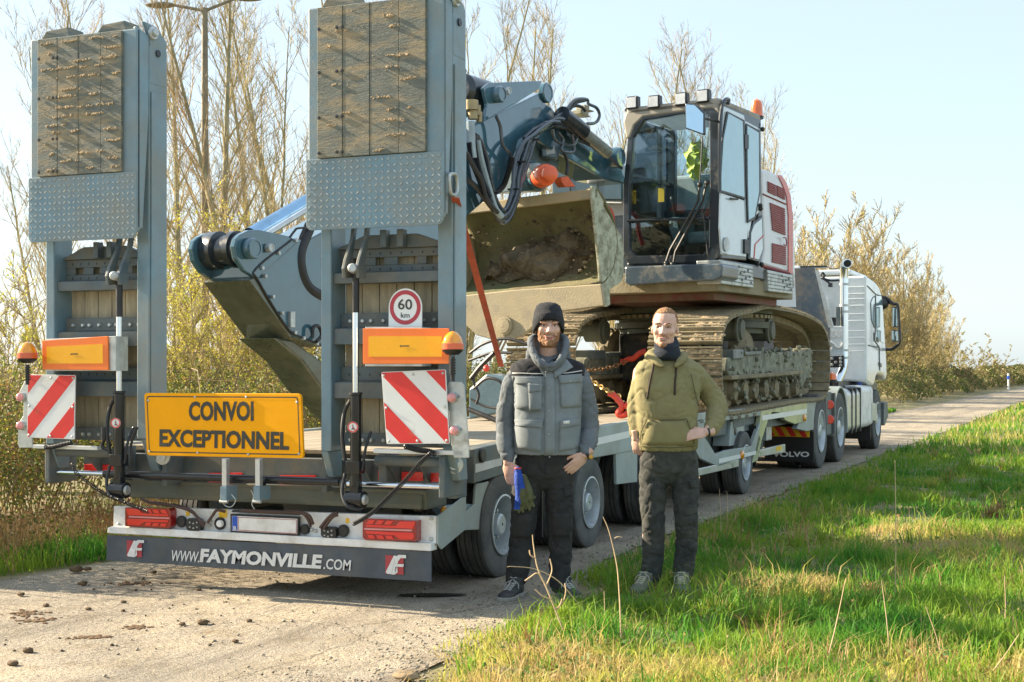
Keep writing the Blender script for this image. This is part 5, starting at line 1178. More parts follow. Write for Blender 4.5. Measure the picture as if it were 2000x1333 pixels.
mb = MB(); mb.box((-1.15, YB+.1, zc+.02), (1.0, YB+2, zc+.12)); mb.box((-1.0, YB-.02, zc+.12), (.1, YB+.06, zc+.20)); mb.build('roof_fairing', whitec, tc_, bevel=.03)
ts('roof_bar', T5([(225, 122), (405, 118), (412, 128), (225, 136)]), black, .2, Y=YB+.3, par=tc_); ts('roof_bar', T5([(440, 135), (470, 135), (482, 160), (440, 158)]), black, .2, Y=YB+.3, par=tc_)
mb = MB(); mb.tube(bez([P(*t5(x, y), Y=YB-.1) for x, y in ((298, 205), (380, 195), (430, 208), (485, 205))]), .02, 6); mb.tube(bez([P(*t5(x, y), Y=YB-.12) for x, y in ((372, 175), (385, 162), (397, 180), (385, 192), (400, 205), (425, 225), (428, 245))]), .02, 6); mb.build('rear_cable', black, tc_, smooth=True)
ts('work_lamp', T5([(416, 222), (438, 220), (438, 245), (416, 245)]), black, .1, Y=YB-.2, par=tc_)
# exhaust
mb = MB(); w = [P(*t5(x, y), Y=17.2) for x, y in ((500, 108), (512, 135), (512, 300), (512, 500), (512, 680), (505, 720), (485, 770), (470, 800))]
w = bez(w, 5); w[0] = P(*t5(528, 104), Y=17.1)
mb.tube([P(*t5(530, 106), Y=17.05), P(*t5(518, 112), Y=17.2), P(*t5(510, 135), Y=17.25)]+[P(*t5(510, y), Y=17.25) for y in (200, 400, 600, 690)]+[P(*t5(500, 740), Y=17.2), P(*t5(470, 810), Y=17.1)], .078, 20)
ex = mb.build('exhaust_stack', chrome, truck, smooth=True)
mb = MB(); mb.lathe([(0, .066), (.01, .066)], P(*t5(531, 106), Y=17.04), (.35, -.9, -.2), 16); mb.build('pipe_mouth', black, ex)
for y in (230, 355, 392, 620, 665): mb = MB(); mb.lathe([(-.02, .083), (.02, .083)], P(*t5(510, y), Y=17.25), (0, 0, 1), 20); mb.build('pipe_clamp', galv, ex)
np_ = ts('side_panel', T5([(400, 478), (503, 478), (507, 650), (400, 652)]), mat('panel_greywhite', (.55, .60, .62), .35), .1, Y=17.0, b=.01)
text('ESCAUT', 'lettering', np_, printw, P(*t5(413, 545), Y=16.99), P(*t5(505, 543), Y=16.99), P(*t5(413, 498), Y=16.99), .004, .02)
mb = MB(); mb.tube(bez([P(*t5(x, y), Y=16.985) for x, y in ((415, 590), (430, 572), (450, 580), (470, 600), (490, 600), (505, 575))]), .018, 5); mb.tube(bez([P(*t5(x, y), Y=16.985) for x, y in ((410, 640), (430, 620), (440, 600))]), .014, 5); mb.build('wave_print', printw, np_)
ts('valve_panel', T5([(424, 655), (508, 652), (510, 722), (424, 722)]), black, .1, Y=17.0)
mb = MB()
for x, y in ((440, 670), (440, 705), (462, 690), (490, 668), (490, 690), (490, 708)): mb.lathe([(0, .03), (.03, .02)], P(*t5(x, y), Y=16.99), (0, -1, 0), 8)
mb.build('air_fitting', galv, truck, kind='stuff')
ts('ladder_bracket', T5([(432, 425), (460, 425), (460, 475), (432, 475)]), black, .08, Y=17.1); ts('ladder_bracket', T5([(462, 362), (485, 362), (485, 475), (462, 475)]), paint_d, .08, Y=17.1)
# chassis, fenders, tank
mb = MB(); mb.box((-.5, 13.0, .75), (.5, 21.0, 1.05)); mb.box((-1.1, 16.6, .7), (1.0, 17.9, 1.3)); mb.box((-1.1, 17.9, .65), (1.1, 20.4, 1.25)); mb.build('chassis', black, truck)
mb = MB(); mb.box((-.9, 12.9, .8), (.9, 14.6, 1.15)); mb.build('fifth_wheel_frame', paint_d, truck, bevel=.02)
TRK = .565
tw = make_wheel(TRK, .29, TRK*.56, truck, Vector((1.27, 13.53, TRK))-truck.location)
for y in (15.2,): c = copy_tree(tw, truck); c.location = Vector((1.27, y, TRK))-truck.location
for y in (13.53, 15.2): c = copy_tree(tw, truck); c.location = Vector((-1.27, y, TRK))-truck.location; c.rotation_euler = (0, 0, PI)
fw = make_wheel(TRK, .32, TRK*.56, truck, Vector((1.25, 19.44, TRK))-truck.location, dual=False)
c = copy_tree(fw, truck); c.location = Vector((-1.25, 19.44, TRK))-truck.location; c.rotation_euler = (0, 0, PI)
for y in (15.2,):
    mb = MB(); vv = []
    for k in range(17):
        a = rad(-10+200*k/16); 
        for r_, x_ in ((TRK+.07, 1.28), (TRK+.07, .65), (TRK+.10, .65), (TRK+.10, 1.28)): vv.append((x_, y+r_*math.cos(a), TRK+r_*math.sin(a)))
    mb.add(vv, [(4*k+j, 4*k+4+j, 4*k+4+(j+1) % 4, 4*k+(j+1) % 4) for k in range(16) for j in range(4)]+[(0, 1, 2, 3), (64, 67, 66, 65)]); mb.build('fender', side_paint, truck, smooth=True)
ts('fender_skirt', T5([(408, 875), (455, 872), (455, 1110), (415, 1115)]), paint_d, .1, Y=14.4)
mb = MB(); ft = [t5(537, 865), t5(600, 855), t5(680, 862), t5(684, 1080), t5(600, 1122), t5(537, 1128)]
a, b = P(*t5(545, 990), X=1.25), P(*t5(600, 990), X=1.25)
def tank(y0, y1, za, zb_, nm, m):
    r = .12; pts = []
    for cx_, cz_, a0 in ((1.27-r, zb_-r, 0), (.6+r, zb_-r, 90), (.6+r, za+r, 180), (1.27-r, za+r, 270)):
        for k in range(6): aa = rad(a0+90*k/5); pts.append((cx_+r*math.cos(aa), y0, cz_+r*math.sin(aa)))
    mb = MB(); mb.prism(pts, (0, y1-y0, 0)); return mb.build(nm, m, truck, bevel=.01)
ya, yb2, yc = P(*t5(532, 900), X=1.27).y, P(*t5(610, 900), X=1.27).y, P(*t5(682, 900), X=1.27).y
tank(ya, yb2-.05, .42, 1.18, 'air_tank', alu); tank(yb2, yc, .45, 1.22, 'fuel_tank', white)
for q in (.3, .6, .95):
    y = ya+(yb2-ya)*q; mb = MB(); mb.box((.62, y-.04, .41), (1.285, y+.04, 1.19)); mb.build('tank_strap', black, truck, bevel=.02)
mb = MB(); o = P(1677, 765, X=1.1); mb.lathe([(0, .06), (.05, .06)], (o.x, o.y, 1.22), (0, 0, 1), 14); mb.build('filler_cap', MATS['euro_blue'], truck)
mb = MB(); mb.box((.55, 18.55, .22), (1.25, 18.58, .9)); mb.build('spray_flap', black, truck); ts('step_bracket', T5([(676, 930), (706, 935), (706, 1040), (676, 1035)]), galv, .2, X=1.28)
# rear mud flap and chevron
vf = ts('rear_flap', T5([(40, 1090), (332, 1100), (332, 1285), (40, 1270)]), black, .03, Y=12.85, b=.004)
text('VOLVO', 'lettering', vf, printw, P(*t5(88, 1250), Y=12.84), P(*t5(305, 1252), Y=12.84), P(*t5(88, 1218), Y=12.84), .003, .035)
cb = ts('chevron_board', T5([(60, 1070), (305, 1076), (305, 1135), (60, 1128)]), yel, .02, Y=12.8, b=.002)
w = [P(*t5(x, y), Y=12.797) for x, y in ((62, 1072), (303, 1078), (303, 1133), (62, 1126))]
for k in range(4):
    s = .02+.27*k; poly = clip([(s-.14, 1), (s, 1), (s+.14, 0), (s, 0)])
    if len(poly) > 2:
        mb = MB(); mb.prism([w[3].lerp(w[2], s_).lerp(w[0].lerp(w[1], s_), t_) for s_, t_ in poly], (0, .002, 0)); mb.build('red_stripe', chevr, cb)
# beacon and mirrors
o = P(1625, 748, X=1.1); mb = MB(); mb.lathe([(-.12, .03), (0, .035), (.0, .085), (.05, .085)], o, (0, 0, 1), 14); bb = mb.build('beacon_base', black, truck, smooth=True)
mb = MB(); mb.lathe([(.05, .08), (.14, .07), (.18, .01)], o, (0, 0, 1), 14); mb.build('beacon_lens', MATS['beacon_orange'], bb, smooth=True)
def mp(x, y, X=1.75): return P(*t5(x, y), X=X)
Ym = 20.3
def my(x, y): return P(*t5(x, y), Y=Ym)
m1 = ts('wing_mirror', T5([(794, 360), (835, 365), (838, 480), (795, 485)]), black, .1, Y=Ym, b=.02); ts('mirror_glass', T5([(798, 368), (832, 372), (834, 476), (799, 480)]), mat('dark_mirror', (.5, .6, .62), .04, 1, rvar=0), .004, Y=Ym-.006, b=0, par=m1)
m2_ = ts('wing_mirror', T5([(789, 500), (847, 502), (846, 570), (790, 568)]), black, .1, Y=Ym, b=.02); ts('mirror_glass', T5([(793, 505), (842, 507), (842, 565), (794, 563)]), MATS['dark_mirror'], .004, Y=Ym-.006, b=0, par=m2_)
mb = MB(); mb.tube(bez([my(712, 300), my(760, 310), my(800, 345), my(828, 358), my(835, 480), my(838, 570), my(815, 600), my(790, 615), my(756, 615)]), .03, 8); mb.ball(my(738, 345), .12, 10, 8); mb.build('mirror_arm', black, truck, smooth=True)
ts('mirror_hood', T5([(712, 295), (740, 298), (800, 350), (790, 352), (730, 325), (714, 312)]), black, .15, Y=Ym+.02)
ts('front_bumper', T5([(748, 930), (768, 925), (772, 1010), (752, 1065), (745, 1060)]), paint_d, .8, X=1.27)
# ================================================================== STRAP, CHAINS
def ribbon(name, a, b, wv, th, m, **k):
    mb = MB(); n = (b-a).cross(wv).normalized()*th; mb.prism([a-wv/2, a+wv/2, b+wv/2, b-wv/2], n); return tag(mb.build(name, m, None), **k)
sa = P(889, 386, X=1.62); sb = P(979, 716, X=.35)
st_ = ribbon('tie_down_strap', sa, sb, Vector((.04, .03, 0)), .004, strapm, label='red tie-down strap stretched from the right ramp down to the deck', cat='strap')
mb = MB(); mb.tube(bez([P(x, y, X=1.61) for x, y in ((888, 382), (880, 376), (878, 345), (884, 340), (891, 345), (893, 372), (886, 384))]), .011, 8)
mb.build('strap_hook', galv, st_, smooth=True)
def chain(name, a, b, sag, m, label, **k):
    n = int((b-a).length/.055); d0 = (b-a).normalized(); root = None; mb = MB()
    for i in range(n):
        t = (i+.5)/n; p = a.lerp(b, t)-Vector((0, 0, sag*4*t*(1-t))); u, w_ = frame_of(d0); w_ = w_ if i % 2 else u
        pts = [p+d0*(.038*math.cos(x))+w_*(.022*math.sin(x)) for x in [2*PI*q/10 for q in range(11)]]
        mb.tube(pts, .008, 5, cap=False)
    o = mb.build(name, m, None, smooth=True); return tag(o, label=label, **k)
chain('lashing_chain', P(1120, 722, Y=7.6), P(1242, 698, Y=8.4), .06, rust, 'upper rusty lashing chain running behind the bearded man to a red hook', cat='chain')
chain('lashing_chain', P(1145, 735, Y=7.0), P(1212, 775, Y=6.6), .02, mat('chain_gold', (.45, .30, .10), .45, .5, var=.3), 'lower golden lashing chain running down to the red load binder', cat='chain')
mb = MB(); 
for pts, r in (([(1226, 702), (1238, 700), (1250, 690), (1262, 686)], .035), ([(1226, 702), (1220, 706), (1212, 706)], .03)): mb.tube(bez([P(x, y, Y=8.3) for x, y in pts]), r, 8)
tag(mb.build('chain_hook', redp, None, smooth=True), label='red chain hook beside the front of the near track', cat='hook')
mb = MB()
for pts, r in (([(1196, 770), (1208, 782), (1215, 795), (1207, 808), (1214, 812), (1228, 806), (1234, 790), (1246, 782)], .034), ([(1188, 770), (1200, 776), (1206, 786)], .02), ([(1222, 790), (1240, 800), (1250, 795)], .045)): mb.tube(bez([P(x, y, Y=6.4) for x, y in pts]), r, 8)
mb.ball(P(1238, 793, Y=6.35), .06, 10, 8)
tag(mb.build('load_binder', redp, None, smooth=True), label='red ratchet load binder lying on the deck between the two men', cat='load binder')

# ================================================================== PEOPLE
from mathutils.bvhtree import BVHTree
def lbuild(mb, name, mats, parent, smooth=True, kind=None, **k):
    me = bpy.data.meshes.new(name); me.from_pydata(mb.v, [], mb.f)
    for m in (mats if isinstance(mats, (list, tuple)) else [mats]): me.materials.append(m)
    bm = bmesh.new(); bm.from_mesh(me); bmesh.ops.recalc_face_normals(bm, faces=bm.faces); bm.to_mesh(me); bm.free()
    if smooth: me.polygons.foreach_set('use_smooth', [True]*len(me.polygons))
    o = bpy.data.objects.new(name, me); col.objects.link(o); o.parent = parent
    return tag(o, kind=kind, **k)
def remesh(mb, name, mats, parent, voxel=.01, it=3, fac=.6, fn=None, matfn=None, decim=None):
    me = bpy.data.meshes.new('tmp'); me.from_pydata(mb.v, [], mb.f)
    bm = bmesh.new(); bm.from_mesh(me); bmesh.ops.recalc_face_normals(bm, faces=bm.faces); bm.to_mesh(me); bm.free()
    o = bpy.data.objects.new('tmp', me); col.objects.link(o)
    r = o.modifiers.new('r', 'REMESH'); r.mode = 'VOXEL'; r.voxel_size = voxel; r.use_smooth_shade = True
    s = o.modifiers.new('s', 'SMOOTH'); s.iterations = it; s.factor = fac
    dg = bpy.context.evaluated_depsgraph_get(); dg.update()
    m2 = bpy.data.meshes.new_from_object(o.evaluated_get(dg)); bpy.data.objects.remove(o); m2.name = name
    if fn:
        m2.update(); nrm = [v.normal.copy() for v in m2.vertices]
        for v, nn in zip(m2.vertices, nrm): v.co = fn(v.co, nn)
    m2.materials.clear()
    for m in (mats if isinstance(mats, (list, tuple)) else [mats]): m2.materials.append(m)
    if matfn:
        for p in m2.polygons: p.material_index = matfn(p.center, p.normal)
    m2.polygons.foreach_set('use_smooth', [True]*len(m2.polygons))
    o = bpy.data.objects.new(name, m2); col.objects.link(o); o.parent = parent
    return o, BVHTree.FromPolygons([v.co for v in m2.vertices], [tuple(p.vertices) for p in m2.polygons])
def limb(mb, pts, n=16, sub=5, wr=0, seed=0, flat=1.0):
    """pts (x, y, z, r): tube through them with interpolated radius"""
    q = [Vector(p[:3]) for p in pts]; r = [p[3] for p in pts]
    path = bez(q, sub); rr = []
    for i in range(len(path)):
        t = i/sub; a = min(int(t), len(r)-2); f = t-a; f = f*f*(3-2*f); rr.append(r[a]*(1-f)+r[a+1]*f)
    k0 = len(mb.v); mb.tube(path, rr, n)
    if wr:
        for i in range(k0, len(mb.v)):
            p = Vector(mb.v[i]); j = (i-k0)//n; c = path[min(j, len(path)-1)]
            w = noise.noise(Vector((p.x*9, p.y*9, p.z*24+seed)))*wr; d = p-c
            if d.length > 1e-4: mb.v[i] = tuple(p+d.normalized()*w)
    mb.ball(path[0], rr[0]*.98, 12, 8); mb.ball(path[-1], rr[-1]*.98, 12, 8)
def torso(mb, secs, n=32):
    rs = []
    q = [Vector(s[:3]) for s in secs]
    for (z, cx, cy, rx, ry) in secs:
        ring = []
        for j in range(n):
            a = 2*PI*j/n; c, s = math.cos(a), math.sin(a); e = .8
            ring.append(Vector((cx+rx*math.copysign(abs(c)**e, c), cy+ry*math.copysign(abs(s)**e, s), z)))
        rs.append(ring)
    mb.rings(rs)
def folds(amp, sc=(7, 7, 16), seed=0):
    def f(co, nn):
        v = Vector((co.x*sc[0]+seed, co.y*sc[1], co.z*sc[2]))
        a = noise.noise(v); b = noise.noise(v*1.9+Vector((9, 1, 4))); c = noise.noise(Vector((co.x*9+co.z*8+seed, co.y*8, co.z*11-co.x*7)))
        cr = math.exp(-(a/.07)**2)*.9+math.exp(-(c/.06)**2)*.7+math.exp(-(b/.06)**2)*.4
        return co+nn*amp*(.22*a+.18*b-cr*.8)
    return f
def hit(b, x, z, y0=-1.0):
    h = b.ray_cast(Vector((x, y0, z)), Vector((0, 1, 0))); return h[0].y if h[0] is not None else None
def patch(name, quad, b, lift, th, m, parent, nu=7, nv=7, puff=0):
    """quad in (x, z): tl tr br bl, laid on the garment"""
    v = []
    for j in range(nv+1):
        for i in range(nu+1):
            s, t = i/nu, j/nv
            x = (quad[0][0]*(1-s)+quad[1][0]*s)*(1-t)+(quad[3][0]*(1-s)+quad[2][0]*s)*t; z = (quad[0][1]*(1-s)+quad[1][1]*s)*(1-t)+(quad[3][1]*(1-s)+quad[2][1]*s)*t
            y = hit(b, x, z); y = y if y is not None else 0
            v.append(Vector((x, y-lift-puff*math.sin(PI*s)*math.sin(PI*t), z)))
    f = [(j*(nu+1)+i, j*(nu+1)+i+1, (j+1)*(nu+1)+i+1, (j+1)*(nu+1)+i) for j in range(nv) for i in range(nu)]
    n = len(v); v2 = [p+Vector((0, th+lift, 0)) for p in v]; f2 = [tuple(i+n for i in reversed(q)) for q in f]
    e = [i for i in range(nu+1)]+[(j+1)*(nu+1)+nu for j in range(nv)]+[nv*(nu+1)+nu-1-i for i in range(nu)]+[(nv-1-j)*(nu+1) for j in range(nv-1)]
    f3 = [(e[i], e[(i+1) % len(e)], e[(i+1) % len(e)]+n, e[i]+n) for i in range(len(e))]
    mb = MB(); mb.add(v+v2, f+f2+f3); return lbuild(mb, name, m, parent)
def line_on(name, pts, b, r, m, parent, lift=0, sub=5):
    w = bez([Vector((x, 0, z)) for x, z in pts], sub); out = []
    for p in w:
        y = hit(b, p.x, p.z)
        if y is not None: out.append(Vector((p.x, y-lift, p.z)))
    mb = MB(); mb.tube(out, r, 6); return lbuild(mb, name, m, parent)
skin = mat('skin', (.66, .42, .33), .5, var=.06, scale=30, spec=.4); skin.node_tree.nodes['Principled BSDF'].inputs['Subsurface Weight'].default_value = .12; skin.node_tree.nodes['Principled BSDF'].inputs['Subsurface Radius'].default_value = (.02, .008, .004)
skinr = mat('skin_lips', (.42, .16, .13), .4); beardm = mat('beard_ginger', (.40, .215, .12), .9, var=.35, scale=120, bump=1, bscale=300); hairm = mat('hair_short', (.40, .22, .11), .9, var=.3, scale=120, bump=1, bscale=350)
eyew = mat('eye_white', (.6, .58, .55), .2); eyed = mat('iris', (.05, .06, .07), .15); teeth = mat('teeth', (.65, .62, .55), .3); brow = mat('eyebrow', (.19, .10, .05), .9)
def head_shapes(mb, c, k, turn=0, tilt=0):
    """c: centre of the head, k: scale; face towards -y"""
    R = Euler((0, tilt, turn)).to_matrix()
    def T_(p): return Vector(c)+R @ (Vector(p)*k)
    def b(p, r, n=20, m=14): 
        mb.ball(T_(p), tuple(x*k for x in r), n, m, R)
    b((0, .012, .035), (.076, .096, .090)); b((0, -.025, -.02), (.066, .070, .085)); b((0, -.036, -.075), (.047, .050, .042)); b((0, -.075, -.100), (.024, .020, .018))
    for s in (-1, 1):
        b((s*.036, -.066, -.022), (.026, .022, .024)); b((s*.030, -.083, .022), (.026, .012, .008)); b((s*.040, -.018, -.068), (.020, .038, .028))
        b((s*.075, .014, -.012), (.008, .014, .025), 12, 8); b((s*.012, -.100, -.033), (.011, .011, .009), 10, 8)
    mb.tube([T_((0, -.088, .018)), T_((0, -.100, -.012)), T_((0, -.110, -.030)), T_((0, -.096, -.040))], [.009*k, .011*k, .014*k, .010*k], 10)
    b((0, -.087, -.060), (.026, .012, .008)); b((0, -.083, -.074), (.024, .012, .008))
    return T_, R
def head_fn(T_, k):
    ev = [T_((s*.031, -.092, .004)) for s in (-1, 1)]
    def f(co, nn):
        for e in ev:
            d = ((co.x-e.x)/1.5)**2+(co.y-e.y)**2*.3+(co.z-e.z)**2
            co = co+Vector((0, .013*k*math.exp(-d/(.010*k)**2), 0))
        return co
    return f
def face(T_, R, k, body, bvh, beard, open_=.5, sq=1):
    inv = lambda x, z: (T_((x, -.09, z)).x, T_((x, -.09, z)).z)
    def on(x, z, lift=0): a, c = inv(x, z); y = hit(bvh, a, c, -.6); return Vector((a, (y if y is not None else T_((x, -.09, z)).y)-lift, c))
    for s in (-1, 1):
        p = on(s*.031, .004); mb = MB(); mb.ball(p+Vector((0, .0052*k, 0)), (.0145*k, .010*k, .0062*k*sq), 14, 10); e = lbuild(mb, 'eye', eyew, body)
        mb = MB(); mb.ball(p+Vector((0, -.0015*k, .0006)), (.0060*k, .0045*k, .0050*k*sq), 12, 8); lbuild(mb, 'iris', eyed, e)
        mb = MB(); pts = [on(s*(.031+dx), .004+dz, .001) for dx, dz in ((-.018, .0), (-.009, .0068*sq), (0, .0085*sq), (.010, .0065*sq), (.019, 0))]; mb.tube(bez(pts, 4), .0024*k, 6); lbuild(mb, 'eyelid', mat('lid', (.33, .17, .12), .5) if 'lid' not in MATS else MATS['lid'], body)
        mb = MB(); pts = [on(s*(.031+dx), .024+dz, .0008) for dx, dz in ((-.019, -.002), (-.008, .003), (.005, .004), (.020, -.002))]; mb.tube(bez(pts, 4), [.003*k]*4+[.0042*k]*5+[.0025*k]*4, 6); lbuild(mb, 'eyebrow', brow, body)
        mb = MB(); pts = [on(s*.017, -.034, -.001), on(s*.011, -.042, -.001), on(s*.006, -.043, -.001)]; mb.tube(pts, .0028*k, 5); lbuild(mb, 'nostril', skinr, body)
        mb = MB(); pts = [on(s*.022, -.036, 0), on(s*.033, -.050, 0), on(s*.037, -.064, 0)]; mb.tube(bez(pts, 4), .0016*k, 5); lbuild(mb, 'smile_line', MATS['lid'], body)
    w = .027
    mb = MB(); pts = [on(x, -.0655+.010*(x/w)**2, .0005) for x in (-w, -w*.6, -.3*w, 0, .3*w, w*.6, w)]; mb.tube(bez(pts, 3), .0042*k, 6); mo = lbuild(mb, 'lips', skinr, body)
    mb = MB(); pts = [on(x, -.0735+.014*(x/w)**2, .0005) for x in (-w*.9, -w*.5, 0, .5*w, w*.9)]; mb.tube(bez(pts, 3), .0048*k, 6); lbuild(mb, 'lips', skinr, body)
    mb = MB(); pts = [on(x, -.0695+.012*(x/w)**2, .0012) for x in (-w*.72, -w*.4, 0, .4*w, w*.72)]; mb.tube(bez(pts, 3), .0030*k*open_*2, 6); lbuild(mb, 'teeth', teeth, body)
def shell_from(o, sel, lift, nm, m, parent, jit=.0, fn=None):
    """closed thin layer over the selected part of a mesh (hair, beard)"""
    me = o.data; vs_ = me.vertices; mp_ = {}; v = []; f = []
    for p in me.polygons:
        if all(sel(vs_[i].co, vs_[i].normal) for i in p.vertices):
            q = []
            for i in p.vertices:
                if i not in mp_:
                    mp_[i] = len(v); co = vs_[i].co; v.append(co+vs_[i].normal*(lift+jit*noise.noise(co*90)))
                q.append(mp_[i])
            f.append(tuple(q))
    mb = MB(); mb.v = [tuple(x) for x in v]; mb.f = f; r = lbuild(mb, nm, m, parent)
    s = r.modifiers.new('t', 'SOLIDIFY'); s.thickness = abs(lift)+.002; s.offset = -1
    return r
def hand(mb, wrist, palm_dir, side, curl, k=1.0, spread=.12, thumb=1, nrm=None, thumb_out=.6):
    """five fingered hand; palm_dir along the fingers, nrm out of the back of the hand, side = thumb direction sign along cross"""
    d = Vector(palm_dir).normalized(); n = Vector(nrm).normalized(); n = (n-d*n.dot(d)).normalized(); t = d.cross(n)*thumb
    W = Vector(wrist); R = Matrix((t, n, d)).transposed()
    mb.ball(W+d*.052*k, (.041*k, .016*k, .052*k), 16, 10, R); mb.tube([W-d*.05*k, W+d*.02*k], [.026*k, .024*k], 12)
    for i, (off, l) in enumerate(((.030, .072), (.0105, .082), (-.009, .076), (-.028, .060))):
        b0 = W+d*.088*k+t*off*k; dirn = (d+t*(off*spread*8)).normalized(); pts = [W+d*.05*k+t*off*.8*k, b0]; a = 0
        for s_, c_ in ((.42, curl*.5), (.32, curl), (.26, curl*.8)):
            a += c_; dd = dirn*math.cos(a)-n*math.sin(a); pts.append(pts[-1]+dd*l*s_*k)
        mb.tube(pts, [.010*k, .0098*k, .0090*k, .0082*k, .0068*k], 10)
        for p, r in zip(pts[1:], (.0098, .0092, .0084, .0070)): mb.ball(p, r*k, 8, 6)
    p0 = W+d*.025*k+t*.026*k; p1 = p0+(d*.6+t*thumb_out-n*.25).normalized()*.042*k; p2 = p1+(d*.9+t*.25-n*.3).normalized()*.032*k; p3 = p2+(d-n*.2).normalized()*.022*k
    mb.tube([W+d*.01*k, p0, p1, p2, p3], [.014*k, .0155*k, .0125*k, .0105*k, .008*k], 10); mb.ball(p3, .008*k, 8, 6); mb.ball(p1, .0125*k, 8, 6)
def shoe(mb, heel, toe, k=1.0, h=.10, w=.052):
    h0, t0 = Vector(heel), Vector(toe); d = (t0-h0); L_ = d.length; d.normalize(); s = Vector((d.y, -d.x, 0))
    rs = []; n = 18
    for (t, ww, hh, zb_) in ((-.02, .55, .55, .02), (0, .78, .9, .015), (.12, .85, 1.05, .012), (.3, .82, 1.02, .012), (.5, .88, .80, .012), (.7, 1.0, .58, .012), (.85, .95, .46, .014), (.96, .75, .36, .018), (1.02, .35, .2, .022)):
        c = h0+d*L_*t; ring = []
        for j in range(n):
            a = 2*PI*j/n; x = math.cos(a)*w*ww*k; z = (math.sin(a)*.5+.5)*h*hh*k+zb_; 
            x *= (1-.25*max(0, math.sin(a)))
            ring.append(c+s*x+Vector((0, 0, z)))
        rs.append(ring)
    mb.rings(rs); return d, s, L_
def shoe_objs(body, nm, heel, toe, k, mm, sole, lace, open_w=.05, lab=None):
    mb = MB(); d, s, L_ = shoe(mb, heel, toe, k); h0 = Vector(heel)
    mb.tube([h0+d*.055+Vector((0, 0, .06)), h0+d*.05+Vector((0, 0, .13))], [.048*k, .052*k], 16)
    o, bv = remesh(mb, nm, mm, body, .006, 3)
    mb = MB(); pts = []
    for (t, ww) in ((-.03, .5), (0, .85), (.15, .92), (.4, .88), (.7, 1.1), (.88, 1.0), (.99, .75), (1.05, .3)): pts.append((t, ww*.055*k))
    poly = [h0+d*L_*t+s*w_ for t, w_ in pts]+[h0+d*L_*t-s*w_ for t, w_ in reversed(pts)]
    mb.prism(poly, (0, 0, .030*k)); so_ = lbuild(mb, 'sole', sole, o, smooth=False); b = so_.modifiers.new('b', 'BEVEL'); b.width = .008; b.segments = 3
    mb = MB()
    for i in range(5):
        t = .36+.085*i; 
        for sg in (-1, 1):
            pts = []
            for q in (-1, -.4, .4, 1):
                c = h0+d*L_*(t+sg*q*.035)+s*(q*.024*k); hh = bv.ray_cast(c+Vector((0, 0, .3)), Vector((0, 0, -1)))[0]
                if hh is not None: pts.append(hh+Vector((0, 0, .002)))
            if len(pts) > 2: mb.tube(bez(pts, 3), .0032*k, 6)
    c = h0+d*L_*.34+Vector((0, 0, .115*k)); mb.tube(bez([c, c+s*.04+d*.02-Vector((0, 0, .02)), c+s*.05+d*.04-Vector((0, 0, .05))]), .003, 5); mb.tube(bez([c, c-s*.04+d*.02-Vector((0, 0, .02)), c-s*.05+d*.03-Vector((0, 0, .05))]), .003, 5)
    lbuild(mb, 'laces', lace, o)
    return o

# ---------------- man with beanie and vest
s1 = .00334; X0, Y0 = 1055, 1166
g = P(X0, Y0, Z=0.0)
def a1(px, py, d=0): return Vector(((px-X0)*s1, d, (Y0-py)*s1))
p1 = empty('person', (g.x, g.y, .0), rz=YAW, label='bearded man in black beanie and grey work vest holding blue gloves', cat='person')
def v4(px, py, d, r): v = a1(px, py, d); return (v.x, v.y, v.z, r)
kh = 1.12
mb = MB(); hc = a1(1071, 637, -.03); T_, R_ = head_shapes(mb, hc, kh, turn=.04)
mb.tube([a1(1071, 664, -.0), a1(1071, 700, .03)], [.056, .066], 16)
torso(mb, [(a1(0, 705).z, a1(1070, 0).x, .03, .15, .085), (a1(0, 745).z, a1(1070, 0).x, .02, .19, .11), (a1(0, 850).z, a1(1069, 0).x, .02, .16, .10), (a1(0, 900).z, a1(1066, 0).x, .02, .16, .10)])
limb(mb, [v4(1010, 732, .02, .05), v4(985, 812, .02, .042), v4(992, 900, -.07, .026)]); limb(mb, [v4(1132, 732, .02, .05), v4(1150, 812, .05, .042), v4(1143, 886, -.08, .028)])
limb(mb, [v4(1035, 895, .02, .085), v4(1022, 1015, .0, .06), v4(1006, 1140, .0, .04)]); limb(mb, [v4(1092, 895, .02, .085), v4(1093, 1015, .0, .06), v4(1092, 1140, .0, .04)])
hand(mb, a1(990, 899, -.075), (.22, -.15, -1), 1, .32, 1.02, nrm=(-.35, -.9, 0), thumb=-1)
hand(mb, a1(1143, 886, -.09), (-.78, -.1, -.75), 1, .22, 1.05, nrm=(.25, -.9, -.2), thumb=1, thumb_out=.35)
body1, bv1 = remesh(mb, 'body', skin, p1, .0048, 2, .5, head_fn(T_, kh)); 
face(T_, R_, kh, body1, bv1, True)
def loc_(co): return (R_.inverted() @ (co-hc))/kh
def sel_beard(co, nn):
    q = loc_(co)
    if q.z < -.125 or q.y > .02 or co.z < a1(0, 690).z: return False
    if q.z > -.035-.012*noise.noise(co*40): return abs(q.x) > .060 and q.z < .0 and q.y < .0 and abs(q.x) < .074
    mouth = (q.x/.029)**2+((q.z+.068)/.014)**2
    if q.z > -.052: return abs(q.x) > .048 or (q.z < -.047 and abs(q.x) < .034 and mouth > 1 and q.y < -.07)
    if q.z > -.062 and abs(q.x) < .046 and abs(q.x) > .032: return True
    return mouth > 1
shell_from(body1, sel_beard, .0025, 'beard', beardm, body1, .003)
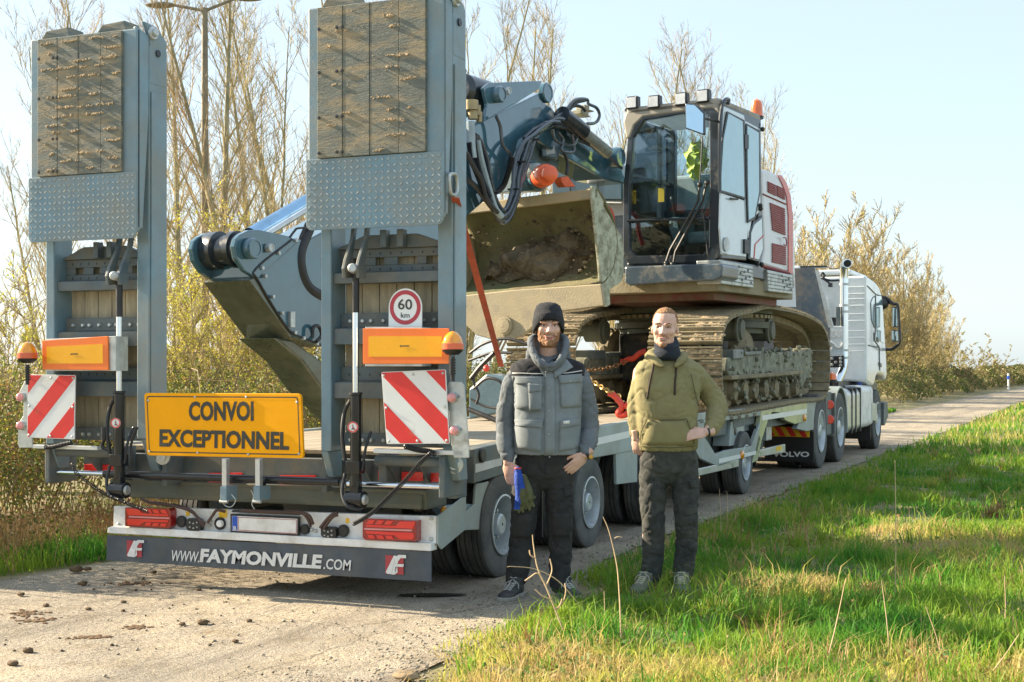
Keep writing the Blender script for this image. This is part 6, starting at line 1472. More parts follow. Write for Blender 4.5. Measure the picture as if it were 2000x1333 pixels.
# beanie
bnm = mat('beanie_knit', (.022, .025, .032), .95, var=.25, scale=90, bump=1, bscale=220, stretch=(1, 1, .25))
mb = MB(); n = 36; rs = []
for (z, rx, ry, oy, dr) in ((.040, .084, .103, .008, 1), (.036, .090, .110, .008, 1), (.045, .0935, .114, .008, .85), (.072, .094, .114, .008, .55), (.080, .0915, .111, .01, .45), (.082, .088, .107, .012, .4), (.105, .083, .100, .015, .2), (.125, .070, .085, .018, .05), (.138, .046, .056, .02, 0), (.144, .010, .012, .02, 0)):
    rs.append([hc+R_ @ (Vector((rx*math.cos(2*PI*j/n), oy+ry*math.sin(2*PI*j/n), z-.075*dr*min(1, max(0, (math.sin(2*PI*j/n)+.92)/.75))**.8))*kh) for j in range(n)])
mb.rings(rs); bn = lbuild(mb, 'beanie', bnm, body1)
# hoodie + sleeves
hood1 = mat('hoodie_grey', (.15, .175, .20), .9, var=.12, scale=14, bump=.5, bscale=260, dirt=(.14, .15, .16), dirt_amt=.35, dirt_scale=8)
mb = MB()
torso(mb, [(a1(0, 712).z, a1(1070, 0).x, .03, .15, .09), (a1(0, 730).z, a1(1070, 0).x, .02, .20, .115), (a1(0, 780).z, a1(1070, 0).x, .01, .21, .13), (a1(0, 870).z, a1(1068, 0).x, .01, .205, .135), (a1(0, 885).z, a1(1067, 0).x, .01, .19, .13)])
limb(mb, [v4(1022, 722, .03, .055), v4(1005, 742, .03, .072), v4(990, 795, .03, .068), v4(987, 835, .02, .066), v4(988, 870, -.03, .062), v4(991, 888, -.06, .052), v4(992, 896, -.07, .040)], wr=.005, seed=3)
limb(mb, [v4(1120, 722, .03, .055), v4(1135, 742, .03, .072), v4(1149, 795, .05, .068), v4(1153, 830, .05, .064), v4(1150, 860, -.02, .064), v4(1145, 874, -.06, .054), v4(1143, 882, -.08, .042)], wr=.005, seed=7)
hd1, bh1 = remesh(mb, 'hoodie', hood1, body1, .010, 3, .6, folds(.009, (6, 6, 9), 2))
mb = MB(); hcx = a1(1071, 0).x      # hood bunched around the neck
for (o_, r_) in ((0, 1.0), (.012, .85)):
    pts = [a1(1072, 716, -.150+o_), a1(1052, 704, -.125+o_), a1(1041, 686, -.075), a1(1037, 668, -.01), a1(1044, 658, .06), a1(1071, 657, .10), a1(1098, 658, .06), a1(1105, 668, -.01), a1(1102, 686, -.075), a1(1091, 704, -.125+o_), a1(1073, 716, -.150+o_)]
    pts = [p-Vector((0, 0, o_*2)) for p in pts]; w = bez(pts, 4); mb.tube(w, [r_*(.013+.016*math.sin(PI*i/(len(w)-1))**.6) for i in range(len(w))], 12)
mb.ball(a1(1071, 682, .055), (.115, .065, .095), 20, 12)
for sg_ in (-1, 1): limb(mb, [(hcx+sg_*.095, .03, a1(0, 672).z, .032), (hcx+sg_*.11, .02, a1(0, 688).z, .036), (hcx+sg_*.12, .02, a1(0, 704).z, .034)])
torso(mb, [(a1(0, 722).z, hcx, .0, .085, .115), (a1(0, 704).z, hcx, .02, .088, .09), (a1(0, 690).z, hcx, .045, .082, .07)])
hw, _ = remesh(mb, 'hood', hood1, hd1, .007, 3, .6, folds(.005, (14, 14, 20)))
# vest
vestm = mat('vest_grey', (.22, .255, .275), .85, var=.08, scale=10, bump=.4, bscale=300, dirt=(.26, .30, .33), dirt_amt=.4, dirt_scale=6); yoke = mat('vest_black', (.018, .02, .026), .9, var=.2, bump=.4, bscale=300)
mb = MB(); vx = a1(1070, 0).x
torso(mb, [(a1(0, 696).z, vx, .035, .115, .07), (a1(0, 703).z, vx, .03, .20, .095), (a1(0, 711).z, vx, .03, .245, .112), (a1(0, 724).z, vx, .02, .250, .128), (a1(0, 745).z, vx, .015, .238, .140), (a1(0, 775).z, vx-.002, .01, .228, .152), (a1(0, 830).z, vx-.004, .005, .222, .160), (a1(0, 878).z, vx-.010, .0, .222, .155), (a1(0, 887).z, vx-.010, .0, .216, .150)])
zy = a1(0, 733).z
vs1, bvst = remesh(mb, 'vest', [vestm, yoke], hd1, .009, 3, .5, folds(.005, (4, 4, 7), 5), lambda c, n_: 1 if c.z > zy else 0)
def ax1(px, py): v = a1(px, py); return (v.x, v.z)
line_on('piping', [ax1(x, y) for x, y in ((996, 728), (1020, 728), (1045, 729), (1066, 728))], bvst, .0035, printw, vs1, .001); line_on('piping', [ax1(x, y) for x, y in ((1092, 728), (1110, 727), (1136, 723))], bvst, .0035, printw, vs1, .001)
def pq(l): return [ax1(x, y) for x, y in l]
patch('front_placket', pq([(1064, 712), (1082, 705), (1084, 896), (1062, 898)]), bvst, .010, .004, vestm, vs1, 4, 14)
patch('collar_flap', pq([(1078, 707), (1106, 700), (1119, 716), (1082, 738)]), bvst, .016, .004, vestm, vs1)
patch('collar_flap', pq([(1042, 699), (1050, 703), (1070, 728), (1064, 738)]), bvst, .008, .004, vestm, vs1)
patch('chest_pocket', pq([(1006, 742), (1056, 742), (1054, 800), (1008, 797)]), bvst, .010, .004, vestm, vs1, puff=.004); patch('pocket_flap', pq([(1005, 735), (1058, 735), (1057, 750), (1007, 748)]), bvst, .020, .004, vestm, vs1, puff=.004)
patch('pen_pocket', pq([(1031, 752), (1057, 753), (1056, 799), (1033, 800)]), bvst, .022, .004, vestm, vs1, puff=.006); patch('pocket_flap', pq([(1030, 748), (1059, 749), (1057, 762), (1032, 765)]), bvst, .030, .004, vestm, vs1, puff=.003)
patch('chest_pocket', pq([(1092, 742), (1134, 738), (1134, 793), (1094, 795)]), bvst, .010, .004, vestm, vs1, puff=.004); patch('pocket_flap', pq([(1089, 732), (1136, 729), (1136, 745), (1092, 748)]), bvst, .020, .004, vestm, vs1, puff=.004)
patch('hip_pocket', pq([(1004, 828), (1057, 828), (1056, 880), (1003, 872)]), bvst, .012, .004, vestm, vs1, puff=.005); patch('pocket_flap', pq([(1004, 818), (1060, 818), (1058, 833), (1006, 830)]), bvst, .020, .004, vestm, vs1, puff=.003)
patch('hip_pocket', pq([(1092, 828), (1132, 824), (1132, 872), (1090, 880)]), bvst, .012, .004, vestm, vs1, puff=.005); patch('pocket_flap', pq([(1092, 820), (1134, 815), (1133, 828), (1093, 834)]), bvst, .020, .004, vestm, vs1, puff=.003)
patch('maker_tag', pq([(1098, 820), (1111, 819), (1111, 825), (1099, 826)]), bvst, .026, .002, printw, vs1, 2, 2)
line_on('armhole_seam', [ax1(x, y) for x, y in ((1003, 735), (1002, 780), (1004, 830))], bvst, .004, yoke, vs1, .0)
mb = MB()
for x, y in ((1070, 757), (1071, 800), (1071, 845), (1072, 889), (1095, 713), (1034, 748), (1043, 768), (1113, 743)): a_ = ax1(x, y); yy = hit(bvst, *a_); mb.ball((a_[0], (yy if yy else -.15)-.022, a_[1]), (.005, .003, .005), 8, 6)
lbuild(mb, 'snap_button', galv, vs1)
# trousers
trm = mat('work_trousers', (.022, .023, .025), .85, var=.2, scale=12, bump=.5, bscale=250, dirt=(.055, .052, .046), dirt_amt=.36, dirt_scale=7, dirt_sharp=.2)
mb = MB(); torso(mb, [(a1(0, 872).z, a1(1066, 0).x, .0, .185, .125), (a1(0, 900).z, a1(1064, 0).x, .0, .19, .13), (a1(0, 925).z, a1(1063, 0).x, .0, .185, .125), (a1(0, 940).z, a1(1062, 0).x, .0, .15, .10), (a1(0, 956).z, a1(1060, 0).x, .0, .07, .07)])
limb(mb, [v4(1034, 905, .0, .105), v4(1028, 960, -.01, .100), v4(1023, 1010, -.02, .088), v4(1018, 1060, .0, .083), v4(1011, 1110, .0, .078), v4(1007, 1134, .0, .070)], n=22, wr=.008, seed=1)
limb(mb, [v4(1090, 905, .0, .105), v4(1092, 960, -.01, .098), v4(1094, 1010, -.02, .084), v4(1095, 1060, .01, .080), v4(1094, 1110, .01, .076), v4(1092, 1140, .01, .070)], n=22, wr=.008, seed=5)
tr1, bt1 = remesh(mb, 'trousers', trm, body1, .009, 3, .5, folds(.009, (7, 7, 11), 9))
patch('knee_pad', pq([(1002, 1000), (1040, 1000), (1038, 1048), (1002, 1048)]), bt1, .008, .004, trm, tr1, puff=.006); patch('knee_pad', pq([(1077, 1000), (1112, 1000), (1112, 1046), (1079, 1046)]), bt1, .008, .004, trm, tr1, puff=.006)
patch('cargo_flap', pq([(1100, 950), (1116, 946), (1117, 966), (1102, 968)]), bt1, .008, .004, trm, tr1); line_on('fly_seam', [ax1(x, y) for x, y in ((1064, 898), (1063, 925))], bt1, .003, yoke, tr1)
shm = mat('shoe_black', (.03, .032, .035), .6, var=.2, dirt=(.12, .11, .09), dirt_amt=.42, dirt_scale=14, bump=.3); solem = mat('sole_grey', (.30, .29, .26), .7, dirt=(.15, .13, .1), dirt_amt=.45); lacem = mat('lace_grey', (.38, .38, .36), .8)
shoe_objs(body1, 'shoe', (-.140, .02, 0), (-.245, -.235, 0), 1.05, shm, solem, lacem); shoe_objs(body1, 'shoe', (.130, .05, 0), (.235, -.155, 0), 1.05, shm, solem, lacem)
# watch
mb = MB(); o = a1(1149, 889, -.10); mb.lathe([(-.010, .031), (.010, .031)], a1(1146, 887, -.09), (-.75, -.1, -.7), 18); wt = lbuild(mb, 'wrist_watch', black, body1)
mb = MB(); mb.lathe([(0, .016), (.008, .016), (.009, .012)], a1(1152, 890, -.115), (.45, -.85, 0), 18); lbuild(mb, 'watch_dial', mat('watch_gold', (.6, .35, .08), .3, .6), wt)
# gloves in his hand
glb = mat('glove_blue', (.015, .07, .42), .75, var=.15, bump=.5, bscale=200); glo = mat('glove_olive', (.10, .105, .045), .7, var=.25, bump=.6, bscale=90)
mb = MB(); 
limb(mb, [v4(1011, 914, -.155, .022), v4(1013, 935, -.155, .032), v4(1017, 960, -.15, .036), v4(1017, 975, -.15, .030)])
for i, (x, y) in enumerate(((1005, 992), (1013, 997), (1021, 996), (1030, 985))): limb(mb, [v4(1010+i*5, 965, -.15, .013), v4(x, y, -.14, .010)])
glv, _ = remesh(mb, 'work_gloves', [glb, glo], None, .006, 2, .5, folds(.003, (20, 20, 30)), lambda c, n_: 1 if (c.x > a1(1016, 0).x+.01*noise.noise(c*30) and c.z < a1(0, 950).z) or c.z < a1(0, 990).z else 0)
glv.location = p1.location; glv.rotation_euler = p1.rotation_euler; tag(glv, label='blue and olive rubber coated work gloves held in the bearded man hand', cat='gloves')
mb = MB(); limb(mb, [v4(1022, 930, -.13, .026), v4(1030, 955, -.13, .034), v4(1034, 970, -.13, .028)])
for x, y in ((1026, 990), (1034, 992), (1042, 985), (1044, 968)): limb(mb, [v4(1031, 962, -.13, .014), v4(x, y, -.13, .010)])
g2, _ = remesh(mb, 'second_glove', [glo], glv, .006, 2, .5)
mb = MB(); mb.lathe([(-.004, .023), (.004, .024)], a1(1011, 911, -.155), (.05, 0, -1), 16); lbuild(mb, 'glove_cuff', redp, glv)

# ---------------- man in olive hoodie
s2 = .00342; X2, Y2 = 1300, 1160
g = P(X2, Y2, Z=0.0)
def a2(px, py, d=0): return Vector(((px-X2)*s2, d, (Y2-py)*s2))
def w4(px, py, d, r): v = a2(px, py, d); return (v.x, v.y, v.z, r)
p2 = empty('person', (g.x, g.y, .015), rz=YAW, label='short haired man in olive hoodie with dark neck warmer and one hand on hip', cat='person')
kh = 1.10; mb = MB(); hc2 = a2(1298, 650, -.02); T2, R2 = head_shapes(mb, hc2, kh, turn=-.22, tilt=.04)
mb.tube([a2(1301, 674, .0), a2(1303, 712, .03)], [.056, .064], 16)
torso(mb, [(a2(0, 715).z, a2(1303, 0).x, .03, .14, .085), (a2(0, 750).z, a2(1303, 0).x, .02, .18, .10), (a2(0, 850).z, a2(1300, 0).x, .02, .15, .09), (a2(0, 900).z, a2(1303, 0).x, .02, .16, .09)])
limb(mb, [w4(1252, 735, .02, .05), w4(1243, 812, .05, .04), w4(1241, 862, .0, .026)]); limb(mb, [w4(1358, 735, .02, .05), w4(1408, 795, .09, .042), w4(1376, 850, -.11, .028)])
limb(mb, [w4(1275, 900, .02, .08), w4(1272, 1010, .0, .06), w4(1268, 1130, .02, .04)]); limb(mb, [w4(1335, 900, .02, .08), w4(1336, 1010, .0, .06), w4(1335, 1130, .02, .04)])
hand(mb, a2(1376, 850, -.115), (-.98, -.20, -.12), 1, .30, 1.0, nrm=(-.25, -.85, .45), thumb=1, thumb_out=.35, spread=.06)
hand(mb, a2(1241, 860, -.02), (.12, .10, -1), 1, .7, .95, nrm=(-.6, -.7, 0), thumb=-1)
body2, bv2 = remesh(mb, 'body', skin, p2, .0048, 2, .5, head_fn(T2, kh))
face(T2, R2, kh, body2, bv2, False, .7, .75)
def loc2(co): return (R2.inverted() @ (co-hc2))/kh
def sel_hair(co, nn):
    q = loc2(co)
    if q.z < -.02: return False
    if q.z > .088+.004*noise.noise(co*60): return q.y > -.088
    return q.y > -.020+.006*noise.noise(co*60) and (q.z > .030 or q.y > .045)
shell_from(body2, sel_hair, .0035, 'hair', hairm, body2, .004)
def sel_stub(co, nn):
    q = loc2(co)
    if q.z < -.12 or q.y > -.02 or co.z < a2(0, 690).z: return False
    mouth = (q.x/.031)**2+((q.z+.069)/.015)**2
    return (q.z < -.088 and abs(q.x) < .04) or (q.z > -.058 and q.z < -.046 and abs(q.x) < .026 and mouth > 1)
shell_from(body2, sel_stub, .0015, 'stubble', mat('stubble', (.34, .18, .10), .8, var=.2, scale=100), body2, .002)
hoodm = mat('hoodie_olive', (.27, .25, .12), .92, var=.10, scale=5, bump=.5, bscale=260, dirt=(.21, .165, .08), dirt_amt=.40, dirt_scale=3, dirt_sharp=.25)
mb = MB(); cx = a2(1303, 0).x
torso(mb, [(a2(0, 706).z, cx, .03, .12, .09), (a2(0, 715).z, cx, .03, .185, .11), (a2(0, 728).z, cx, .02, .215, .125), (a2(0, 765).z, cx-.0, .01, .222, .145), (a2(0, 820).z, a2(1302, 0).x, .0, .205, .145), (a2(0, 868).z, a2(1303, 0).x, .0, .205, .145), (a2(0, 880).z, a2(1304, 0).x, .0, .198, .140), (a2(0, 888).z, a2(1304, 0).x, .0, .185, .130)])
limb(mb, [w4(1266, 724, .03, .060), w4(1257, 745, .03, .070), w4(1246, 790, .04, .066), w4(1243, 825, .03, .058), w4(1242, 852, .0, .044)], wr=.005, seed=2)
limb(mb, [w4(1345, 724, .03, .060), w4(1360, 740, .04, .074), w4(1386, 772, .08, .074), w4(1403, 800, .08, .074), w4(1396, 826, .00, .068), w4(1388, 841, -.06, .054), w4(1381, 849, -.10, .040)], wr=.006, seed=6)
h2, bh2 = remesh(mb, 'hoodie', hoodm, body2, .009, 3, .6, folds(.009, (5, 5, 7), 4))
mb = MB()                                                      # hood lying on shoulders
pts = []; rr = []
for j in range(25):
    a = rad(-125+250*j/24)+PI/2; pts.append(Vector((cx+math.cos(a)*.115, .05+math.sin(a)*.10, a2(0, 708).z+.035*math.sin(a)))); rr.append(.020+.028*math.sin(PI*j/24))
mb.tube(pts, rr, 14)
for sgn in (-1, 1): limb(mb, [(cx+sgn*.105, .0, a2(0, 704).z, .036), (cx+sgn*.082, -.075, a2(0, 712).z, .030), (cx+sgn*.045, -.120, a2(0, 722).z, .018)])
remesh(mb, 'hood', hoodm, h2, .007, 3, .6, folds(.005, (12, 12, 16)))
gaim = mat('gaiter_navy', (.018, .026, .040), .92, var=.25, bump=.8, bscale=140, stretch=(1, 1, 3))
mb = MB(); n = 32; rs = []; gx = a2(1302, 0).x
for (py, rx, ry, dy, tl) in ((668, .060, .070, .0, .032), (672, .074, .090, -.008, .032), (680, .084, .104, -.012, .026), (688, .082, .102, -.010, .014), (694, .090, .108, -.012, .004), (704, .096, .116, -.012, -.006), (712, .090, .110, -.010, -.012), (716, .06, .08, 0, -.01)):
    rs.append([Vector((gx+rx*math.cos(2*PI*j/n), dy+ry*math.sin(2*PI*j/n), a2(0, py).z+tl*math.sin(2*PI*j/n)+.004*math.sin(3*2*PI*j/n+py))) for j in range(n)])
mb.rings(rs); lbuild(mb, 'neck_warmer', gaim, body2)
def ax2(px, py): v = a2(px, py); return (v.x, v.z)
def pq2(l): return [ax2(x, y) for x, y in l]
cordm = mat('cord_brown', (.045, .028, .02), .8)
for l in (((1276, 708), (1272, 730), (1266, 755), (1261, 786)), ((1318, 706), (1317, 730), (1314, 755), (1313, 778))): line_on('drawstring', [ax2(x, y) for x, y in l], bh2, .0065, cordm, h2, .006)
patch('front_pocket', pq2([(1262, 826), (1336, 826), (1352, 874), (1252, 874)]), bh2, .008, .004, hoodm, h2, 8, 6, puff=.012)
for l in (((1260, 824), (1298, 826), (1337, 824)), ((1260, 826), (1250, 850), (1250, 874)), ((1337, 826), (1346, 850), (1352, 872)), ((1250, 876), (1300, 879), (1356, 876)), ((1346, 738), (1352, 768), (1362, 800))): line_on('seam', [ax2(x, y) for x, y in l], bh2, .0028, mat('seam_olive', (.10, .09, .035), .9) if 'seam_olive' not in MATS else MATS['seam_olive'], h2, .013)
tr2m = mat('dusty_trousers', (.030, .034, .033), .85, var=.2, scale=12, bump=.5, bscale=250, dirt=(.095, .095, .08), dirt_amt=.38, dirt_scale=6, dirt_sharp=.2)
mb = MB(); torso(mb, [(a2(0, 878).z, a2(1306, 0).x, .0, .178, .12), (a2(0, 905).z, a2(1306, 0).x, .0, .186, .125), (a2(0, 925).z, a2(1305, 0).x, .0, .182, .12), (a2(0, 938).z, a2(1305, 0).x, .0, .15, .10), (a2(0, 955).z, a2(1306, 0).x, .0, .07, .07)])
limb(mb, [w4(1279, 905, .0, .102), w4(1275, 960, -.01, .092), w4(1275, 1010, -.02, .082), w4(1277, 1060, .0, .076), w4(1274, 1110, .01, .074), w4(1272, 1134, .01, .068)], n=22, wr=.008, seed=11)
limb(mb, [w4(1334, 905, .0, .102), w4(1338, 960, -.01, .092), w4(1339, 1010, -.02, .082), w4(1341, 1060, .0, .076), w4(1336, 1110, .01, .072), w4(1333, 1138, .01, .068)], n=22, wr=.008, seed=15)
tr2, bt2 = remesh(mb, 'trousers', tr2m, body2, .009, 3, .5, folds(.009, (7, 7, 11), 19))
patch('cargo_flap', pq2([(1340, 943), (1364, 941), (1364, 957), (1346, 958)]), bt2, .008, .004, tr2m, tr2); patch('cargo_flap', pq2([(1330, 998), (1362, 995), (1362, 1006), (1332, 1010)]), bt2, .006, .004, tr2m, tr2)
shm2 = mat('shoe_grey', (.13, .15, .13), .75, var=.2, dirt=(.20, .18, .12), dirt_amt=.45, dirt_scale=14, bump=.4)
so2 = mat('sole_dark', (.08, .08, .07), .8)
a_, b_ = (-.110, .03, 0), (-.225, -.215, 0); shoe_objs(body2, 'shoe', a_, b_, 1.12, shm2, so2, mat('lace_cream', (.45, .43, .33), .8)); shoe_objs(body2, 'shoe', (.105, .03, 0), (.085, -.235, 0), 1.12, shm2, so2, MATS['lace_cream'])
mb = MB(); mb.lathe([(-.006, .030), (.006, .030)], a2(1378, 850, -.112), (-.98, -.2, -.1), 16); lbuild(mb, 'wrist_band', black, body2)
# ================================================================== VEGETATION
rng = np.random.default_rng(7)
def np_obj(name, V, F, m, parent=None, **k):
    me = bpy.data.meshes.new(name); V = np.asarray(V, dtype=np.float32); F = np.asarray(F, dtype=np.int32); n = F.shape[1]
    me.vertices.add(len(V)); me.vertices.foreach_set('co', V.ravel()); me.loops.add(F.size); me.loops.foreach_set('vertex_index', F.ravel())
    me.polygons.add(len(F)); me.polygons.foreach_set('loop_start', np.arange(0, F.size, n, dtype=np.int32)); me.polygons.foreach_set('loop_total', np.full(len(F), n, dtype=np.int32))
    me.materials.append(m); me.update(calc_edges=True)
    o = bpy.data.objects.new(name, me); col.objects.link(o); o.parent = parent
    return tag(o, **k)
def vnoise(x, y, s, seed=0):
    """cheap smooth value noise for numpy arrays"""
    r = np.random.default_rng(seed); T = r.random((64, 64)); xs_ = x*s; ys_ = y*s; i = np.floor(xs_).astype(int); j = np.floor(ys_).astype(int); fx = xs_-i; fy = ys_-j
    fx = fx*fx*(3-2*fx); fy = fy*fy*(3-2*fy); g_ = lambda a, b: T[a % 64, b % 64]
    return (g_(i, j)*(1-fx)+g_(i+1, j)*fx)*(1-fy)+(g_(i, j+1)*(1-fx)+g_(i+1, j+1)*fx)*fy
def leafm(name, c, c2, transl=.35, sc=3, var=.3):
    return mat(name, c, .6, var=var, scale=sc*6, second=c2, second_scale=sc, transl=transl, spec=.3)
def blades(name, x, y, z, h, w, lean, m, segs=2, **k):
    n = len(x); a = rng.random(n)*2*PI; b = rng.random(n)*2*PI; l = lean*h*(.3+rng.random(n))
    wx, wy = np.cos(a)*w/2, np.sin(a)*w/2; lx, ly = np.cos(b)*l, np.sin(b)*l
    if segs == 2:
        V = np.stack([np.stack([x-wx, y-wy, z], 1), np.stack([x+wx, y+wy, z], 1), np.stack([x+lx*.3-wx*.8, y+ly*.3-wy*.8, z+h*.6], 1), np.stack([x+lx*.3+wx*.8, y+ly*.3+wy*.8, z+h*.6], 1), np.stack([x+lx, y+ly, z+h*(1-.25*np.minimum(1, l/h))], 1)], 1).reshape(-1, 3)
        b0 = np.arange(n)*5; F = np.concatenate([np.stack([b0, b0+1, b0+3], 1), np.stack([b0, b0+3, b0+2], 1), np.stack([b0+2, b0+3, b0+4], 1)])
    else:
        V = np.stack([np.stack([x-wx, y-wy, z], 1), np.stack([x+wx, y+wy, z], 1), np.stack([x+lx, y+ly, z+h], 1)], 1).reshape(-1, 3)
        b0 = np.arange(n)*3; F = np.stack([b0, b0+1, b0+2], 1)
    return np_obj(name, V, F, m, **k)
grassm = leafm('grass_green', (.085, .27, .03), (.26, .38, .04), .5, 1.2)
grassy = leafm('grass_yellow', (.46, .46, .09), (.55, .42, .18), .45, 2)
grassd = leafm('grass_dry', (.42, .28, .13), (.30, .16, .07), .3, 2)
def polar(n, rmin, rmax, t0, t1):
    r = rmin*np.exp(rng.random(n)*math.log(rmax/rmin)); t = YAW+np.radians(-(t0+(t1-t0)*rng.random(n)))   # angle right of the camera axis
    # equal density per unit of apparent size: area weight ~ 1/r
    return CAM.x-np.sin(t)*r, CAM.y+np.cos(t)*r, r
def edge_np(y): return 1.62+.42*np.clip((2.4-y)/1.8, 0, 1)+.2*np.clip((-.5-y)/2, 0, 1)
def right_verge(n, rmin, rmax, dens=None, seed=1):
    x, y, r = polar(n, rmin, rmax, -16, 26); d = x-edge_np(y)-(vnoise(x, y, 1.5, seed)-.5)*.5*np.clip(8/r+.4, 0, 1.2)
    k = (d > 0); pr = np.clip(d/.35, .15, 1)
    bare = vnoise(x, y, .9, 5); near = (y < -1.1)
    pr = np.where(near, pr*np.clip((bare-.25)*2.2, .12, 1), pr); k &= rng.random(len(x)) < pr
    return x[k], y[k], r[k], d[k]
NB = 210000
x, y, r, d = right_verge(NB, 5.6, 26)
tuft = vnoise(x, y, 2.6, 9); z = np.full(len(x), 0.0)
h = (.03+.20*tuft**1.5*rng.random(len(x))+.07*vnoise(x, y, .7, 3)*rng.random(len(x))+.12*(rng.random(len(x)) > .97))*np.clip(d/.5+.4, .4, 1); w = .0045+.0011*r*.35
yl = (vnoise(x, y, 1.1, 21)*.6+vnoise(x, y, 6, 22)*.4+.10*np.clip(-.5-y, 0, 1)+.30*np.clip((-.3-y)*1.2, 0, 1)*.5+.28*np.exp(-((x-4.1)**2+(y-3.9)**2)/1.6)+.22*rng.random(len(x))) > .77  # dry patches; sunlight on the near turf put in as more yellow blades
blades('grass', x[~yl], y[~yl], z[~yl], h[~yl]*1.05, w[~yl], .55, grassm, kind='stuff', label='green grass of the road verge where the men stand', cat='grass')
blades('yellow_grass', x[yl], y[yl], z[yl], h[yl], w[yl], .6, grassy, kind='stuff', label='yellow verge grass, partly dry, partly sunlight painted into the near turf', cat='grass')
x, y, r, d = right_verge(90000, 26, 160, seed=2)
h = .10+.16*vnoise(x, y, .8, 4)*rng.random(len(x)); yl = (vnoise(x, y, .25, 31)*.5+.6*rng.random(len(x))) > .66
blades('far_grass', x[~yl], y[~yl], x[~yl]*0, h[~yl], .0012*r[~yl], .5, grassm, 1, kind='stuff', label='distant green verge grass right of the road', cat='grass')
blades('far_dry_grass', x[yl], y[yl], x[yl]*0, h[yl]*1.1, .0012*r[yl], .5, grassy, 1, kind='stuff', label='distant yellowed verge grass right of the road', cat='grass')
x, y, r, d = right_verge(30000, 5.6, 22, seed=8); k = vnoise(x, y, 1.4, 71) > .62; x, y, r = x[k], y[k], r[k]
leaves_q = np.stack([x, y, .02+.07*rng.random(len(x))], 1)
x2, y2, r2_, d2_ = right_verge(14000, 5.6, 20, seed=9); k = vnoise(x2, y2, .8, 72)+.25*rng.random(len(x2)) > .62; dead_q = np.stack([x2[k], y2[k], .015+.04*rng.random(k.sum())], 1)
# taller clumps standing out of the turf
cx_, cy_, cr_ = polar(900, 6.0, 30, -14, 25); k = cx_ > edge_np(cy_)+.25; cx_, cy_, cr_ = cx_[k], cy_[k], cr_[k]
i_ = np.repeat(np.arange(len(cx_)), 34); a_ = rng.random(len(i_))*6.28; q_ = rng.random(len(i_))**.7*(.05+.07*rng.random(len(cx_)))[i_]; hh_ = (.10+.20*rng.random(len(cx_))**2)[i_]*(.5+.6*rng.random(len(i_)))
blades('tall_clumps', cx_[i_]+np.cos(a_)*q_, cy_[i_]+np.sin(a_)*q_, np.zeros(len(i_)), hh_, .004+.0004*cr_[i_], .8, grassm, kind='stuff', label='taller bright grass clumps standing out of the verge turf', cat='grass')
k = rng.random(len(cx_)) < .18; i2 = np.repeat(np.arange(len(cx_))[k], 14); a_ = rng.random(len(i2))*6.28; blades('dry_clumps', cx_[i2]+np.cos(a_)*.05, cy_[i2]+np.sin(a_)*.05, np.zeros(len(i2)), .12+.25*rng.random(len(i2)), .003+.0003*cr_[i2], .9, grassd, kind='stuff', label='thin dead grass blades scattered through the verge', cat='dead grass')
# dry thatch lying flat and tufts
x, y, r, d = right_verge(26000, 5.6, 20, seed=3); k = (vnoise(x, y, 1.2, 41) > .66) | (np.exp(-((x-4.3)**2+(y-3.9)**2)/1.8)*rng.random(len(x)) > .25) | (y < -.9); x, y, r = x[k], y[k], r[k]
blades('dry_thatch', x, y, x*0+.02, .02+.06*rng.random(len(x)), .004+.0003*r, 2.4, grassd, kind='stuff', label='flattened dead straw lying in the verge', cat='dead grass')
# left verge strip
def left_band(n, ymin, ymax, w0, w1, seed):
    y = ymin+(ymax-ymin)*rng.random(n)**1.6; x = -1.80-.45*np.clip((2-y)/4, 0, 1)-.5*np.clip(-1-y, 0, 9)-(w0+(w1-w0)*rng.random(n)); return x, y
x, y = left_band(60000, -3.5, 45, 0, 1.1, 1); k = vnoise(x, y, 1.1, 14)+.3*rng.random(len(x)) > .42; x, y = x[k], y[k]; h = .04+.30*rng.random(len(x))*vnoise(x, y, 1.5, 12)**1.3
blades('left_grass', x, y, x*0, h, .008+.0010*np.maximum(y, 0), .5, grassm, kind='stuff', label='lush green grass strip along the left road edge', cat='grass')
x, y = left_band(2500, -3.5, 20, 0, .9, 5); blades('left_dry_grass', x, y, x*0, .12+.25*rng.random(len(x)), .006+x*0, 1.0, grassd, kind='stuff', label='dead grass mixed into the left road edge strip', cat='dead grass')
x, y = left_band(11000, -2.0, 14, .3, 2.4, 2); h = .18+.5*rng.random(len(x))*vnoise(x, y, 1.0, 15)
blades('tall_dry_grass', x, y, x*0+.05, h, .006+x*0, .6, grassd, kind='stuff', label='tall tan dead grass in front of the left brambles', cat='dead grass')
# brambles: leafy mass along the left side
def leaves(name, c, s, m, **k):
    n = len(c); u = rng.normal(size=(n, 3)); u /= np.linalg.norm(u, axis=1)[:, None]; v = np.cross(u, rng.normal(size=(n, 3))); v /= np.linalg.norm(v, axis=1)[:, None]
    s = np.asarray(s).reshape(-1, 1); V = np.stack([c-u*s, c+v*s*.5, c+u*s, c-v*s*.5], 1).reshape(-1, 3); b = np.arange(n)*4; return np_obj(name, V, np.stack([b, b+1, b+2, b+3], 1), m, **k)
leaves('verge_weeds', leaves_q, .010+.012*rng.random(len(leaves_q)), leafm('weed_leaf', (.10, .20, .05), (.16, .24, .06), .35, 3), kind='stuff', label='low broad leaved weeds growing between the verge grass', cat='weeds')
leaves('verge_dead_leaves', dead_q, .010+.014*rng.random(len(dead_q)), leafm('dead_leaf', (.30, .16, .07), (.40, .28, .15), .2, 3), kind='stuff', label='reddish brown dead leaves scattered in the verge grass', cat='dead leaves')
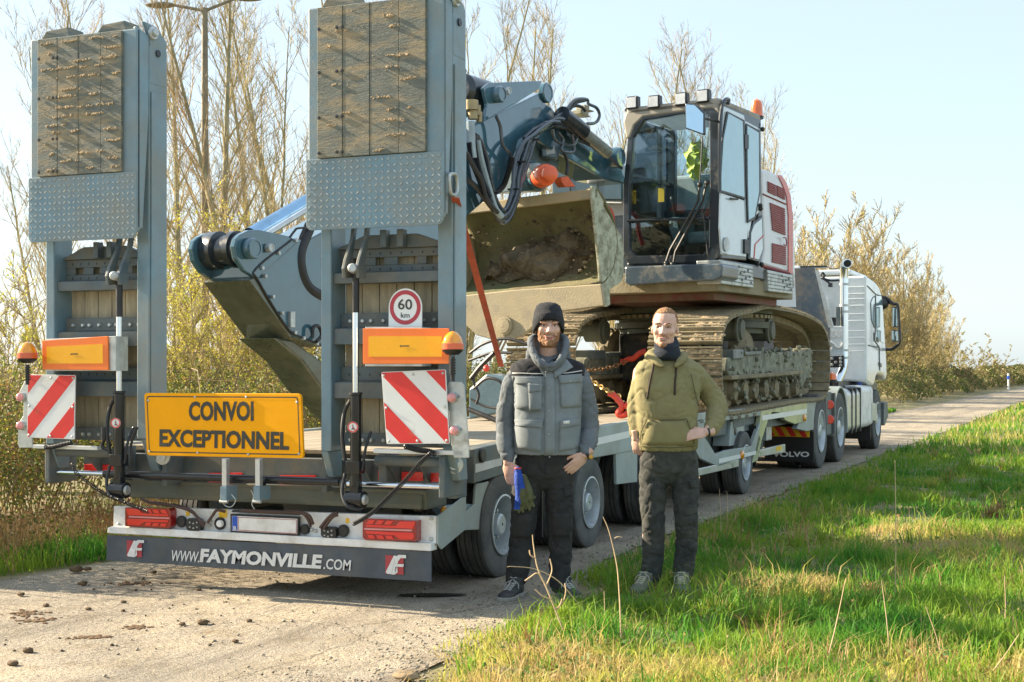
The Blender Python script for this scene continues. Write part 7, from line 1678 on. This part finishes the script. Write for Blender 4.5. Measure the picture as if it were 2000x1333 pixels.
bram = leafm('bramble_leaf', (.09, .13, .03), (.17, .18, .05), .35, 1.5); bramy = leafm('bramble_leaf_yellow', (.40, .36, .06), (.30, .30, .05), .4, 2); bramb = leafm('bramble_leaf_brown', (.22, .12, .05), (.30, .18, .08), .3, 2)
def hedgeH(x, y):
    d = -x-2.35-.25*np.clip((2-y)/4, 0, 1)-.4*np.clip(-1-y, 0, 9)-(vnoise(x, y, .5, 50)-.5)*.5; return np.clip(d*1.3, 0, 1)**.7*(.75+1.0*vnoise(x, y, .45, 51)+.35*vnoise(x, y, 1.6, 52))
n = 190000; y = -.7+(22.5)*rng.random(n)**1.25; x = -2.3-3.8*rng.random(n); H = hedgeH(x, y); k = H > .12; x, y, H = x[k], y[k], H[k]
zz = H*(1-.55*rng.random(len(x))**1.5)*rng.uniform(.7, 1.04, len(x)); c = np.stack([x, y, zz], 1); q = rng.random(len(x))+.35*(vnoise(x, y, .9, 53)-.5)
leaves('bramble_thicket', c[q < .62], .013+.013*rng.random((q < .62).sum())+.0006*np.abs(c[q < .62][:, 1]), bram, kind='stuff', label='dark green bramble thicket along the left of the road', cat='brambles')
k = (q >= .62) & (q < .84); leaves('bramble_new_leaves', c[k]+[0, 0, .05], .011+.010*rng.random(k.sum()), bramy, kind='stuff', label='yellow green young leaves over the bramble thicket', cat='brambles')
k = q >= .84; leaves('bramble_dead_leaves', c[k], .013+.012*rng.random(k.sum()), bramb, kind='stuff', label='brown dead leaves caught in the bramble thicket', cat='brambles')
n = 70000; y = 20+190*rng.random(n)**1.5; x = -2.6-4.5*rng.random(n); H = hedgeH(x, y)*(.45+.9*vnoise(x, y, .14, 55)); k = H > .1; x, y, H = x[k], y[k], H[k]
zz = H*(1-.6*rng.random(len(x))**1.5); c = np.stack([x, y, zz], 1); q = rng.random(len(x))+.6*(vnoise(x, y, .12, 56)-.5); s = .02+.0011*y
leaves('far_brambles', c[q < .42], s[q < .42], bram, kind='stuff', label='far green bramble hedge beside the receding road', cat='brambles')
leaves('far_dry_brambles', c[q >= .42], s[q >= .42], leafm('far_dry', (.26, .20, .10), (.20, .18, .07), .3, .4), kind='stuff', label='far straw coloured scrub beside the receding road', cat='scrub')
# arching bramble canes
rg = random.Random(21); mb = MB(); canem = mat('cane', (.24, .15, .08), .7, var=.35, scale=3)
for k in range(520):
    x0 = -2.5-rg.random()*3.4; y0 = -.7+rg.random()**1.3*21; a = rg.uniform(0, 2*PI); l = rg.uniform(.5, 1.7); hh = rg.uniform(.7, 2.1)
    pts = [Vector((x0+math.cos(a)*l*t, y0+math.sin(a)*l*t, hh*math.sin(PI*min(1, t*.75+.0))*(1-.25*t))) for t in (0, .25, .5, .75, 1)]; mb.tube(pts, [.006, .006, .005, .004, .002], 3, cap=False)
tag(mb.build('bramble_canes', canem, None), kind='stuff', label='tan arching canes rising out of the brambles', cat='brambles')

# ---- trees
bark = mat('bark_grey', (.33, .30, .19), .9, var=.3, scale=8, dirt=(.12, .13, .06), dirt_amt=.42, dirt_scale=2, bump=.6, bscale=30); barkt = mat('twig_tan', (.42, .34, .17), .85, var=.3, scale=2); barkp = mat('twig_pink', (.38, .29, .17), .85, var=.25, scale=2)
budm = leafm('bud_leaf', (.62, .55, .07), (.45, .48, .07), .45, 2)
def tree_meshes(seed, H, stems=1, limbs=24, sub=8, tw=6, spread=.32, up=.75, r0=None, leaf=0, base=.12, twr=.006, leafs=.03, lean=.1):
    rg = random.Random(seed); trunk = MB(); crown = MB(); lv = []
    r0 = r0 or H*.010
    def wander(p, d, L_, n, r, k, trop, mb, sides):
        path = [p]; rs = [r]; d = d.copy()
        for i in range(n):
            d = (d+Vector((rg.gauss(0, k), rg.gauss(0, k), rg.gauss(0, k)*.6+trop))).normalized(); path.append(path[-1]+d*(L_/n)); rs.append(r*(1-(i+1)/n*.82))
        mb.tube(path, rs, sides, cap=False); return path, rs
    def at_(path, t):
        f = t*(len(path)-1); i = min(int(f), len(path)-2); return path[i].lerp(path[i+1], f-i), (path[i+1]-path[i]).normalized()
    for s in range(stems):
        a = rg.uniform(0, 2*PI); tilt = lean*rg.uniform(.3, 1) if stems == 1 else rg.uniform(.08, spread); h_ = H*(1 if s == 0 else rg.uniform(.6, .95))
        d0 = Vector((math.cos(a)*tilt, math.sin(a)*tilt, 1)).normalized(); tp_, tr_ = wander(Vector((math.cos(a)*.12*(stems > 1), math.sin(a)*.12*(stems > 1), -.05)), d0, h_, 12, r0*(1 if s == 0 else .7), .035, .02, trunk, 7)
        nl = int(limbs*(1 if stems == 1 else 1.6/stems))
        for i in range(nl):
            t = base+(1-base)*((i+rg.random())/nl); p, dt = at_(tp_, t*.98); b = rg.uniform(0, 2*PI); out = Vector((math.cos(b), math.sin(b), 0)); dd = (out*(1-up*.55)+Vector((0, 0, up))).normalized()
            L1 = h_*rg.uniform(.16, .34)*(1.1-.65*t); lp, lr = wander(p, dd, L1, 5, r0*.36*(1.15-t)+.003, .06, .06, crown, 4)
            for j in range(sub):
                t2 = .15+.85*(j+rg.random())/sub; p2_, d2 = at_(lp, t2); v = Vector((rg.gauss(0, 1), rg.gauss(0, 1), rg.gauss(.3, .7))).normalized(); L2 = L1*rg.uniform(.22, .5)*(1.2-.6*t2); bp_, _ = wander(p2_, (d2*.9+v*.6).normalized(), L2*1.15, 3, twr*1.6, .06, .06, crown, 3)
                for q in range(tw):
                    p3, d3 = at_(bp_, .1+.9*rg.random()); v = Vector((rg.gauss(0, 1), rg.gauss(0, 1), rg.gauss(.3, .7))).normalized(); tp2, _ = wander(p3, (d3*.9+v*.7).normalized(), L2*rg.uniform(.3, .7), 2, twr, .15, .05, crown, 3)
                    if leaf and rg.random() < leaf:
                        for z_ in range(3): lv.append(at_(tp2, rg.random())[0])
    return trunk, crown, lv
def mk(seed, tm, cm, leafm_=None, leafsize=.03, **k):
    t, c, lv = tree_meshes(seed, **k)
    a = t.build('trunk', tm, None, smooth=True); b = c.build('crown', cm, None, smooth=False)
    r = [a.data, b.data]
    for o in (a, b): col.objects.unlink(o); bpy.data.objects.remove(o)
    if lv:
        o = leaves('young_leaves', np.array([tuple(p) for p in lv])+rng.normal(size=(len(lv), 3))*.02, leafsize*(.7+.6*rng.random(len(lv))), leafm_ or budm); r.append(o.data); col.objects.unlink(o); bpy.data.objects.remove(o)
    return r
V_tall = [mk(1, bark, barkt, H=11, limbs=34, sub=9, tw=6, up=.86, r0=.11, twr=.0052), mk(2, bark, barkp, H=11, limbs=36, sub=9, tw=6, up=.92, r0=.10, twr=.0052), mk(3, bark, barkt, H=11, stems=3, limbs=38, sub=8, tw=6, spread=.16, up=.92, r0=.09, twr=.0052)]
V_lean = [mk(5, bark, barkt, H=9, stems=10, limbs=90, sub=8, tw=6, spread=.55, up=.85, r0=.06, base=.1, leaf=.06, leafsize=.04, twr=.012), mk(6, bark, barkt, H=9, stems=12, limbs=100, sub=8, tw=6, spread=.42, up=.9, r0=.05, base=.1, twr=.012)]
V_shrub = [mk(8, barkt, barkt, H=3.6, stems=7, limbs=60, sub=7, tw=6, spread=.55, up=.7, r0=.02, base=.05, leaf=.45, leafsize=.017, twr=.004), mk(9, barkt, barkp, H=3.6, stems=6, limbs=54, sub=7, tw=6, spread=.6, up=.6, r0=.018, base=.05, leaf=.4, leafsize=.017, twr=.004)]
V_bare = [mk(10, barkt, barkp, H=3.2, stems=5, limbs=22, sub=6, tw=4, spread=.8, up=.5, r0=.018, base=.1, leaf=.10, leafsize=.02, twr=.004)]
V_pale = [mk(11, barkt, mat('pale_bush', (.36, .30, .15), .9), H=4, stems=7, limbs=34, sub=6, tw=5, spread=.7, up=.5, r0=.03, base=.1, twr=.012, leaf=.25, leafsize=.05, leafm_=leafm('pale_leaf', (.34, .30, .10), (.26, .26, .08), .4, .5))]
def plant(nm, var, loc, H, Href, rz, label, cat, group=None, wide=1):
    r = empty(nm, loc, rz=rz, label=label, cat=cat, group=group); s = H/Href
    for q, me in zip(('trunk', 'crown', 'young_leaves'), var):
        o = bpy.data.objects.new(q, me); col.objects.link(o); o.parent = r; o.scale = (s*wide, s*wide, s)
    return r
rg = random.Random(77)
def tree_at(px, X, ytop, nm, var, Href, label, cat='tree', group=None, wide=1.0):
    g_ = P(px, 760, X=X); z_ = (g_-CAM).dot(AX); H = CAM.z+(HY-ytop)*z_/FPX
    return plant(nm, var, (X, g_.y, 0), H, Href, rg.uniform(0, 6.28), label, cat, group, wide)
TL = [(268, -12.5, -25, 1, 'bare tree whose top shows above the left ramp'), (352, -12, -30, 0, 'bare slender tree close to the right side of the left ramp'), (432, -9, -120, 0, 'tall bare tree just right of the street lamp pole'),
      (466, -8.6, -90, 1, 'tall bare tree with pinkish twigs beside the arm of the excavator'), (560, -10, -60, 2, 'forked bare tree just left of the right ramp'), (610, -12, -20, 1, 'bare tree partly hidden by the right ramp'),
      (700, -11, -30, 0, 'bare tree behind the middle of the right ramp'), (905, -11, 5, 2, 'bare tree rising right behind the right ramp edge'), (1043, -11, 35, 0, 'isolated bare tree top above the boom joint'), (1120, -10, 210, 1, 'low bare tree top behind the boom hoses'),
      (1205, -10, 230, 2, 'bare tree top directly left of the excavator cab'), (1285, -12, 100, 0, 'bare tree top above the left end of the cab lamps'), (1358, -11, 130, 1, 'bare tree top above the middle of the cab roof'), (1445, -12, 155, 2, 'bare tree top behind the orange cab beacon'),
      (1530, -9, 265, 2, 'bare tree right behind the excavator engine cover')]
for i, (px, X, yt, v, lab) in enumerate(TL): tree_at(px, X, yt, 'bare_tree', V_tall[v], 11, lab, group=None)
for px, X, yt, v, lab in ((305, -14, 20, 0, 'thin bare tree farther back above the gap right of the left ramp'), (505, -15, 30, 0, 'farther bare tree between the pinkish tree and the forked tree'), (585, -15, 60, 1, 'farthest bare tree squeezed beside the right ramp edge'),
        (1320, -16, 190, 1, 'faint bare tree between the two tops above the cab'), (1240, -16, 220, 0, 'faint bare tree top just left of the cab roof lamps'), (1485, -15, 260, 0, 'faint bare tree top between cab beacon and engine cover'), (1560, -13, 350, 1, 'faint bare tree top above the engine cover corner'), (130, -14, 40, 2, 'bare tree hidden behind the left ramp top'), (960, -15, 60, 1, 'faint bare tree right of the right ramp top')):
    tree_at(px, X, yt, 'bare_tree', V_tall[v], 11, lab)
for px, X, yt, v, lab in ((1608, -9, 400, 1, 'willow filling the sky gap above the truck roof fairing'), (1685, -10, 500, 0, 'farther willow behind the exhaust stack'), (1740, -9, 520, 1, 'second dense willow beside the truck mirrors'), (1795, -10, 540, 0, 'thin willow right of the dense upright one'), (1840, -9, 600, 1, 'last low willow before the pale bushes'), (1575, -8, 360, 0, 'leaning willow between the excavator and the white truck'), (1650, -8.5, 440, 1, 'willow with thin upright stems above the truck cab roof'), (1715, -8, 440, 0, 'willow with yellow buds right behind the truck cab'), (1770, -7.5, 480, 1, 'dense upright willow right of the truck mirrors'), (1812, -8, 560, 0, 'smaller willow at the far end of the willow row')):
    tree_at(px, X, yt, 'willow_tree', V_lean[v], 9, lab, wide=1.15)
SH = [(20, -5.0, 450, V_bare[0], 3.2, 'bare_shrub', 'bare spreading shrub at the far left edge behind the brambles'), (60, -4.6, 560, V_shrub[0], 3.6, 'leafy_shrub', 'budding shrub left of the left ramp'), (-30, -5, 520, V_shrub[1], 3.6, 'leafy_shrub', 'budding shrub cut by the left picture edge'),
      (345, -6, 430, V_shrub[0], 3.6, 'leafy_shrub', 'yellow green budding shrub touching the left ramp side'), (395, -5.5, 470, V_shrub[1], 3.6, 'leafy_shrub', 'yellow green budding shrub under the boom nose'), (450, -6.5, 400, V_shrub[0], 3.6, 'leafy_shrub', 'tallest yellow green budding shrub behind the boom nose'), (520, -6, 440, V_shrub[1], 3.6, 'leafy_shrub', 'budding shrub behind the angled dark boom plate'),
      (585, -6.5, 420, V_shrub[0], 3.6, 'leafy_shrub', 'budding shrub seen through the gap beside the right ramp'), (375, -7.5, 400, V_shrub[1], 3.6, 'leafy_shrub', 'tall budding shrub right behind the left ramp side'), (485, -7.5, 410, V_shrub[1], 3.6, 'leafy_shrub', 'budding shrub right of the tallest one'), (555, -7.8, 400, V_shrub[0], 3.6, 'leafy_shrub', 'tall budding shrub over the dark boom plate'), (610, -5.5, 560, V_shrub[0], 3.6, 'leafy_shrub', 'low budding shrub beside the boom tail'), (5, -7, 500, V_shrub[1], 3.6, 'leafy_shrub', 'farther budding shrub at the left picture edge'), (85, -6.5, 520, V_shrub[0], 3.6, 'leafy_shrub', 'budding shrub hidden by the left marking plate'), (420, -8, 380, V_bare[0], 3.2, 'bare_shrub', 'bare twiggy shrub behind the budding shrubs')]
for px, X, yt, var, Hr, nm, lab in SH: tree_at(px, X, yt, nm, var, Hr, lab, 'shrub')
for px, X, yt, lab in ((1750, -6, 650, 'pale bush behind the truck mirrors'), (1800, -6, 655, 'pale bush right of the truck mirrors'), (1850, -7, 640, 'pale bush where the willow row ends'), (1885, -8, 650, 'pale round bush far down the road'), (1915, -9, 668, 'tan bush second from the far right'), (1945, -10, 672, 'tan bush above the far road bend'), (1985, -12, 705, 'low far bush at the right edge of the picture'), (1835, -6, 700, 'low straw coloured bush above the road verge')):
    tree_at(px, X, yt, 'pale_bush', V_pale[0], 4, lab, 'bush', wide=1.3)
r3 = random.Random(5)
for k in range(26):
    plant('pale_bush', V_pale[0], (-3.4-r3.random()*3.5, 24+k*4.6+r3.uniform(-2, 2), 0), r3.uniform(1.2, 2.6), 4, r3.uniform(0, 6), 'straw coloured twiggy bush growing out of the far hedge', 'bush', 'straw coloured bushes in the far hedge', 1.2)
# trees standing further left, outside the picture, whose thin shade falls across the road
V_thin = mk(30, bark, barkt, H=11, limbs=16, sub=5, tw=3, up=.75, r0=.09)
for x_, y_ in ((-17, -4.2), (-19, -2.6)):
    plant('bare_tree', V_thin, (x_, y_, 0), 9, 11, x_, 'sparse bare tree outside the left picture edge, '+('nearer the camera' if y_ < -3 else 'farther from the camera'), 'tree', 'bare trees left of the picture')
# ---- street lamp
g_ = P(400, 760, X=-9.2); z_ = (g_-CAM).dot(AX); tz = CAM.z+(HY-16)*z_/FPX
lampm = mat('lamp_weathered', (.22, .19, .13), .7, var=.2)
sl = empty('street_lamp', (g_.x, g_.y, 0), label='tall double arm street lamp among the bare trees', cat='street lamp')
mb = MB(); mb.tube([(g_.x, g_.y, 0), (g_.x, g_.y, tz)], [.09, .05], 12); mb.build('pole', lampm, sl, smooth=True)
for s in (-1, 1):
    e = Vector((g_.x, g_.y, tz))+RX*s*.55+Vector((0, 0, .05 if s < 0 else .17)); mb = MB(); mb.tube([Vector((g_.x, g_.y, tz-.05)), e], [.03, .025], 8); mb.build('arm', lampm, sl, smooth=True)
    mb = MB(); mb.ball(e+RX*s*.22, (.27, .10, .055), 14, 8, Euler((0, 0, YAW)).to_matrix()); mb.build('lamp_head', lampm, sl, smooth=True)
# ---- far marker post and pylons
g_ = P(1969.6, 763, Z=0); mb = MB(); mb.tube([g_, g_+Vector((0, 0, 1.3))], .07, 8); mp_ = mb.build('marker_post', white, None); tag(mp_, label='slim white marker post with blue band at the far road edge', cat='post')
mb = MB(); mb.tube([g_+Vector((0, 0, .85)), g_+Vector((0, 0, 1.1))], .10, 8); mb.build('blue_band', MATS['euro_blue'], mp_)
# ---- stones, clods, stalks
def pebbles(name, x, y, s, m, **k):
    n = len(x); o = np.array([[1, 0, 0], [-1, 0, 0], [0, 1, 0], [0, -1, 0], [0, 0, 1], [0, 0, -1]], float); F0 = np.array([[0, 2, 4], [2, 1, 4], [1, 3, 4], [3, 0, 4], [2, 0, 5], [1, 2, 5], [3, 1, 5], [0, 3, 5]])
    V = o[None]*s[:, None, None]*(.7+.6*rng.random((n, 6, 1)))*np.array([1, 1, .6]); a = rng.random(n)*6.28; c, s_ = np.cos(a)[:, None], np.sin(a)[:, None]; vx = V[..., 0]*c-V[..., 1]*s_; vy = V[..., 0]*s_+V[..., 1]*c
    V = np.stack([vx+x[:, None], vy+y[:, None], V[..., 2]+.016], 2).reshape(-1, 3); F = (F0[None]+np.arange(n)[:, None, None]*6).reshape(-1, 3); return np_obj(name, V, F, m, **k)
x, y, r = polar(26000, 6.2, 22, -16, 18); d = edge_np(y)-x; k = (d > -.5) & (rng.random(len(x)) < np.exp(-np.abs(d-.05)/.28)*1.0+.05) & (x > -2.3); x, y, r = x[k], y[k], r[k]
pebbles('roadside_gravel', x, y, .004+.010*rng.random(len(x))**2, mat('gravel', (.26, .23, .18), .9, var=.4, scale=60), kind='stuff', label='loose grey gravel along the worn road edge', cat='gravel')
x, y, r = polar(500, 6.2, 11, -20, 4); k = (edge_np(y)-x > .1) & (x > -2.2) & (vnoise(x, y, 1.2, 61) > .5); pebbles('mud_crumbs', x[k], y[k], .004+.012*rng.random(k.sum())**3, mudd, kind='stuff', label='dark mud crumbs scattered over the road', cat='mud')
def clod(px, py, s, lab, flat=.7, group=None, m=None):
    g_ = P(px, py, Z=.012); mb = MB(); mb.ball((0, 0, s*flat*.7), (s, s*.85, s*flat), 14, 10)
    mb.v = [tuple(Vector(p)*(1+.35*noise.noise(Vector(p)/s*1.6+Vector((px, 0, 0)))+.15*noise.noise(Vector(p)/s*5))) for p in mb.v]
    mb.v = [(p[0], p[1], max(p[2], 0)) for p in mb.v]; o = lbuild(mb, 'mud_clod', m or mat_clod, None); o.location = (g_.x, g_.y, .012); return tag(o, label=lab, cat='mud clod', group=group)
mat_clod = mat('clod_brown', (.13, .085, .045), .95, var=.35, scale=25, bump=1, bscale=70)
clod(342, 872, .034, 'large round mud clod on the road in front of the bumper', .95)
clod(395, 1220, .034, 'flat brown mud clod in the middle of the road', .5)
for (x_, y_, s), lb_ in zip(((149, 1117, .05), (171, 1115, .03), (41, 1164, .028), (90, 1185, .022), (173, 1192, .02), (241, 1178, .018), (356, 1222, .022), (388, 1154, .02), (487, 1215, .02), (55, 1275, .03), (25, 1300, .028), (300, 1121, .025), (162, 1143, .035), (560, 1150, .02), (240, 1195, .016), (460, 1255, .02)), ['small clod beside the mud patch left of the tail board', 'clod right of the one beside the left grass tip', 'leftmost small clod nearest the grass', 'tiny clod just right of the leftmost one', 'small clod midway between grass and the round clod', 'small clod left of the big round clod', 'small clod below the big round clod', 'tiny clod right of the big round clod', 'small clod near the road centre left of the flat one', 'lowest clod but one at the left edge', 'lowest clod in the left corner of the road', 'clod lying close under the logo of the mud flap', 'second clod near the left end of the mud flap', 'small clod under the web address lettering', 'tiny clod between the smears left of centre', 'lowest clod in the centre of the road']):
    clod(x_, y_, s, 'dark '+lb_, .5, 'small mud clods scattered on the road')
smear = mat('mud_smear', (.15, .09, .045), .95, var=.3, bump=1, bscale=60)
for x_, y_, w_, h_, lab in ((48, 1200, .13, .05, 'dark mud smear near the left edge of the road'), (70, 1212, .10, .03, 'reddish mud smear just below the dark one'), (176, 1246, .10, .025, 'thin brown mud smear left of the round clod'), (270, 1226, .08, .02, 'small brown mud smear below the round clod'), (270, 1140, .22, .03, 'long mud smear beneath the bumper text')):
    g_ = P(x_, y_, Z=.014); mb = MB(); r2 = random.Random(x_)
    for k in range(46):
        p = g_+RX*r2.gauss(0, w_*.55)+AX*r2.gauss(0, h_*1.3); q_ = r2.uniform(.004, .013); mb.ball(p, (q_*1.6, q_*1.3, q_*.5), 7, 5)
    tag(mb.build('mud_smear', smear, None, smooth=True), label=lab, cat='mud', kind='stuff')
for (px, py, s, lab) in ((795, 1326, .07, 'brown earth lump at the bottom edge of the verge'), (985, 1328, .11, 'low ridge of bare earth at the bottom of the verge')):
    o = clod(px, py, s, lab, .28, m=mat('earth_lump', (.27, .20, .12), .95, var=.3, scale=14, bump=1, bscale=50) if 'earth_lump' not in MATS else MATS['earth_lump'])
stalkm = mat('dry_stalk', (.55, .40, .24), .8, var=.2)
def stalk(pts, lab, base_py, r=.004, branches=(), group=None):
    g_ = P(pts[0][0], base_py, Z=0); pl = (g_, -AX); w = bez([P(x, y, pl=pl) for x, y in pts], 5); w[0].z = -.01
    rr = [r*(1-.6*i/len(w)) for i in range(len(w))]; mb = MB(); mb.tube(w, rr, 5)
    for b in branches: mb.tube(bez([P(x, y, pl=pl) for x, y in b], 4), r*.6, 4)
    p = w[-1]; 
    return tag(mb.build('dry_stalk', stalkm, None, smooth=True), label=lab, cat='plant stalk', group=group)
stalk([(1110, 1255), (1088, 1200), (1068, 1150), (1050, 1110), (1042, 1065), (1040, 1045)], 'branched dry stalk rising in front of the bearded man legs', 1255, .006, branches=[((1062, 1138), (1050, 1120), (1035, 1128), (1025, 1135)), ((1066, 1145), (1074, 1128), (1078, 1112), (1074, 1092)), ((1075, 1170), (1060, 1165), (1045, 1152)), ((1085, 1195), (1100, 1175), (1105, 1155), (1103, 1140)), ((1045, 1090), (1036, 1085), (1034, 1075)), ((1082, 1190), (1092, 1185), (1098, 1170))])
stalk([(1165, 1215), (1130, 1180), (1090, 1135), (1045, 1112), (1000, 1107), (990, 1108)], 'long bent dry stalk arching leftwards past the bearded man shoes', 1215, .004)
stalk([(1213, 1270), (1212, 1210), (1209, 1150), (1204, 1100), (1190, 1040), (1178, 1010)], 'tall curved dry stalk between the two men', 1270, .005, branches=[((1200, 1052), (1207, 1049), (1215, 1050)),])
for b, t, py, lab in (((1178, 1240), (1180, 1155), 1240, 'short straight dry stem beside the tall curved one'), ((1608, 1320), (1652, 1130), 1320, 'thick slanted dry stem in the foreground right of centre'), ((1748, 1180), (1748, 900), 1180, 'very tall thin dry stem in the middle of the verge'), ((1738, 1290), (1722, 1135), 1290, 'dry stem left of the flowering head'), ((1845, 1300), (1808, 1185), 1300, 'dry stem carrying a small pale flower head'), ((1925, 1250), (1882, 1165), 1250, 'slanted dry stem at the right of the verge'), ((1962, 1240), (1962, 1125), 1240, 'upright dry stem near the right edge'), ((1408, 1100), (1405, 955), 1060, 'thin forked dry stem right of the olive hoodie man'), ((1640, 1330), (1655, 1250), 1330, 'short dry stem at the bottom edge'), ((1925, 1330), (1990, 1240), 1330, 'dry stem leaning right in the bottom right corner'), ((1418, 1050), (1420, 960), 1050, 'second thin dry stem right of the olive hoodie man'), ((1690, 1180), (1680, 1120), 1180, 'short leaning dry stem left of the tall thin one'), ((1510, 1290), (1500, 1230), 1290, 'tiny dry stem at the foreground mound')):
    stalk([b, ((b[0]+t[0])/2+2, (b[1]+t[1])/2), t], lab, py, .004)
# tussock of reddish dry leaves and dandelions
def tussock(px, py, n, hl, m, lab, cat='grass tussock'):
    g_ = P(px, py, Z=0); a = rng.random(n)*6.28; rr = rng.random(n)*.08; o = blades('tussock', g_.x+np.cos(a)*rr, g_.y+np.sin(a)*rr, np.zeros(n), hl*(.6+.6*rng.random(n)), np.full(n, .008), 1.3, m); return tag(o, label=lab, cat=cat, kind='stuff')
tussock(1940, 1020, 90, .24, grassd, 'reddish dry leaf tussock in the sunlit patch at right'); tussock(1820, 960, 60, .25, grassy, 'yellow grass tussock in the shaded verge'); tussock(1530, 1240, 160, .22, grassm, 'bright green tussock in the sunlit foreground'); tussock(1700, 1165, 70, .12, grassd, 'pale dead tussock beside leaning dry stem'); tussock(1100, 1230, 140, .2, grassm, 'green tussock near the base of the branched stalk')
